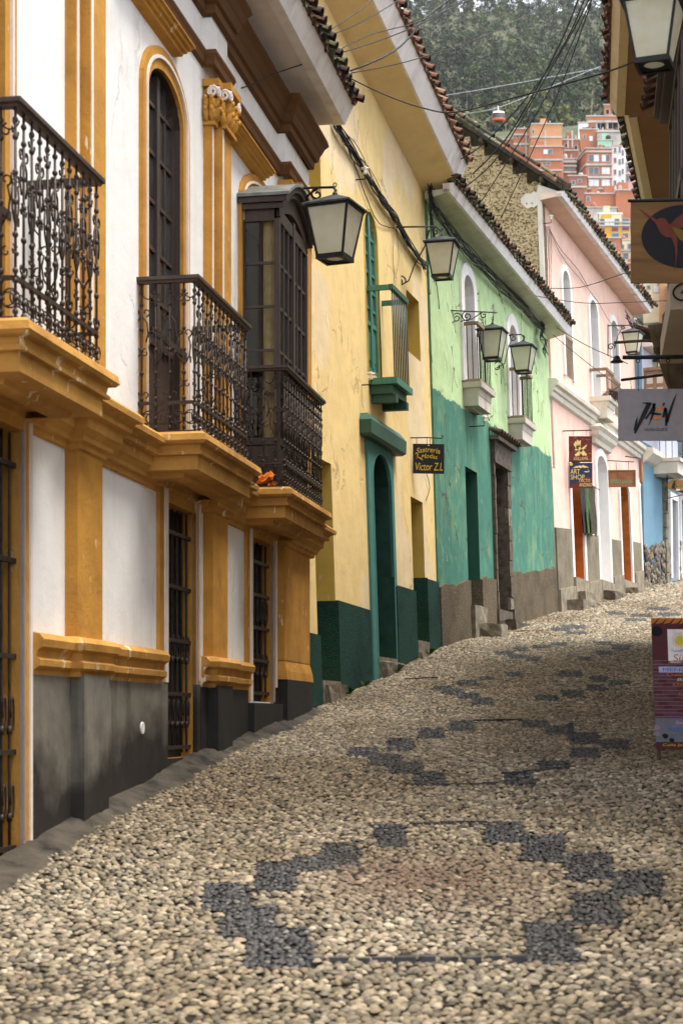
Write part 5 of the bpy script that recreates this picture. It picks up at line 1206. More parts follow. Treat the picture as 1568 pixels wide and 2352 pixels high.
for k in range(12):
    u = b0 + (b1 - b0 + .1) * k / 11
    for row in (0, 1):
        Y = (FR.N() * .92 - Vector((0, 0, .4))).normalized(); X = FR.T(); Z = X.cross(Y); X = -X if Z.z < 0 else X; Z = X.cross(Y)
        inst('tile', tile(random.choice(['tile_a', 'tile_c', 'tile_b']), True), RB, FR.P(u + random.uniform(-.01, .01), bn + .26 - row * .33 + random.uniform(-.02, .02), z1b + .17 + row * .15), Matrix((X, Y, Z)).transposed())
SL = MB(); SL.fbox(FR, ur(15.35), ur(17.7), 0, .66, 3.72, 3.97); tag(SL.build('stone_slab', M['r_slab']), 'pale plastered balcony slab at the right edge above the grey gallery sign', 'slab')
sp = MB(); c = FR.P(ur(15.38), .52, 3.86)
sp.tube([c + Vector((-(.045 + .012 * a) * math.cos(a) * 1.0, -.03, (.012 + .011 * a) * math.sin(a))) for a in np.linspace(0, 11, 40)], .009, 5)
tag(sp.build('iron_scroll', M['iron_black'], None, True), 'black iron spiral scroll in front of the pale slab', 'scroll')
# tapering timber post with iron band
tpst = thing('timber_post', 'weathered tapering timber post with iron band, hanging above the grey gallery sign', 'post', W(1540, 800, 19.2))
p0 = W(1549, 735, 19.2)
ax = Matrix.Rotation(R(-8), 3, 'Y') @ Matrix.Rotation(R(14), 3, 'X')
def cone(prof, nm, mt):
    mb = MB(); mb.lathe(p0, prof, 14, ax); mb.build(nm, mt, tpst, True)
cone([(.0, -.02), (.31, -.02), (.29, -.15), (.26, -.30), (.245, -.36), (.15, -.75), (.10, -.95), (0, -.95)], 'shaft', M['wood_beam']); cone([(.27, -.265), (.275, -.275), (.268, -.335), (.262, -.34)], 'band', M['iron_black'])
MB().box(p0 + Vector((.2, .25, .05)), (.5, .5, .25)).build('head_block', M['wood_beam'], tpst)

# ------------------------------------------------------------------ signs
def text_geo(s, shear=0.0):
    cu = bpy.data.curves.new('t', 'FONT'); cu.body = s; cu.size = 1; cu.shear = shear; cu.resolution_u = 4; cu.fill_mode = 'FRONT'
    o = bpy.data.objects.new('t', cu); COL.objects.link(o); bpy.context.view_layer.update()
    me = bpy.data.meshes.new_from_object(o.evaluated_get(bpy.context.evaluated_depsgraph_get()))
    v = [tuple(p.co) for p in me.vertices]; f = [tuple(p.vertices) for p in me.polygons]
    bpy.data.objects.remove(o); bpy.data.curves.remove(cu); bpy.data.meshes.remove(me)
    return v, f
class Board:
    """flat board: a to the right, b up, origin at lower left; front faces the viewer side"""
    def __init__(s, name, label, cat, o, r, w_, h, mat, th=.03, group=None, up=Vector((0, 0, 1))):
        s.o = Vector(o); s.r = Vector(r).normalized(); s.u = Vector(up).normalized(); s.f = s.r.cross(s.u); s.w, s.h = w_, h
        if s.f.y > 0: s.f = -s.f
        s.t = thing(name, label, cat, s.o, group)
        MB().poly([s.p(0, 0, -th), s.p(w_, 0, -th), s.p(w_, h, -th), s.p(0, h, -th)], s.f * th).build('board', mat, s.t)
    def p(s, a, b, c=0.0): return s.o + s.r * a + s.u * b + s.f * c
    def poly(s, pts, mat, name='motif', c=.0, th=.004):
        """pts in board fractions"""
        return MB().poly([s.p(a * s.w, b * s.h, c) for a, b in pts], s.f * th).build(name, mat, s.t)
    def rect(s, a0, b0, a1, b1, mat, name='panel', c=.0, th=.003): return s.poly([(a0, b0), (a1, b0), (a1, b1), (a0, b1)], mat, name, c, th)
    def text(s, txt, a0, b0, a1, b1, mat, shear=0.0, c=.006, arc=0.0, name='lettering'):
        v, f = text_geo(txt, shear); x0, x1 = min(p[0] for p in v), max(p[0] for p in v); y0, y1 = min(p[1] for p in v), max(p[1] for p in v)
        mb = MB(); vs = []
        for p in v:
            q = (p[0] - x0) / (x1 - x0); rr = (p[1] - y0) / (y1 - y0)
            vs.append(s.p((a0 + (a1 - a0) * q) * s.w, (b0 + (b1 - b0) * rr + arc * (1 - (2 * q - 1) ** 2) + 0) * s.h, c))
        mb.add(vs, f); return mb.build(name, mat, s.t)
    def stroke(s, pts, wd, mat, name='motif', c=.003, taper=True):
        """brush stroke through fraction points with widths (metres)"""
        P = [s.p(a * s.w, b * s.h, c) for a, b in pts]; L = []; Rr = []
        for i, q in enumerate(P):
            d = (P[min(i + 1, len(P) - 1)] - P[max(i - 1, 0)]).normalized(); n = d.cross(s.f); w_ = wd[i] if isinstance(wd, (list, tuple)) else wd
            L.append(q + n * w_ / 2); Rr.append(q - n * w_ / 2)
        return MB().poly(L + Rr[::-1], s.f * .003).build(name, mat, s.t)
    def disc(s, a, b, ra, rb, mat, name='motif', c=.0, n=28): return s.poly([(a + ra * math.cos(2 * math.pi * k / n), b + rb * math.sin(2 * math.pi * k / n)) for k in range(n)], mat, name, c)
def px_board(name, label, cat, x0, y0, x1, y1, Y, mat, yaw=0.0, th=.03, group=None):
    """board whose lower-left corner projects to (x0, y1) at depth Y"""
    o = W(x0, y1, Y); w_ = (x1 - x0) / FPX * Y; h = (y1 - y0) / FPX * Y
    return Board(name, label, cat, o, (math.cos(yaw), math.sin(yaw), 0), w_ / math.cos(yaw), h, mat, th, group)
def rod(name, label, cat, pts, r, mat, group=None):
    mb = MB(); mb.tube(pts, r, 7); return tag(mb.build(name, mat, None, True), label, cat, group)
def part_tube(parent, name, pts, r, mat, seg=6): return MB().tube(pts, r, seg).build(name, mat, parent, True)
def chain(parent, a, b, mat, n=9):
    a, b = Vector(a), Vector(b)
    for k in range(n):
        c = a + (b - a) * (k + .5) / n; L = (b - a).length / n * .62; rr = L * .45
        ax_ = Vector((1, 0, 0)) if k % 2 else Vector((0, 1, 0))
        MB().tube([c + ax_ * rr * math.cos(q) + Vector((0, 0, 1)) * L * math.sin(q) for q in np.linspace(0, 2 * math.pi, 11)], rr * .28, 4, False).build('chain_link', mat, parent, True)
# tailor's sign on the yellow house
s = px_board('tailor_sign', 'black board reading Sastreria Modas Victor Z.L. in gold lettering', 'sign', 948, 1019, 1020, 1087, FB.P(*[FB.at(945, 1050)[0], 0, 3]).y - .05, M['paint_black'], .10)
s.text('Sastreria', .10, .66, .86, .84, M['paint_gold'], .25, arc=.06); s.text('Modas', .26, .47, .78, .62, M['paint_gold'], .25, arc=.05); s.text('Victor Z.L', .08, .10, .95, .36, M['paint_gold'], .2)
s.stroke([(.06, .62), (.10, .70), (.16, .62), (.10, .56)], [.004, .018, .016, .003], M['paint_gold']); s.stroke([(.10, .48), (.16, .56), (.24, .50), (.32, .44)], [.003, .012, .02, .004], M['paint_gold'])
s.disc(.5, .95, .02, .02, M['paint_white'])
part_tube(s.t, 'bracket', [s.p(-.02, s.h + .10, -.02), s.p(s.w * .5, s.h + .11, -.02), s.p(s.w * .92, s.h + .10, -.02), s.p(s.w * .97, s.h + .13, -.02), s.p(s.w * .92, s.h + .15, -.02)], .010, M['iron_black'])
for a in (.12, .45, .55): part_tube(s.t, 'hanger', [s.p(s.w * a, s.h - .01, -.02), s.p(s.w * a, s.h + .10, -.02)], .005, M['iron_black'])
part_tube(s.t, 'bracket', [s.p(-.02, s.h + .10, -.02), s.p(-.35, s.h + .10, -.02)], .010, M['iron_black'])
# art shop boards: two, one above the other
Yk = FD.P(FD.at(1294, 1060)[0], 0, 6).y - .03; kyaw = .0
s = px_board('craft_sign', 'dark red board with a golden hand and the word Kullama', 'sign', 1305.5, 1002, 1358, 1061, Yk, M['paint_red'], kyaw, .03, 'hanging boards of the art shop')
for k in range(40):
    a, b = random.uniform(.03, .97), random.uniform(.03, .97); q = random.uniform(.02, .05)
    s.poly([(a - q, b - q * .4), (a + q, b - q * .4), (a + q, b + q * .4), (a - q, b + q * .4)], M['paint_black'] if k % 2 else M['paint_rust'], 'pattern', .0, .002)
hc = M['paint_cream']
for pts, wd in (([(.36, .52), (.26, .66), (.22, .72)], [.05, .045, .025]), ([(.38, .56), (.30, .74), (.28, .80)], [.05, .045, .02]), ([(.42, .58), (.38, .80), (.37, .86)], [.05, .045, .02]), ([(.45, .58), (.48, .78), (.50, .84)], [.05, .045, .02]),
                ([(.25, .48), (.34, .48), (.40, .54)], [.02, .05, .06]), ([(.38, .62), (.46, .50), (.62, .38), (.76, .26)], [.10, .085, .07, .05]), ([(.78, .66), (.62, .52), (.46, .38), (.28, .24)], [.02, .05, .06, .06]), ([(.40, .24), (.52, .36), (.66, .24)], [.03, .035, .03])):
    s.stroke(pts, wd, hc)
s.text('KULLAMA', .22, .07, .84, .19, hc)
for fr_ in ((0, 0, 1, .025), (0, .975, 1, 1), (0, 0, .02, 1), (.98, 0, 1, 1)): s.rect(*fr_, M['paint_black'], 'border', .003)
kt = s
part_tube(s.t, 'bracket', [s.p(-.17, s.h + .13, -.02), s.p(s.w + .0, s.h + .15, -.02)], .014, M['iron_black']); part_tube(s.t, 'bracket', [s.p(-.17, s.h + .13, -.02), s.p(-.15, -.85, -.02)], .016, M['iron_black'])
for a in (.18, .78): chain(s.t, s.p(s.w * a, s.h, -.015), s.p(s.w * a, s.h + .14, -.015), M['iron_black'], 4)
s = px_board('craft_sign', 'blue and maroon board reading Art Shop Tacto Andino below the red one', 'sign', 1306.5, 1063, 1359.5, 1121, Yk, M['paint_blue'], kyaw, .03, 'hanging boards of the art shop')
s.poly([(0, 0), (1, 0), (1, .42), (.72, .46), (.45, .28), (.2, .18), (0, .12)], M['paint_red'], 'field', .0, .002)
s.poly([(.12, .78), (.24, .84), (.30, .88), (.36, .86), (.44, .90), (.52, .87), (.60, .92), (.66, .88), (.74, .87), (.86, .79), (.74, .82), (.66, .79), (.58, .83), (.5, .79), (.42, .82), (.34, .80), (.24, .80)], hc, 'mountains', .0)
s.disc(.08, .94, .07, .06, M['paint_gold']); s.stroke([(.64, .66), (.74, .64), (.86, .66), (.80, .74)], [.01, .03, .02, .006], hc)
s.text('ART', .04, .56, .46, .75, hc, .05); s.text('SHOP', .05, .34, .66, .53, hc, .05); s.text('TACTO', .40, .24, .90, .36, M['paint_cream']); s.text('ANDINO', .42, .06, .98, .20, M['paint_cream'], .1)
for a in (.1, .9): part_tube(s.t, 'hanger', [s.p(s.w * a, s.h, -.015), s.p(s.w * a, s.h + .05, -.015)], .006, M['iron_black'])
# carved law-office sign
s = px_board('carved_sign', 'framed brown wooden sign with green letters Estudio Juridico', 'sign', 1394, 1080, 1458, 1119, FD.P(FD.at(1391, 1060)[0], 0, 6).y - .03, M['sign_wood'], -.06)
for fr_ in ((0, 0, 1, .07), (0, .93, 1, 1), (0, .07, .045, .93), (.955, .07, 1, .93)): s.rect(*fr_, M['wood_red'], 'frame', .003, .03)
s.rect(.37, .55, .62, .86, M['sign_wood'], 'carved_book', .003, .02); s.rect(.40, .60, .485, .82, M['wood_red'], 'carved_page', .024, .004); s.rect(.505, .60, .59, .82, M['wood_red'], 'carved_page', .024, .004)
s.text('ESTUDIO', .11, .24, .46, .45, M['paint_green']); s.text('JURIDICO', .50, .16, .88, .37, M['paint_green'])
part_tube(s.t, 'bracket', [s.p(-.10, s.h + .27, -.02), s.p(s.w * .94, s.h + .22, -.02)], .013, M['iron_black'])
for a in (.32, .76): part_tube(s.t, 'hanger', [s.p(s.w * a, s.h, -.015), s.p(s.w * (a - .02), s.h + .25, -.015)], .006, M['iron_black'])
# narrow red sign seen edge-on, oval café sign
s = Board('narrow_sign', 'narrow dark red sign with gold scrawl, turned edgewise beside the blue wall', 'sign', W(1472, 1106, 47.0), Vector((.12, .45, 0)), .55, .60, M['wood_red'], .06)
s.stroke([(.2, .8), (.4, .6), (.3, .4), (.7, .2)], .03, hc); s.stroke([(.6, .8), (.5, .5), (.8, .4)], .03, hc); part_tube(s.t, 'bracket', [s.p(-.05, s.h + .03, -.02), s.p(-.4, s.h + .05, -.4)], .014, M['iron_black'])
s = px_board('oval_sign', 'oval ochre wooden sign with a dark walking figure by the far bend', 'sign', 1531, 1101, 1568, 1128, 51.5, M['sign_wood'], 0)
bpy.data.objects.remove([c for c in s.t.children if c.name.startswith('board')][0])
MB().poly([s.p(s.w * (.62 + .62 * math.cos(q)), s.h * (.5 + .5 * math.sin(q)), -.04) for q in np.linspace(0, 2 * math.pi, 33)[:-1]], s.f * .04).build('board', MATS.get('ochre_board') or plain('ochre_board', (.30, .16, .03), .6, .25, 6, .2), s.t)
s.stroke([(.36, .2), (.40, .5), (.44, .72)], [.09, .10, .05], M['paint_black']); s.disc(.46, .8, .06, .09, M['paint_black']); s.stroke([(.44, .3), (.52, .12)], .04, M['paint_black']); s.stroke([(.5, .6), (.6, .3)], .02, M['paint_black'])
s.text('Hostal Cafe', .66, .34, 1.12, .48, M['paint_black']); s.rect(.55, .06, .78, .16, M['paint_white'])
part_tube(s.t, 'bracket', [s.p(.0, -.22, -.02), s.p(s.w * 1.3, -.02 - .05, -.02)], .014, M['iron_black']); part_tube(s.t, 'bracket', [s.p(.0, -.6, -.02), s.p(0, s.h + .2, -.02), s.p(.25, s.h + .2, -.02)], .018, M['iron_black'])
# gallery sign
Yj = 16.4
s = px_board('gallery_sign', 'grey board with black brush letters Jaén and Galeria de Arte', 'sign', 1419, 893, 1606, 1012, Yj, M['paint_grey'], .0, .02)
def jp(X, Yv): return ((X - 255) / 1275, 1 - (Yv - 1170) / 815)       # from zoomed reference pixels to board fractions
k_ = s.w / 1275
bk = M['paint_black']
def bs(pts, wd, m=bk): s.stroke([jp(*p) for p in pts], [q * k_ for q in wd], m, 'lettering')
bs([(630, 1393), (700, 1396), (770, 1405)], [12, 26, 30]); bs([(740, 1395), (660, 1560), (580, 1720), (510, 1870)], [70, 74, 54, 34]); bs([(555, 1600), (535, 1690), (505, 1830)], [3, 36, 32])
bs([(830, 1400), (770, 1520), (680, 1645)], [36, 40, 30]); bs([(800, 1400), (815, 1480), (780, 1610), (722, 1757)], [40, 44, 34, 3]); bs([(760, 1555), (850, 1565), (925, 1572)], [26, 34, 24])
bs([(850, 1500), (900, 1490), (960, 1478)], [38, 42, 26], M['paint_orange']); bs([(792, 1638), (850, 1632), (918, 1622)], [34, 40, 32], M['paint_orange'])
bs([(948, 1440), (962, 1412), (975, 1390)], [18, 32, 16]); bs([(955, 1620), (975, 1540), (995, 1470)], [40, 44, 36]); bs([(990, 1470), (1010, 1600), (1000, 1755)], [44, 46, 34]); bs([(1010, 1700), (1070, 1500), (1125, 1340), (1168, 1240)], [46, 40, 28, 3])
a, b = jp(655, 1835); c_, d_ = jp(1020, 1788); s.text('GALERIA DE ARTE', a, b, c_, d_, bk)
part_tube(s.t, 'bracket', [W(1429, 821, Yj), W(1630, 819, Yj)], .020, M['iron_black'], 8)
for x in (1464, 1533):
    part_tube(s.t, 'ring', [W(x, 829, Yj) + Vector((.017 * math.cos(q), 0, .017 * math.sin(q))) for q in np.linspace(0, 6.283, 14)], .005, M['iron_black'], 5)
    chain(s.t, W(x, 834, Yj), W(x + 1, 888, Yj), M['iron_black'], 9); part_tube(s.t, 'hanger', [W(x + 1, 886, Yj), W(x + 1, 898, Yj - .02)], .003, M['iron_black'], 4)
# hummingbird sign on plywood
Yh = 14.6
s = px_board('bird_sign', 'plywood board with a red hummingbird on a black oval', 'sign', 1448, 463, 1700, 650, Yh, M['plywood'], .0, .02)
def hp(X, Yv): return ((X - 575) / (1524), 1 - (Yv - 225) / 1132)
def hpoly(pts, m, c): s.poly([hp(*p) for p in pts], m, 'painting', c)
n_ = 40; hpoly([(1325 + 608 * math.cos(q), 710 + 442 * math.sin(q)) for q in np.linspace(0, 2 * math.pi, n_ + 1)[:-1]], M['paint_navy'], .0)
hpoly([(690, 330), (850, 435), (930, 480), (985, 452), (1050, 465), (1090, 535), (1150, 560), (1190, 640), (1180, 720), (1060, 725), (985, 680), (945, 600), (915, 530), (840, 460)], M['hummer_red'], .005)
hpoly([(1120, 640), (1190, 640), (1215, 760), (1215, 950), (1175, 1200), (1190, 1000), (1180, 850), (1130, 730)], M['hummer_red'], .0065)
hpoly([(1120, 545), (1200, 460), (1328, 375), (1480, 330), (1420, 480), (1300, 590), (1180, 610)], M['hummer_red'], .008)
hpoly([(1130, 580), (1250, 610), (1328, 650), (1440, 760), (1460, 860), (1328, 820), (1230, 740), (1170, 650)], M['hummer_gold'], .0095)
part_tube(s.t, 'bracket', [W(1441, 461.5, Yh), W(1720, 456, Yh)], .014, M['iron_black'], 8)
# rods and bell-shaped lamp shade beyond the gallery sign
BL = thing('bell_lamp', 'small dark bell-shaped shade hanging on a chain from a wooden rod', 'lamp', W(1415, 832, 21))
part_tube(BL, 'rod', [W(1409, 787, 21), W(1470, 783, 21), W(1552, 779, 21)], .018, M['wood_beam']); chain(BL, W(1414, 790, 21), W(1415, 818, 21), M['iron_black'], 7)
MB().lathe(W(1415.5, 832, 21), [(.083, 0), (.085, .006), (.06, .018), (.043, .045), (.034, .07), (.012, .082)], 16).build('shade', M['iron_black'], BL, True)
RD = thing('sign_rod', 'thin dark rod with a short chain just above the grey gallery sign', 'rod', W(1425, 873, 24)); part_tube(RD, 'rod', [W(1425, 873, 24), W(1580, 854, 24)], .02, M['iron_black']); chain(RD, W(1447, 872, 24), W(1449, 900, 24), M['iron_black'], 6)
# menu board on the paving
Ym = 17.1; yb = .02; ob = W(1505.5, 1721, Ym)
up_ = Vector((-.012, .13, 1)).normalized()
s = Board('menu_board', 'maroon printed menu board standing on the cobbles at the right edge', 'menu board', ob, (1, .02, 0), .56, 1.335, M['maroon'], .02, None, up_)
s.rect(0, .235, 1, .665, M['brickprint'], 'brick_print', .0, .001); s.rect(0, .055, 1, .235, M['stoneprint'], 'stone_print', .0, .001)
for r in range(15):
    z = .25 + r * .0285
    for cidx in range(6):
        a = (cidx + (r % 2) * .5) / 6
        s.rect(a, z, min(a + .155, 1), z + .024, M['brickprint'] if (r * 7 + cidx) % 3 else M['maroon'], 'printed_brick', .001, .001)
for z in [.248 + r * .0285 for r in range(16)]: s.rect(0, z - .003, 1, z, M['mortar'], 'mortar_line', .001, .0006)
for k in range(14):
    a, b = random.uniform(.0, .9), random.uniform(.06, .21); q = random.uniform(.05, .1); s.poly([(a + q * math.cos(t) * random.uniform(.7, 1.2), b + q * .35 * math.sin(t) * random.uniform(.7, 1.2)) for t in np.linspace(0, 6.28, 8)[:-1]], M['mortar'] if k % 2 else M['paint_navy'], 'printed_stone', .001 + k * .00015, .001)
for k in range(7): s.poly([(k / 7, 1), ((k + .9) / 7, 1), ((k + .3) / 7, .965), ((k - .5) / 7 if k else 0, .955)], M['paint_rust'], 'printed_tile', .0, .001)
s.disc(.09, .90, .1, .04, M['paint_navy'], 'printed_lamp', .0)
s.rect(.28, .655, .86, .915, M['paint_white'], 'logo_panel', .0, .002)
cx_, cy_ = .50, .828
for k in range(20):
    q = 2 * math.pi * k / 20; s.stroke([(cx_ + .105 * math.cos(q), cy_ + .044 * math.sin(q)), (cx_ + .155 * math.cos(q + .1), cy_ + .065 * math.sin(q + .1))], [.006, .002], M['paint_orange'], 'sun_ray')
s.disc(cx_, cy_, .09, .038, M['paint_yellow'], 'sun', .003)
s.stroke([(.36, .77), (.34, .755), (.40, .745), (.50, .752), (.64, .775), (.8, .80)], [.004, .010, .014, .016, .016, .02], M['paint_lilac']); s.stroke([(.46, .735), (.56, .752), (.7, .76)], [.003, .008, .01], M['paint_lilac']); s.stroke([(.5, .72), (.56, .70)], [.008, .003], M['paint_lilac'])
s.text('Sun', .37, .668, .66, .722, M['paint_rust'], .1)
s.rect(.10, .583, .70, .628, M['paint_lilac'], 'print_glow', .002, .001)
s.rect(.18, .127, 1, .172, M['stoneprint'], 'print_glow', .002, .001)
s.text('MENU', .17, .592, .60, .617, M['paint_brightblue']); s.text('Desayunos', .245, .548, .98, .578, M['paint_rust']); s.text('Basico', .42, .518, .82, .540, M['paint_lime'], .2)
s.text('Desayuno', .35, .474, .99, .502, M['paint_rust']); s.text('Continental', .52, .444, .99, .466, M['paint_lime'], .2); s.text('Desayuno', .45, .402, .99, .43, M['paint_rust']); s.text('Sur', .64, .374, .86, .394, M['paint_lime'], .2); s.text('Desayuno', .56, .33, .99, .358, M['paint_rust'])
s.text('Emparedados', .26, .232, .98, .262, M['paint_purple']); s.text('Sandwich', .36, .190, .86, .216, M['paint_pink'], .25); s.text('ALMUERZO', .22, .134, .96, .164, M['paint_brightblue']); s.text('Calle Jaen 710', .12, .018, .80, .042, M['paint_gold'])
s.rect(0, 0, 1, .052, M['maroon'], 'footer', .001, .001)
for a in (.03, .93):
    MB().poly([s.p(a * s.w, -.10, -.01), s.p(a * s.w + .03, -.10, -.01), s.p(a * s.w + .03, 0, -.01), s.p(a * s.w, 0, -.01)], s.f * -.025).build('leg', M['wood_beam'], s.t)
    q = s.p((.2 if a < .5 else .8) * s.w, s.h * .98, -.03); MB().tube([q, Vector((q.x + .1, q.y + .45, float(gz(q.y + .45)) + .02))], .015, 5).build('leg', M['wood_beam'], s.t)

# ------------------------------------------------------------------ street lanterns
def make_lantern():
    root = thing('wall_lantern', 'x', 'lantern')
    H, wt, wb = .56, .235, .145                     # body height, half-width at top and bottom
    rf = MB(); e = wt + .045
    rf.add([(-e, -e, 0), (e, -e, 0), (e, e, 0), (-e, e, 0), (-.03, -.03, .13), (.03, -.03, .13), (.03, .03, .13), (-.03, .03, .13), (-e, -e, -.018), (e, -e, -.018), (e, e, -.018), (-e, e, -.018)],
           [(0, 1, 5, 4), (1, 2, 6, 5), (2, 3, 7, 6), (3, 0, 4, 7), (4, 5, 6, 7), (8, 9, 1, 0), (9, 10, 2, 1), (10, 11, 3, 2), (11, 8, 0, 3), (11, 10, 9, 8)])
    rf.build('roof_cap', M['roof_metal'], root)
    fr_ = MB()
    for sx in (-1, 1):
        for sy in (-1, 1): fr_.tube([(sx * wt, sy * wt, -.02), (sx * wb, sy * wb, -H)], .016, 4)
    def hoop(w_, z, h, t=.016):
        for sx in (-1, 1):
            fr_.box((sx * w_, 0, z), (t * 2, w_ * 2 + t * 2, h)); fr_.box((0, sx * w_, z), (w_ * 2 - t * 2, t * 2, h))
    hoop(wt, -.03, .022); hoop(wb, -H, .05); fr_.build('frame', M['iron_black'], root)
    bt = MB(); K = 20; vs = []
    for k in range(K):
        q = 2 * math.pi * k / K; c, s_ = math.cos(q), math.sin(q); m = max(abs(c), abs(s_))
        vs += [(c * .095, s_ * .095, -H - .012), (c / m * (wb + .01), s_ / m * (wb + .01), -H - .012), (c * .095, s_ * .095, -H + .006), (c / m * (wb + .01), s_ / m * (wb + .01), -H + .006)]
    fs = []
    for k in range(K): i, j = 4 * k, 4 * ((k + 1) % K); fs += [(i, j, j + 1, i + 1), (i + 2, i + 3, j + 3, j + 2), (i, i + 2, j + 2, j)]
    bt.add(vs, fs); bt.build('base_ring', M['iron_black'], root)
    for k in range(4):
        q = Matrix.Rotation(k * math.pi / 2, 3, 'Z'); pm = MB(); t_w, t_b = wt - .012, wb - .01
        pm.add([q @ Vector(p) for p in ((-t_w, -wt, -.04), (t_w, -wt, -.04), (t_b, -wb, -H + .02), (-t_b, -wb, -H + .02), (-t_w, -wt + .004, -.04), (t_w, -wt + .004, -.04), (t_b, -wb + .004, -H + .02), (-t_b, -wb + .004, -H + .02))],
               [(0, 1, 2, 3), (7, 6, 5, 4), (0, 4, 5, 1), (1, 5, 6, 2), (2, 6, 7, 3), (3, 7, 4, 0)]); pm.build('pane', M['frosted'], root)
    gl = MB(); gl.add([(.095 * math.cos(2 * math.pi * k / 16), .095 * math.sin(2 * math.pi * k / 16), -H) for k in range(16)], [tuple(range(16))]); gl.build('bottom_glass', M['frosted'], root)
    bb = MB(); bb.lathe((0, 0, -.30), [(.0, -.09), (.03, -.085), (.05, -.05), (.052, -.01), (.03, .05), (.022, .12), (.022, .22)], 12); bb.build('bulb', M['bulb'], root, True)
    hk = MB(); hk.lathe((0, 0, .12), [(.035, 0), (.03, .03), (.012, .05), (.010, .11)], 8); hk.tube([(.018 * math.cos(q), 0, .245 + .022 * math.sin(q)) for q in np.linspace(0, 6.283, 12)], .006, 5); hk.build('hook', M['iron_black'], root, True)
    return root
LAN = make_lantern(); used = [False]
def lantern(x, y, Y, label, rz, sc=1.0, tilt=(0, 0)):
    """(x, y) = photo position of the middle of the roof edge"""
    o = LAN if not used[0] else copy_tree(LAN); used[0] = True
    o.location = W(x, y, Y); o.rotation_euler = (tilt[0], tilt[1], rz); o.scale = (sc, sc, sc); o['label'] = label; o['group'] = 'square iron street lanterns'; return o
def arm(name_label, pts_list, r=.014, mat='iron_black'):
    """wrought-iron bracket made of several bars"""
    t = thing('lantern_bracket', name_label, 'bracket', pts_list[0][0], 'lantern brackets')
    for k, p in enumerate(pts_list): MB().tube(p, r if k == 0 else r * .85, 6).build('bar' if k == 0 else 'scroll', M[mat], t, True)
    return t
def spiral(c, ex, ey, r0, turns, a0=0.0, n=26): return [c + ex * (r0 * (1 - .8 * q / n) * math.cos(a0 + turns * 6.283 * q / n)) + ey * (r0 * (1 - .8 * q / n) * math.sin(a0 + turns * 6.283 * q / n)) for q in range(n + 1)]
Zv = Vector((0, 0, 1)); EX = Vector((1, 0, 0))
lantern(769, 476, 18.6, 'large lantern beside the wooden bay window of the white house', R(-22), 1.0)
c = W(769, 476, 18.6)
arm('iron arm with small scroll holding the lantern beside the bay window', [[W(690, 432, 19.6), W(766, 430, 18.6), W(772, 440, 18.6)], spiral(W(728, 446, 19.1), EX, Zv, .07, 1.2, 1.6), [W(700, 470, 19.5), W(708, 448, 19.3), W(728, 434, 19.1)]])
lantern(1015, 560, 28.6, 'lantern hanging over the joint of yellow and green houses', R(-14), 1.0)
arm('iron bracket with long diagonal and curled foot on the yellow house', [[FB.P(FB.at(907, 522)[0], .02, FB.at(907, 522)[1]), W(1000, 520, 28.6), W(1006, 526, 28.6), W(1014, 532, 28.6), W(1015, 520, 28.6)], [W(920, 655, 28.4), W(938, 645, 28.4), W(950, 612, 28.5), W(978, 560, 28.6), W(985, 530, 28.6), W(995, 524, 28.6)], spiral(W(918, 645, 28.4), EX, Zv, .10, 1.3, -.3), spiral(W(1000, 532, 28.6), EX, Zv, .06, 1.1, 1.6)])
lantern(1130, 760, 33.0, 'lantern under the scrolled bracket on the green house', R(-18), .98)
g0 = W(1012, 712, 31.4); g1 = W(1140, 718, 33)
arm('long scrolled iron bracket on the green house below the first window', [[g0, g1], [W(1012, 706, 31.4), W(1012, 772, 31.4)], spiral(W(1022, 766, 31.6), EX, Zv, .07, 1.2, 1.2), [W(1016, 762, 31.5), W(1034, 744, 31.7), W(1045, 736, 31.8)], spiral(W(1048, 730, 31.9), EX, Zv, .10, 1.5, 0), spiral(W(1072, 727, 32.2), EX, Zv, .10, 1.5, 2), spiral(W(1110, 724, 32.7), EX, Zv, .07, 1.3, 1), [W(1058, 738, 32.0), W(1085, 732, 32.3), W(1105, 718, 32.6)]], .013)
part_tube([o for o in bpy.data.objects if o.name.startswith('lantern_bracket')][-1], 'hanger', [W(1133, 718, 33), W(1131, 742, 33)], .008, M['iron_black'])
lantern(1201, 797, 35.6, 'lantern in front of the second green window', R(-20), .93)
arm('iron arm with curled foot beside the second green window', [[W(1168, 770, 35.4), W(1196, 768, 35.6), W(1204, 774, 35.6), W(1202, 782, 35.6)], spiral(W(1178, 776, 35.5), EX, Zv, .08, 1.2, 1.6), [W(1140, 845, 35.0), W(1158, 835, 35.1), W(1166, 800, 35.3), W(1176, 775, 35.4)], spiral(W(1142, 842, 35.0), EX, Zv, .12, 1.2, -.3)])
lantern(1452, 765, 45.5, 'pale lantern on the scrolled bracket of the pink house', R(-24), .95)
arm('squared iron bracket with scrolls on the pink house', [[W(1396, 748, 43.8), W(1446, 747, 45.5), W(1452, 752, 45.5)], [W(1395, 745, 43.8), W(1395, 818, 43.8)], spiral(W(1402, 797, 43.9), EX, Zv, .10, 1.2, 0), [W(1410, 800, 44), W(1418, 770, 44.4), W(1428, 752, 44.8)], spiral(W(1430, 752, 44.8), EX, Zv, .06, 1.1, 2)], .016)
lantern(1502, 830, 51.5, 'farthest lantern, half hidden by the dark timber post', R(-35), .95, (R(4), R(8)))
lantern(1501, 8, 14.4, 'nearest lantern, dark, cut off by the top right corner', R(-20), .92)
lb = W(1501, 8, 14.4); arm('iron arm of the nearest lantern at the top right', [[lb + Vector((0, 0, .27)), lb + Vector((.5, .1, .30)), lb + Vector((1.1, .2, .30))], spiral(lb + Vector((.35, .05, .2)), EX, Zv, .08, 1.2, 1)])

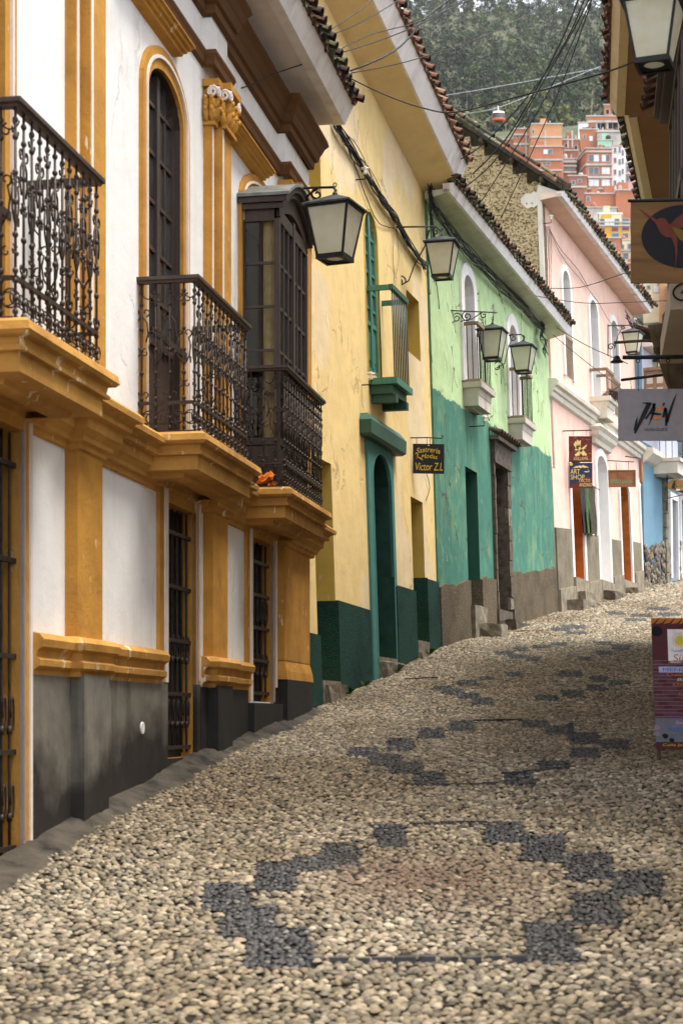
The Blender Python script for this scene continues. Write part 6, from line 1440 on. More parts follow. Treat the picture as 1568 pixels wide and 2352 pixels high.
# ------------------------------------------------------------------ cables
def sag(a, b, s_, n=18, wob=0.0):
    a, b = Vector(a), Vector(b); return [a + (b - a) * k / n - Vector((0, 0, s_ * 4 * (k / n) * (1 - k / n))) + Vector((random.uniform(-wob, wob), 0, random.uniform(-wob, wob))) for k in range(n + 1)]
def cable(label, pts, r=.011, mat='cable'):
    mb = MB(); mb.tube(pts, r, 5); return tag(mb.build('cable', M[mat], None, True), label, 'cable', 'overhead cables')
def path3(pts, n=6, wob=0.0):
    """smooth path through world points"""
    P = [Vector(p) for p in pts]; out = []
    for i in range(len(P) - 1):
        p0_, p1_, p2_, p3_ = P[max(i - 1, 0)], P[i], P[i + 1], P[min(i + 2, len(P) - 1)]
        for k in range(n):
            t = k / n; q = .5 * ((2 * p1_) + (p2_ - p0_) * t + (2 * p0_ - 5 * p1_ + 4 * p2_ - p3_) * t * t + (3 * p1_ - p0_ - 3 * p2_ + p3_) * t ** 3)
            out.append(q + Vector((random.uniform(-wob, wob), random.uniform(-wob, wob), random.uniform(-wob, wob))))
    return out + [P[-1]]
def wpath(l, n=6, wob=0.0): return path3([W(*p) for p in l], n, wob)
cable('black cable sagging across the sky to the right-hand eave', wpath([(800, 178, 21.5), (880, 216, 21), (963, 246, 20.5), (1041, 258, 20), (1167, 228, 18.5), (1383, 168, 17), (1461, 138, 16.6)], 8), .009)
cable('thick twisted cable climbing from the tiled eave tip to the top edge', wpath([(805, 163, 21.8), (860, 140, 22), (909, 114, 22.5), (945, 80, 23), (963, 54, 23.2), (1000, 22, 23.6), (1060, -20, 24)], 8, .004), .013)
cable('cable rising from the white house wall past its eave', wpath([(545, 205, 19), (590, 190, 19.3), (640, 166, 19.7), (720, 140, 20.5), (850, 100, 22), (950, 62, 23), (1050, 10, 24), (1100, -30, 24)], 6), .008)
cable('long thin cable from the eave tip to the top centre', wpath([(806, 168, 22), (940, 140, 23), (1095, 90, 24), (1200, 40, 25), (1290, -10, 26)], 6), .007)
cable('topmost thin cable crossing above the yellow eave', wpath([(735, 90, 21), (820, 55, 22), (900, 10, 23), (940, -20, 24)], 6), .007)
cable('second thin cable crossing above the yellow eave', wpath([(760, 125, 21), (850, 80, 22), (960, 50, 23), (1090, -5, 24)], 6), .007)
cable('third thin cable crossing the yellow soffit', wpath([(750, 75, 21), (830, 20, 22), (870, -15, 23)], 6), .007)
for k, (l, lb_) in enumerate((([(1065, 432, 31), (1143, 360, 29), (1240, 200, 27), (1311, 78, 25.5), (1356, -10, 25)], 'left strand of the steep wire fan above the adobe gable'), ([(1100, 470, 33), (1190, 330, 30), (1270, 190, 28), (1330, 60, 26), (1362, -10, 25)], 'middle strand of the steep wire fan above the adobe gable'),
                              ([(1085, 400, 31), (1160, 320, 29), (1225, 215, 27.5), (1290, 90, 26), (1330, -10, 25)], 'twisted strand of the steep wire fan above the adobe gable'), ([(1150, 500, 35), (1225, 340, 31), (1290, 190, 28), (1345, 40, 26), (1360, -10, 25)], 'right strand of the steep wire fan above the adobe gable'), ([(1050, 370, 30), (1110, 330, 29), (1200, 235, 28), (1290, 110, 26), (1345, -10, 25)], 'lowest strand of the steep wire fan above the adobe gable'))):
    cable(lb_, wpath(l, 7, .004 if k == 2 else .001), .010 if k != 2 else .013)
cable('wire crossing before the pink house to the bird sign', wpath([(1250, 662, 36), (1330, 660, 34), (1420, 632, 30), (1460, 618, 26)], 6), .008)
cable('pair of level wires low across the pink soffit', wpath([(1230, 680, 37), (1340, 696, 36), (1450, 694, 34), (1540, 690, 30)], 6), .008)
cable('wire sloping down from the green eave corner to the gallery sign', wpath([(1270, 748, 40), (1340, 790, 38), (1400, 818, 35), (1440, 835, 33)], 6), .009)
cable('lower wire sloping down across the pink house', wpath([(1270, 770, 40), (1350, 835, 39), (1410, 880, 38), (1440, 905, 37)], 6), .008)
def bundle(label, F, l, count, spread, r, n=.06, droop=None):
    """tangle of many wires along a wall (countless: one mesh)"""
    mb = MB()
    for k in range(count):
        o1, o2 = random.uniform(-spread, spread), random.uniform(-spread, spread)
        pts = []
        for (x, y) in l:
            u, z = F.at(x, y, n); pts.append(F.P(u + random.uniform(-spread, spread) * .6, n + random.uniform(-.03, .05), z + o1 + random.uniform(-spread, spread) * .5))
        mb.tube(path3(pts, 4), r * random.uniform(.6, 1.2), 4)
    o = tag(mb.build('cable_bundle', M['cable'], None, True), label, 'cables'); o['kind'] = 'stuff'; return o
bundle('thick tangle of black cables running down the yellow wall', FB, [(768, 282), (790, 318), (812, 350), (838, 392), (860, 430), (880, 462), (905, 500), (930, 545), (955, 585), (975, 612)], 20, .075, .008)
bundle('tangle of black cables under the eave of the green house', FC, [(985, 430), (992, 470), (1010, 500), (1040, 540), (1075, 580), (1110, 615), (1150, 655), (1190, 692), (1225, 728), (1248, 752)], 22, .13, .007, .12)
bundle('dense knot of black wires at the corner of green and pink houses', FC, [(1240, 735), (1248, 750), (1240, 770), (1252, 785), (1246, 800), (1254, 812)], 12, .09, .007, .15)
bundle('hanging wires in the angle between yellow and green houses', FC, [(984, 415), (990, 445), (986, 480), (990, 520), (992, 560)], 14, .12, .006, .1)
bundle('loose cable knot above the far lantern', FD, [(1436, 722), (1446, 738), (1452, 746), (1462, 735), (1476, 740)], 9, .12, .010, .5)
def wallwire(label, F, l, r=.008, n=.03, mat='cable'):
    cable(label, path3([F.P(F.at(x, y, n)[0], n, F.at(x, y, n)[1]) for x, y in l], 6, .004), r, mat)
wallwire('loose wire looping below the cable tangle on the yellow wall', FB, [(790, 320), (812, 370), (832, 430), (850, 475), (870, 512), (905, 525)])
wallwire('thin wire dropping beside the bracket on the yellow wall', FB, [(905, 525), (902, 580), (905, 640), (904, 650)], .007, .03, 'cable_tan')
wallwire('pale wire beside the thin dark one on the yellow wall', FB, [(910, 525), (915, 590), (908, 640)], .006, .03, 'cable_tan')
wallwire('long wire falling from the wall tangle to the green house bracket', FB, [(975, 612), (990, 640), (1003, 680)], .009)
wallwire('wire running down the green wall to its bracket', FC, [(992, 610), (1003, 660), (1008, 710)], .009)
wallwire('drooping wire below the tailor sign', FB, [(979, 1088), (984, 1105), (986, 1125), (978, 1150)], .006)
for k, nm_ in enumerate(('leftmost', 'second', 'third', 'rightmost')): wallwire(nm_ + ' of four thin wires dropping down the near edge of the pink house', FD, [(1253 + k * 3, 520), (1254 + k * 4, 570), (1252 + k * 4, 620), (1253 + k * 4, 700)], .007, .03, 'cable_grey')
wallwire('wire slanting over the first pink window', FD, [(1262, 528), (1285, 570), (1310, 600), (1330, 625), (1350, 660)], .008, .06, 'cable_grey')
wallwire('second wire slanting down the pink wall', FD, [(1260, 525), (1290, 590), (1330, 640), (1370, 690), (1400, 740), (1440, 775)], .007, .06, 'cable_grey')
# insulators on small wall brackets
def insulator(F, x, y, label, n=.22):
    u, z = F.at(x, y, n); t = thing('insulator', label, 'insulator', F.P(u, n, z), 'porcelain wall insulators'); p = F.P(u, n, z)
    MB().lathe(p, [(.03, -.03), (.034, -.01), (.024, .02), (.03, .05), (.032, .08), (.018, .09)], 10).build('body', M['porcelain'], t, True)
    MB().tube([p + Vector((-.06, 0, .06)), p + Vector((.06, 0, .06))], .018, 8).build('cap', M['porcelain'], t, True)
    MB().tube([F.P(u, 0, z - .10), F.P(u, n, z - .10), F.P(u, n, z - .03)], .010, 5).build('pin', M['iron_black'], t, True); return t
insulator(FC, 1112, 966, 'white insulator below the first green window', .3); insulator(FD, 1265, 502, 'white insulator under the pink eave corner', .2); insulator(FB, 852, 868, 'white insulator beside the green balcony', .15); insulator(FB, 838, 396, 'white insulator within the cable tangle on the yellow wall', .15); insulator(FD, 1456, 738, 'pale insulator above the far lantern', .5)
# garments hung by the first orange door
GM = thing('hung_garments', 'dark and olive garments hanging beside the first orange door', 'garments', FD.P(FD.at(1348, 1230)[0], .1, FD.at(1348, 1230)[1]))
for k, (x0, x1, mt) in enumerate(((1334, 1342, 'paint_black'), (1341, 1349, 'weed'), (1348, 1357, 'olive'))):
    if mt == 'olive' and 'olive' not in M: M['olive'] = plain('olive', (.055, .05, .03), .9, .4, 9, .5)
    u0_, z0_ = FD.at(x0, 1228, .12); u1_, z1_ = FD.at(x1, 1118, .12); mb = MB(); vs = []; pn_ = 8
    for i in range(pn_ + 1):
        u = u0_ + (u1_ - u0_) * i / pn_
        for z in np.linspace(z0_ + random.uniform(0, .06), z1_, 6): vs.append(FD.P(u, .16 + .03 * math.sin(i * 2.2 + z * 3) + .02 * k, z))
    mb.add(vs, [(i * 6 + q, (i + 1) * 6 + q, (i + 1) * 6 + q + 1, i * 6 + q + 1) for i in range(pn_) for q in range(5)]); mb.build('garment', M[mt], GM, True)
MB().tube([FD.P(FD.at(1332, 1116)[0], .2, FD.at(1340, 1116)[1]), FD.P(FD.at(1358, 1116)[0], .2, FD.at(1340, 1116)[1])], .012, 5).build('rail', M['iron_black'], GM)
# weeds at the foot of the walls
def weed(F, x, y, label, n=.12, s_=1.0):
    u, z = F.at(x, y, n); p = F.P(u, n, F.g(u)); mb = MB()
    for k in range(26):
        a = random.uniform(0, 6.28); L = random.uniform(.05, .13) * s_; d = Vector((math.cos(a), math.sin(a), 0)); e = d.cross(Vector((0, 0, 1))) * .008
        q = p + d * random.uniform(0, .05) * s_; mb.add([q - e, q + e, q + d * L * .5 + Vector((0, 0, L)) + e * .6, q + d * L + Vector((0, 0, L * .9))], [(0, 1, 2, 3)])
    tag(mb.build('weed', M['weed']), label, 'weed', 'weeds at the foot of the walls')
weed(FB, 908, 1548, 'green weed tuft beside the teal-framed door step'); weed(FB, 985, 1500, 'green weed tuft at the end of the yellow house', .1, .8); weed(FB, 800, 1588, 'weed tuft below the dark green base', .1, .8); weed(FC, 1178, 1430, 'weed tuft beside the stone doorway', .2, .8); weed(FB, 838, 1570, 'small weed below the teal door frame', .1, .6)

# ------------------------------------------------------------------ hillside, forest, brick houses, cable car, haze
def hz_(Y):     # height of the hillside
    return np.interp(Y, [60, 160, 250, 330, 370, 400, 430, 470, 520, 600, 700, 800, 880, 960], [9, 22, 52, 84, 98, 108, 134, 158, 172, 212, 262, 318, 362, 372])
hx = np.linspace(-420, 520, 60); hy = np.concatenate([np.linspace(62, 380, 20), np.linspace(395, 960, 50)]); vs = []; fs = []
for i, y in enumerate(hy):
    for k, x in enumerate(hx):
        if y < 120 and True: pass
        vs.append((x, y, float(hz_(y)) + (4 * math.sin(x * .021 + y * .013) + 3 * math.sin(x * .05 - y * .03) + random.uniform(-1, 1)) * min(1, max(0, (y - 200) / 200)) - (8 if y < 120 else 0)))
nx = len(hx)
for i in range(len(hy) - 1):
    for k in range(nx - 1): fs.append((i * nx + k, i * nx + k + 1, (i + 1) * nx + k + 1, (i + 1) * nx + k))
m_, t_, b_ = nodes('hill_scrub'); co_ = N(t_, 'ShaderNodeTexCoord').outputs['Object']
cc_ = ramp(t_, noise(t_, co_, .11, 6, .65), [(.3, (.025, .032, .014)), (.5, (.06, .07, .028)), (.68, (.13, .125, .055))]); t_.links.new(cc_, b_.inputs['Base Color']); b_.inputs['Roughness'].default_value = .95
bump(t_, b_, noise(t_, co_, .5, 5, .7), 1.0, 1.5)
mb = MB(); mb.add(vs, fs); hill = mb.build('hillside', m_, None, True); hill['kind'] = 'structure'
# --- trees
def leafmat(name, a, b):
    m, t, p = nodes(name); at = N(t, 'ShaderNodeAttribute', attribute_name='tint'); t.links.new(at.outputs['Color'], p.inputs['Base Color']); p.inputs['Roughness'].default_value = .75; p.inputs['Specular IOR Level'].default_value = .2
    return m
M['leaf'] = leafmat('leaf', None, None); M['bark'] = plain('bark', (.24, .20, .15), .9, .3, .6, 0)
def tree_arrays(pos, H, cr, tint, nl, rg):
    """eucalyptus: slender trunk, forked limbs, leaf clumps; returns leaf quads (n,4,3) with colours and trunk point lists"""
    pos = np.array(pos); lean = rg.normal(0, .035, 2); limbs = []
    trunk = [pos + np.array([lean[0] * H * k, lean[1] * H * k, H * .86 * k]) for k in np.linspace(0, 1, 5)]
    limbs.append((trunk, H * .014)); clumps = []
    for _ in range(int(rg.integers(6, 10))):
        f = rg.uniform(.35, .95); b = trunk[0] + (trunk[-1] - trunk[0]) * f; a = rg.uniform(0, 6.283); L = cr * rg.uniform(.5, 1.1) * (1.15 - f * .5)
        e = b + np.array([math.cos(a) * L, math.sin(a) * L, L * rg.uniform(.6, 1.4)]); limbs.append(([b, (b + e) / 2 + np.array([0, 0, L * .12]), e], H * .006)); clumps.append((e, cr * rg.uniform(.35, .62)))
        if rg.random() < .6: clumps.append(((b + e) / 2 + rg.normal(0, .6, 3), cr * rg.uniform(.25, .4)))
    clumps.append((trunk[-1] + np.array([0, 0, H * .06]), cr * .5)); clumps.append((trunk[-1] - np.array([0, 0, H * .1]), cr * .45))
    per = max(6, nl // len(clumps)); Q = []; C = []
    for c, r in clumps:
        d = rg.normal(0, 1, (per, 3)); d /= np.linalg.norm(d, axis=1)[:, None]; p = c + d * (r * rg.uniform(.25, 1, per) ** .6)[:, None] * np.array([1, 1, .8])
        s = rg.uniform(.38, .8, per)
        n = d * 1.0 + np.array([0, 0, .45]) + rg.normal(0, .32, (per, 3)); n /= np.linalg.norm(n, axis=1)[:, None]
        t = np.cross(n, rg.normal(0, 1, (per, 3))); t /= np.linalg.norm(t, axis=1)[:, None]; b = np.cross(n, t)
        t *= s[:, None]; b *= (s * .55)[:, None]
        Q.append(np.stack([p - t, p + b * .9, p + t, p - b], 1)); C.append(tint * rg.uniform(.86, 1.14, (per, 1)) * rg.uniform(.6, 1.5))
    return np.concatenate(Q), np.concatenate(C), limbs
def leaves_obj(name, Q, C, parent=None, base=(0, 0, 0)):
    n = len(Q); me = bpy.data.meshes.new(name); me.vertices.add(n * 4); me.vertices.foreach_set('co', (Q.reshape(-1, 3) - np.array(base)).astype(np.float32).ravel())
    me.loops.add(n * 4); me.loops.foreach_set('vertex_index', np.arange(n * 4, dtype=np.int32)); me.polygons.add(n); me.polygons.foreach_set('loop_start', (np.arange(n) * 4).astype(np.int32)); me.update(calc_edges=True)
    ca = me.color_attributes.new('tint', 'FLOAT_COLOR', 'POINT'); cc = np.repeat(C, 4, 0); ca.data.foreach_set('color', np.concatenate([cc, np.ones((len(cc), 1))], 1).astype(np.float32).ravel())
    me.materials.append(M['leaf']); o = bpy.data.objects.new(name, me); COL.objects.link(o)
    if parent is not None: o.parent = parent
    return o
rg = np.random.default_rng(5)
greens = np.array([(.022, .038, .013), (.032, .050, .016), (.018, .031, .013), (.028, .044, .019), (.050, .066, .020)])
QQ, CC = [], []; trunks = MB()
y = 498.0; cnt = 0
while y < 930:
    x0, x1 = .025 * y - 6, .175 * y + 6; x = x0 + rg.uniform(0, 4)
    while x < x1:
        H = rg.uniform(13, 22) * (1.0 if y > 530 else .75); yy = y + rg.uniform(-5, 5)
        q, c, lm_ = tree_arrays((x, yy, float(hz_(yy)) - .5), H, H * rg.uniform(.17, .26), greens[rg.integers(5)] * rg.uniform(.45, 1.55), 420 if y < 700 else 260, rg)
        QQ.append(q); CC.append(c); cnt += 1
        for pts, r in lm_[:4]: trunks.tube([tuple(p) for p in pts], [r * 1.2, r] + [r * .5] * (len(pts) - 2), 4, False)
        x += rg.uniform(5.0, 10.5)
    y += 13 if y < 700 else 17
fo = leaves_obj('forest', np.concatenate(QQ), np.concatenate(CC)); tag(fo, 'dense eucalyptus wood covering the whole hillside at the top', 'forest'); fo['kind'] = 'stuff'
tk = trunks.build('forest_trunks', M['bark'], fo); tk['kind'] = 'stuff'
# single pale trees at the foot of the wood
for k, (x, yb_, Yt, H, lb_) in enumerate(((1096, 300, 480, 13, 'tall pale tree left of the cable car'), (1162, 300, 490, 12, 'pale green tree just right of the cable car'), (1070, 330, 470, 10, 'small pale tree behind the adobe gable ridge'), (1300, 300, 485, 11, 'pale tree behind the brick blocks'), (1262, 268, 500, 14, 'thin pale-trunked tree above the orange brick block'), (1352, 250, 495, 14, 'bare forked pale tree above the right brick houses'), (1210, 262, 505, 13, 'bushy green tree above the left brick house'))):
    p = W(x, yb_, Yt); zz = float(hz_(Yt)) - 1; root = thing('eucalyptus_tree', lb_, 'tree', (p.x, Yt, zz), 'single trees at the foot of the wood')
    q, c, lm_ = tree_arrays((p.x, Yt, zz), H + max(0, p.z - zz) * .6, H * .22, np.array((.13, .14, .05)) if k != 5 else np.array((.09, .10, .05)), 420 if k != 5 else 150, rg)
    leaves_obj('crown', q, c, root, (p.x, Yt, zz)); mb = MB()
    for pts, r in lm_: mb.tube([tuple(v) for v in pts], [r * 1.4, r] + [r * .6] * (len(pts) - 2), 5, False)
    mb.build('trunk', M['bark'], root)
# --- brick houses
def brickmat(name, col, sc=1.0):
    m, t, b = nodes(name); co = N(t, 'ShaderNodeTexCoord').outputs['UV']
    br = N(t, 'ShaderNodeTexBrick', i_Scale=2.2 * sc); br.inputs['Color1'].default_value = c4(col); br.inputs['Color2'].default_value = c4(tuple(c * .75 for c in col)); br.inputs['Mortar'].default_value = (.36, .30, .26, 1); br.inputs['Mortar Size'].default_value = .012
    t.links.new(co, br.inputs['Vector']); o = N(t, 'ShaderNodeTexCoord').outputs['Object']
    cc = mix(t, math_(t, 'MULTIPLY', ramp(t, noise(t, o, .45, 5, .6), [(.4, (0, 0, 0)), (.7, (1, 1, 1))]), .45), br.outputs[0], tuple(c * .55 + .03 for c in col)); t.links.new(cc, b.inputs['Base Color']); b.inputs['Roughness'].default_value = .9; return m
M['brick'] = brickmat('brick', (.48, .145, .05)); M['brick_pale'] = brickmat('brick_pale', (.62, .28, .11)); M['brick_dark'] = brickmat('brick_dark', (.33, .10, .055))
M['h_white'] = plain('h_white', (.72, .70, .70), .8, .12, .5, 0); M['h_pink'] = plain('h_pink', (.52, .30, .29), .8, .12, .5, 0); M['h_green'] = plain('h_green', (.30, .52, .38), .8, .1, .5, 0); M['h_cream'] = plain('h_cream', (.66, .55, .36), .8, .12, .5, 0)
M['h_yellow'] = plain('h_yellow', (.68, .34, .03), .8, .1, .5, 0); M['concrete'] = plain('concrete', (.42, .39, .36), .9, .2, .6, 0); M['h_maroon'] = plain('h_maroon', (.22, .06, .045), .8, .1, .5, 0)
M['h_pane'] = glass('h_pane', (.10, .13, .16), .1); M['h_curtain'] = plain('h_curtain', (.66, .68, .70), .6, .15, .8, 0); M['h_metal_green'] = plain('h_metal_green', (.02, .07, .05), .6, .2, 2, 0)
def hill_house(label, x0, x1, yt, yb_, Y, mat, depth=9, wins=(), side=0.0, slabs=(), roof='concrete', sidemat=None, cat='house', drop=6.0, cols=()):
    """box house whose front face spans those photo pixels at distance Y; side = width in photo pixels of a visible left flank"""
    a, b = W(x0, yt, Y), W(x1, yb_, Y); k = Y / FPX; w_ = b.x - a.x; zt, zb = a.z, b.z
    root = thing('hill_house', label, cat, (a.x, Y, zb), 'brick houses on the hillside')
    yaw = 0.0; back = Vector((-side * k * .9, depth, 0)) if side else Vector((.18 * depth, depth, 0))
    A, B = Vector((a.x, Y, 0)), Vector((b.x, Y, 0)); D_, C_ = A + back, B + back
    mb = MB(); P = [A, B, C_, D_]; vs = [p + Vector((0, 0, zb - drop)) for p in P] + [p + Vector((0, 0, zt)) for p in P]
    L = [0, w_, w_ + depth, -depth]
    mb.add(vs, [(0, 1, 5, 4), (1, 2, 6, 5), (2, 3, 7, 6), (3, 0, 4, 7), (4, 5, 6, 7)], [(l, zb - drop) for l in L] + [(l, zt) for l in L]); mb.build('wall', mat, root)
    rf = MB(); e = .25
    rf.add([A + Vector((-e, -e, zt + .003)), B + Vector((e, -e, zt + .003)), C_ + Vector((e, e, zt + .003)), D_ + Vector((-e, e, zt + .003)), A + Vector((-e, -e, zt + .28)), B + Vector((e, -e, zt + .28)), C_ + Vector((e, e, zt + .28)), D_ + Vector((-e, e, zt + .28))], [(3, 2, 1, 0), (4, 5, 6, 7), (0, 1, 5, 4), (1, 2, 6, 5), (2, 3, 7, 6), (3, 0, 4, 7)]); rf.build('roof', M[roof], root)
    for wn in wins:
        xa, xb, ya, yb2 = wn[:4]; kind = wn[4] if len(wn) > 4 else 'h_curtain'; p, q = W(xa, ya, Y), W(xb, yb2, Y)
        f = MB(); c = ((p.x + q.x) / 2, Y - .03, (p.z + q.z) / 2); f.box(c, (q.x - p.x + .16, .12, p.z - q.z + .16)); fo_ = f.build('window', M['concrete'], root)
        n_ = max(1, int(round((q.x - p.x) / 1.1)))
        for i in range(n_):
            g = MB(); g.box((p.x + (q.x - p.x) * (i + .5) / n_, Y - .10, c[2]), ((q.x - p.x) / n_ - .12, .05, p.z - q.z - .06)); g.build('pane', M[kind if kind != 'h_curtain' or random.random() < .5 else 'h_pane'], fo_)  # void panes are black boxes painted in for dark open gaps
    for (xa, xb, ys_, hh) in slabs:
        p, q = W(xa, ys_, Y), W(xb, ys_, Y); MB().box(((p.x + q.x) / 2, Y - .15, p.z), (q.x - p.x, .5, hh)).build('floor_band', M['concrete'], root)
        if side and xa <= x0 + 1:
            s0 = A + Vector((0, -.15, p.z)); s1 = D_ + Vector((0, 0, p.z)); n_ = (s1 - s0); MB().tube([s0 + Vector((-.1, 0, 0)), s1 + Vector((-.1, 0, 0))], hh * .6, 4).build('floor_band', M['concrete'], root)
    if w_ > 3:
        for _ in range(random.choice((1, 2, 2, 3))):
            q = A + (B - A) * random.uniform(.1, .9) + back * random.uniform(.15, .4); kind_ = random.random()
            if kind_ < .45: MB().lathe((q.x, q.y, zt + .28), [(.55, 0), (.6, .1), (.6, 1.0), (.45, 1.25), (.1, 1.35)], 10).build('water_tank', M[random.choice(('cable', 'brick_dark', 'concrete'))], root, True)
            elif kind_ < .75:
                MB().box((q.x, q.y, zt + .28 + .9), (random.uniform(1.2, 2.6), 1.8, 1.8)).build('roof_hut', mat, root)
            else: MB().box((q.x, q.y, zt + .9), (.3, .3, 1.3)).build('column', M['concrete'], root)
    for (xa, ya, yb2) in cols:
        p, q = W(xa, ya, Y), W(xa, yb2, Y); MB().box((p.x, Y - .08, (p.z + q.z) / 2), (.35, .3, p.z - q.z)).build('column', M['concrete'], root)
    return root
V = 'h_pane'
hill_house('orange brick block with concrete cross bands, tallest at left', 1219, 1290, 286, 345, 405, M['brick_pale'], 8, [(1221, 1226, 298, 307, V)], 6, [(1219, 1290, 316, .35)], cols=[(1251, 300, 342)])
hill_house('darker brick block with one white window below the orange one', 1218, 1291, 338, 420, 400, M['brick'], 8, [(1247, 1267, 344, 354), (1245, 1263, 373, 378, V)], 0, [(1218, 1291, 368, .35), (1218, 1291, 392, .3)])
hill_house('unfinished brick house with concrete cross, farthest left', 1178, 1219, 297, 372, 408, M['brick'], 8, [(1184, 1191, 308, 317, V), (1194, 1202, 330, 338, V)], 0, [(1178, 1219, 310, .35), (1178, 1219, 332, .4)], cols=[(1207, 304, 360)])
hill_house('low brick shed with water tanks at far left', 1152, 1180, 322, 350, 410, M['brick'], 6)
hill_house('half-built brick shell with pale concrete posts', 1291, 1328, 322, 372, 412, M['brick_dark'], 8, [(1296, 1304, 330, 338, 'void'), (1318, 1325, 335, 345, 'void')], 0, [(1291, 1328, 346, .3)], cols=[(1313, 300, 340), (1303, 312, 340)])
hill_house('small white house with a window strip near the top of the slope', 1327, 1350, 283, 310, 428, M['h_white'], 6, [(1336, 1347, 293, 301, V)])
hill_house('top brick house with dark open gallery and white posts', 1346, 1420, 268, 300, 430, M['brick'], 9, [(1366, 1390, 283, 298, 'void'), (1393, 1418, 279, 296, 'void')], 0, [(1346, 1420, 280, .5)], cols=[(1369, 281, 300), (1394, 277, 297)])
hill_house('tall thin brick tower behind the top gallery', 1386, 1402, 242, 270, 445, M['brick'], 6, [(1390, 1398, 252, 262, 'void')])
hill_house('plain brick house with two small windows above the main block', 1331, 1372, 298, 345, 420, M['brick'], 8, [(1352, 1360, 313, 324), (1338, 1344, 310, 318, V)], 0)
hill_house('grey plaster storey with yellow top band', 1370, 1424, 303, 340, 418, M['concrete'], 8, [(1374, 1396, 308, 320, 'concrete')], 0, [(1370, 1424, 302, .5)])
hill_house('mint green rooftop room on the main brick block', 1371, 1404, 323, 345, 409, M['h_green'], 5, [(1378, 1400, 337, 341, V)])
mw = []
for (ya, yb2) in ((356, 371), (385, 400), (413, 428)): mw += [(1351, 1374, ya, yb2), (1381, 1399, ya, yb2)]
mw += [(1359, 1375, 439, 450)]
hill_house('main four-storey brick apartment block with white windows', 1345, 1404, 342, 455, 400, M['brick'], 10, mw, 17, [(1344, 1405, 349, .4), (1344, 1405, 379, .45), (1344, 1405, 408, .45), (1344, 1405, 434, .4)])
hill_house('white tower with narrow dark windows beside the main block', 1404, 1435, 336, 440, 402, M['h_white'], 9, [(1409, 1414, ya, ya + 11, V) for ya in (340, 363, 390, 415)] + [(1420, 1424, ya, ya + 12, V) for ya in (338, 366, 392, 418)] + [(1427, 1431, ya, ya + 12, V) for ya in (345, 364, 388, 414)], 0, (), 'h_pink')
hill_house('pink house stepping down at right of the white tower', 1434, 1470, 376, 445, 404, M['h_pink'], 8, [(1437, 1446, 382, 394, V), (1437, 1444, 404, 416, V), (1450, 1456, 384, 394, V)], 0, [(1434, 1470, 400, .3)])
hill_house('dark brick house with stacked balconies left of the main block', 1291, 1322, 366, 412, 404, M['brick_dark'], 7, [(1293, 1316, 367, 370, V), (1294, 1318, 384, 389, V)], 0, [(1290, 1323, 372, .5), (1290, 1323, 382, .4), (1290, 1323, 396, .5)])
hill_house('dark brick house low at left of the main block', 1305, 1346, 405, 470, 396, M['brick_dark'], 7, [(1312, 1320, 415, 424, V), (1326, 1334, 412, 420, V)], 0, [(1305, 1346, 430, .4)])
hill_house('long bare brick wall below the main block', 1343, 1414, 446, 492, 388, M['brick'], 7, [(1346, 1354, 452, 462)], 0)
hill_house('windowless brick block below the white tower', 1413, 1462, 438, 500, 386, M['brick'], 7)
hill_house('grey concrete retaining house above the yellow building', 1340, 1415, 478, 505, 380, M['concrete'], 6)
hill_house('yellow and maroon building with glazed rooftop gallery', 1372, 1446, 512, 570, 362, M['h_yellow'], 8, [(1376, 1421, 503, 517, 'h_curtain'), (1428, 1444, 502, 515), (1375, 1388, 524, 533, 'h_maroon'), (1403, 1419, 522, 532, 'h_maroon'), (1404, 1420, 536, 546, V), (1428, 1442, 536, 546, V), (1427, 1444, 522, 530, 'h_maroon')], 0, [(1372, 1446, 519, .3)])
hill_house('cream house with pitched roof above the yellow building', 1374, 1426, 492, 505, 368, M['h_cream'], 6, [], 0, (), 'h_white')
hill_house('cream house with blue windows left of the bird sign', 1420, 1456, 553, 610, 345, M['h_cream'], 7, [(1424, 1432, 562, 572, V), (1440, 1450, 560, 572, V), (1430, 1442, 582, 594, V)], 0, [(1420, 1456, 576, .3)])
hill_house('brick house just above the pink eave', 1396, 1424, 548, 640, 340, M['brick'], 7, [(1402, 1412, 560, 568, V)])
hill_house('lower brick house beside the pink eave', 1418, 1460, 606, 700, 330, M['brick'], 7, [(1430, 1440, 615, 625, V), (1444, 1450, 618, 626, V)], 0, [(1418, 1460, 632, .3)])
hill_house('cream house below the bird sign', 1476, 1516, 645, 740, 300, M['h_cream'], 7, [(1484, 1492, 656, 664, V), (1499, 1512, 657, 672)], 0)
hill_house('raw brick house below the bird sign', 1513, 1537, 640, 740, 296, M['brick_pale'], 6)
hill_house('dark green corrugated shed below the bird sign', 1535, 1575, 640, 740, 290, M['h_metal_green'], 6)
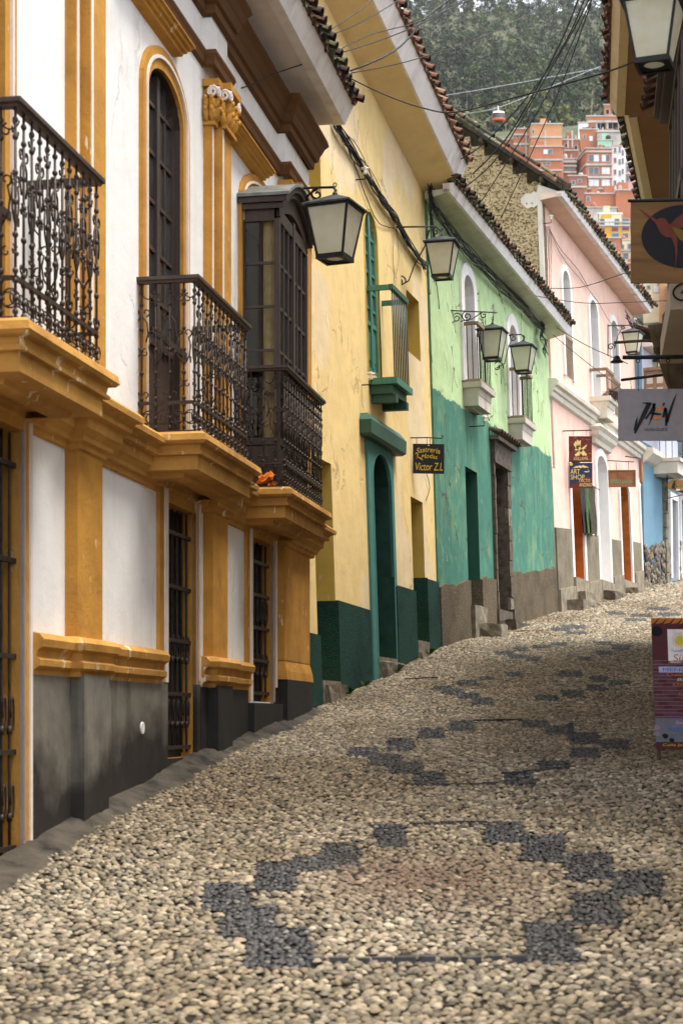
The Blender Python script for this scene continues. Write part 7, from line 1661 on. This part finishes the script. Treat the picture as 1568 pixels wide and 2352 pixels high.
# --- cable car
GY = 360; g = W(1144, 268, GY); k = GY / FPX
GO = thing('cable_car', 'orange and white cable car cabin with dark windows before the wood', 'cable car', (g.x, GY, g.z))
def ell(zs, mat, nm):
    mb = MB(); K = 20; vs = []
    for z, r in zs: vs += [(g.x + r * 1.25 * math.copysign(abs(math.cos(q)) ** .6, math.cos(q)), GY + r * math.copysign(abs(math.sin(q)) ** .6, math.sin(q)), g.z + z) for q in np.linspace(0, 6.283, K + 1)[:-1]]
    fs = [(i * K + j, i * K + (j + 1) % K, (i + 1) * K + (j + 1) % K, (i + 1) * K + j) for i in range(len(zs) - 1) for j in range(K)] + [tuple(range(K)), tuple((len(zs) - 1) * K + j for j in range(K))]
    mb.add(vs, fs); mb.build(nm, mat, GO, True)
plain('cabin_orange', (.50, .10, .015), .4, .05, 1, 0)
ell([(-1.05, .75), (-1.0, .95), (-.6, 1.12)], MATS['cabin_orange'], 'lower_shell'); ell([(-.598, 1.10), (.55, 1.05)], plain('cabin_glass', (.015, .018, .022), .5, .1, 1, 0, spec=.1), 'window_band'); ell([(.552, 1.07), (.85, .95), (1.02, .6)], M['h_white'], 'roof_shell')
for q in (-.9, -.05, 2.2, 3.1): MB().tube([(g.x + 1.36 * math.cos(q), GY + 1.12 * math.sin(q), g.z - .62), (g.x + 1.30 * math.cos(q), GY + 1.08 * math.sin(q), g.z + .58)], .09, 5).build('pillar', MATS['cabin_orange'], GO)
MB().tube([(g.x, GY, g.z + 1.0), (g.x - .1, GY, g.z + 1.7), (g.x - .1, GY, g.z + 2.3)], .10, 6).build('hanger', M['h_white'], GO)
for (l, lb_) in (([(1000, 222, GY), (1120, 203, GY + 5), (1383, 155, GY + 20), (1500, 135, GY + 25)], 'upper pale rope of the cable car'), ([(1000, 270, GY), (1060, 262, GY), (1140, 248, GY), (1250, 205, GY + 10), (1383, 150, GY + 20), (1500, 105, GY + 25)], 'lower pale rope carrying the cable car cabin')):
    o = MB().tube(wpath(l, 6), .055, 5).build('cable_rope', M['rope'], None, True); tag(o, lb_, 'rope', 'cable car ropes')
# --- haze: one closed box of pale air round camera and scene
hb = MB(); hb.box((40, 420, 215), (1200, 1240, 450)); hzo = hb.build('haze', None); hzo['kind'] = 'stuff'; hzo['label'] = 'pale mountain haze filling the valley air'; hzo['category'] = 'haze'
m_ = bpy.data.materials.new('haze_air'); m_.use_nodes = True; t_ = m_.node_tree; t_.nodes.clear(); o_ = t_.nodes.new('ShaderNodeOutputMaterial'); v_ = t_.nodes.new('ShaderNodeVolumePrincipled')
v_.inputs['Color'].default_value = (.86, .90, .95, 1); v_.inputs['Density'].default_value = .00007; v_.inputs['Anisotropy'].default_value = .2; t_.links.new(v_.outputs[0], o_.inputs['Volume']); hzo.data.materials.append(m_)
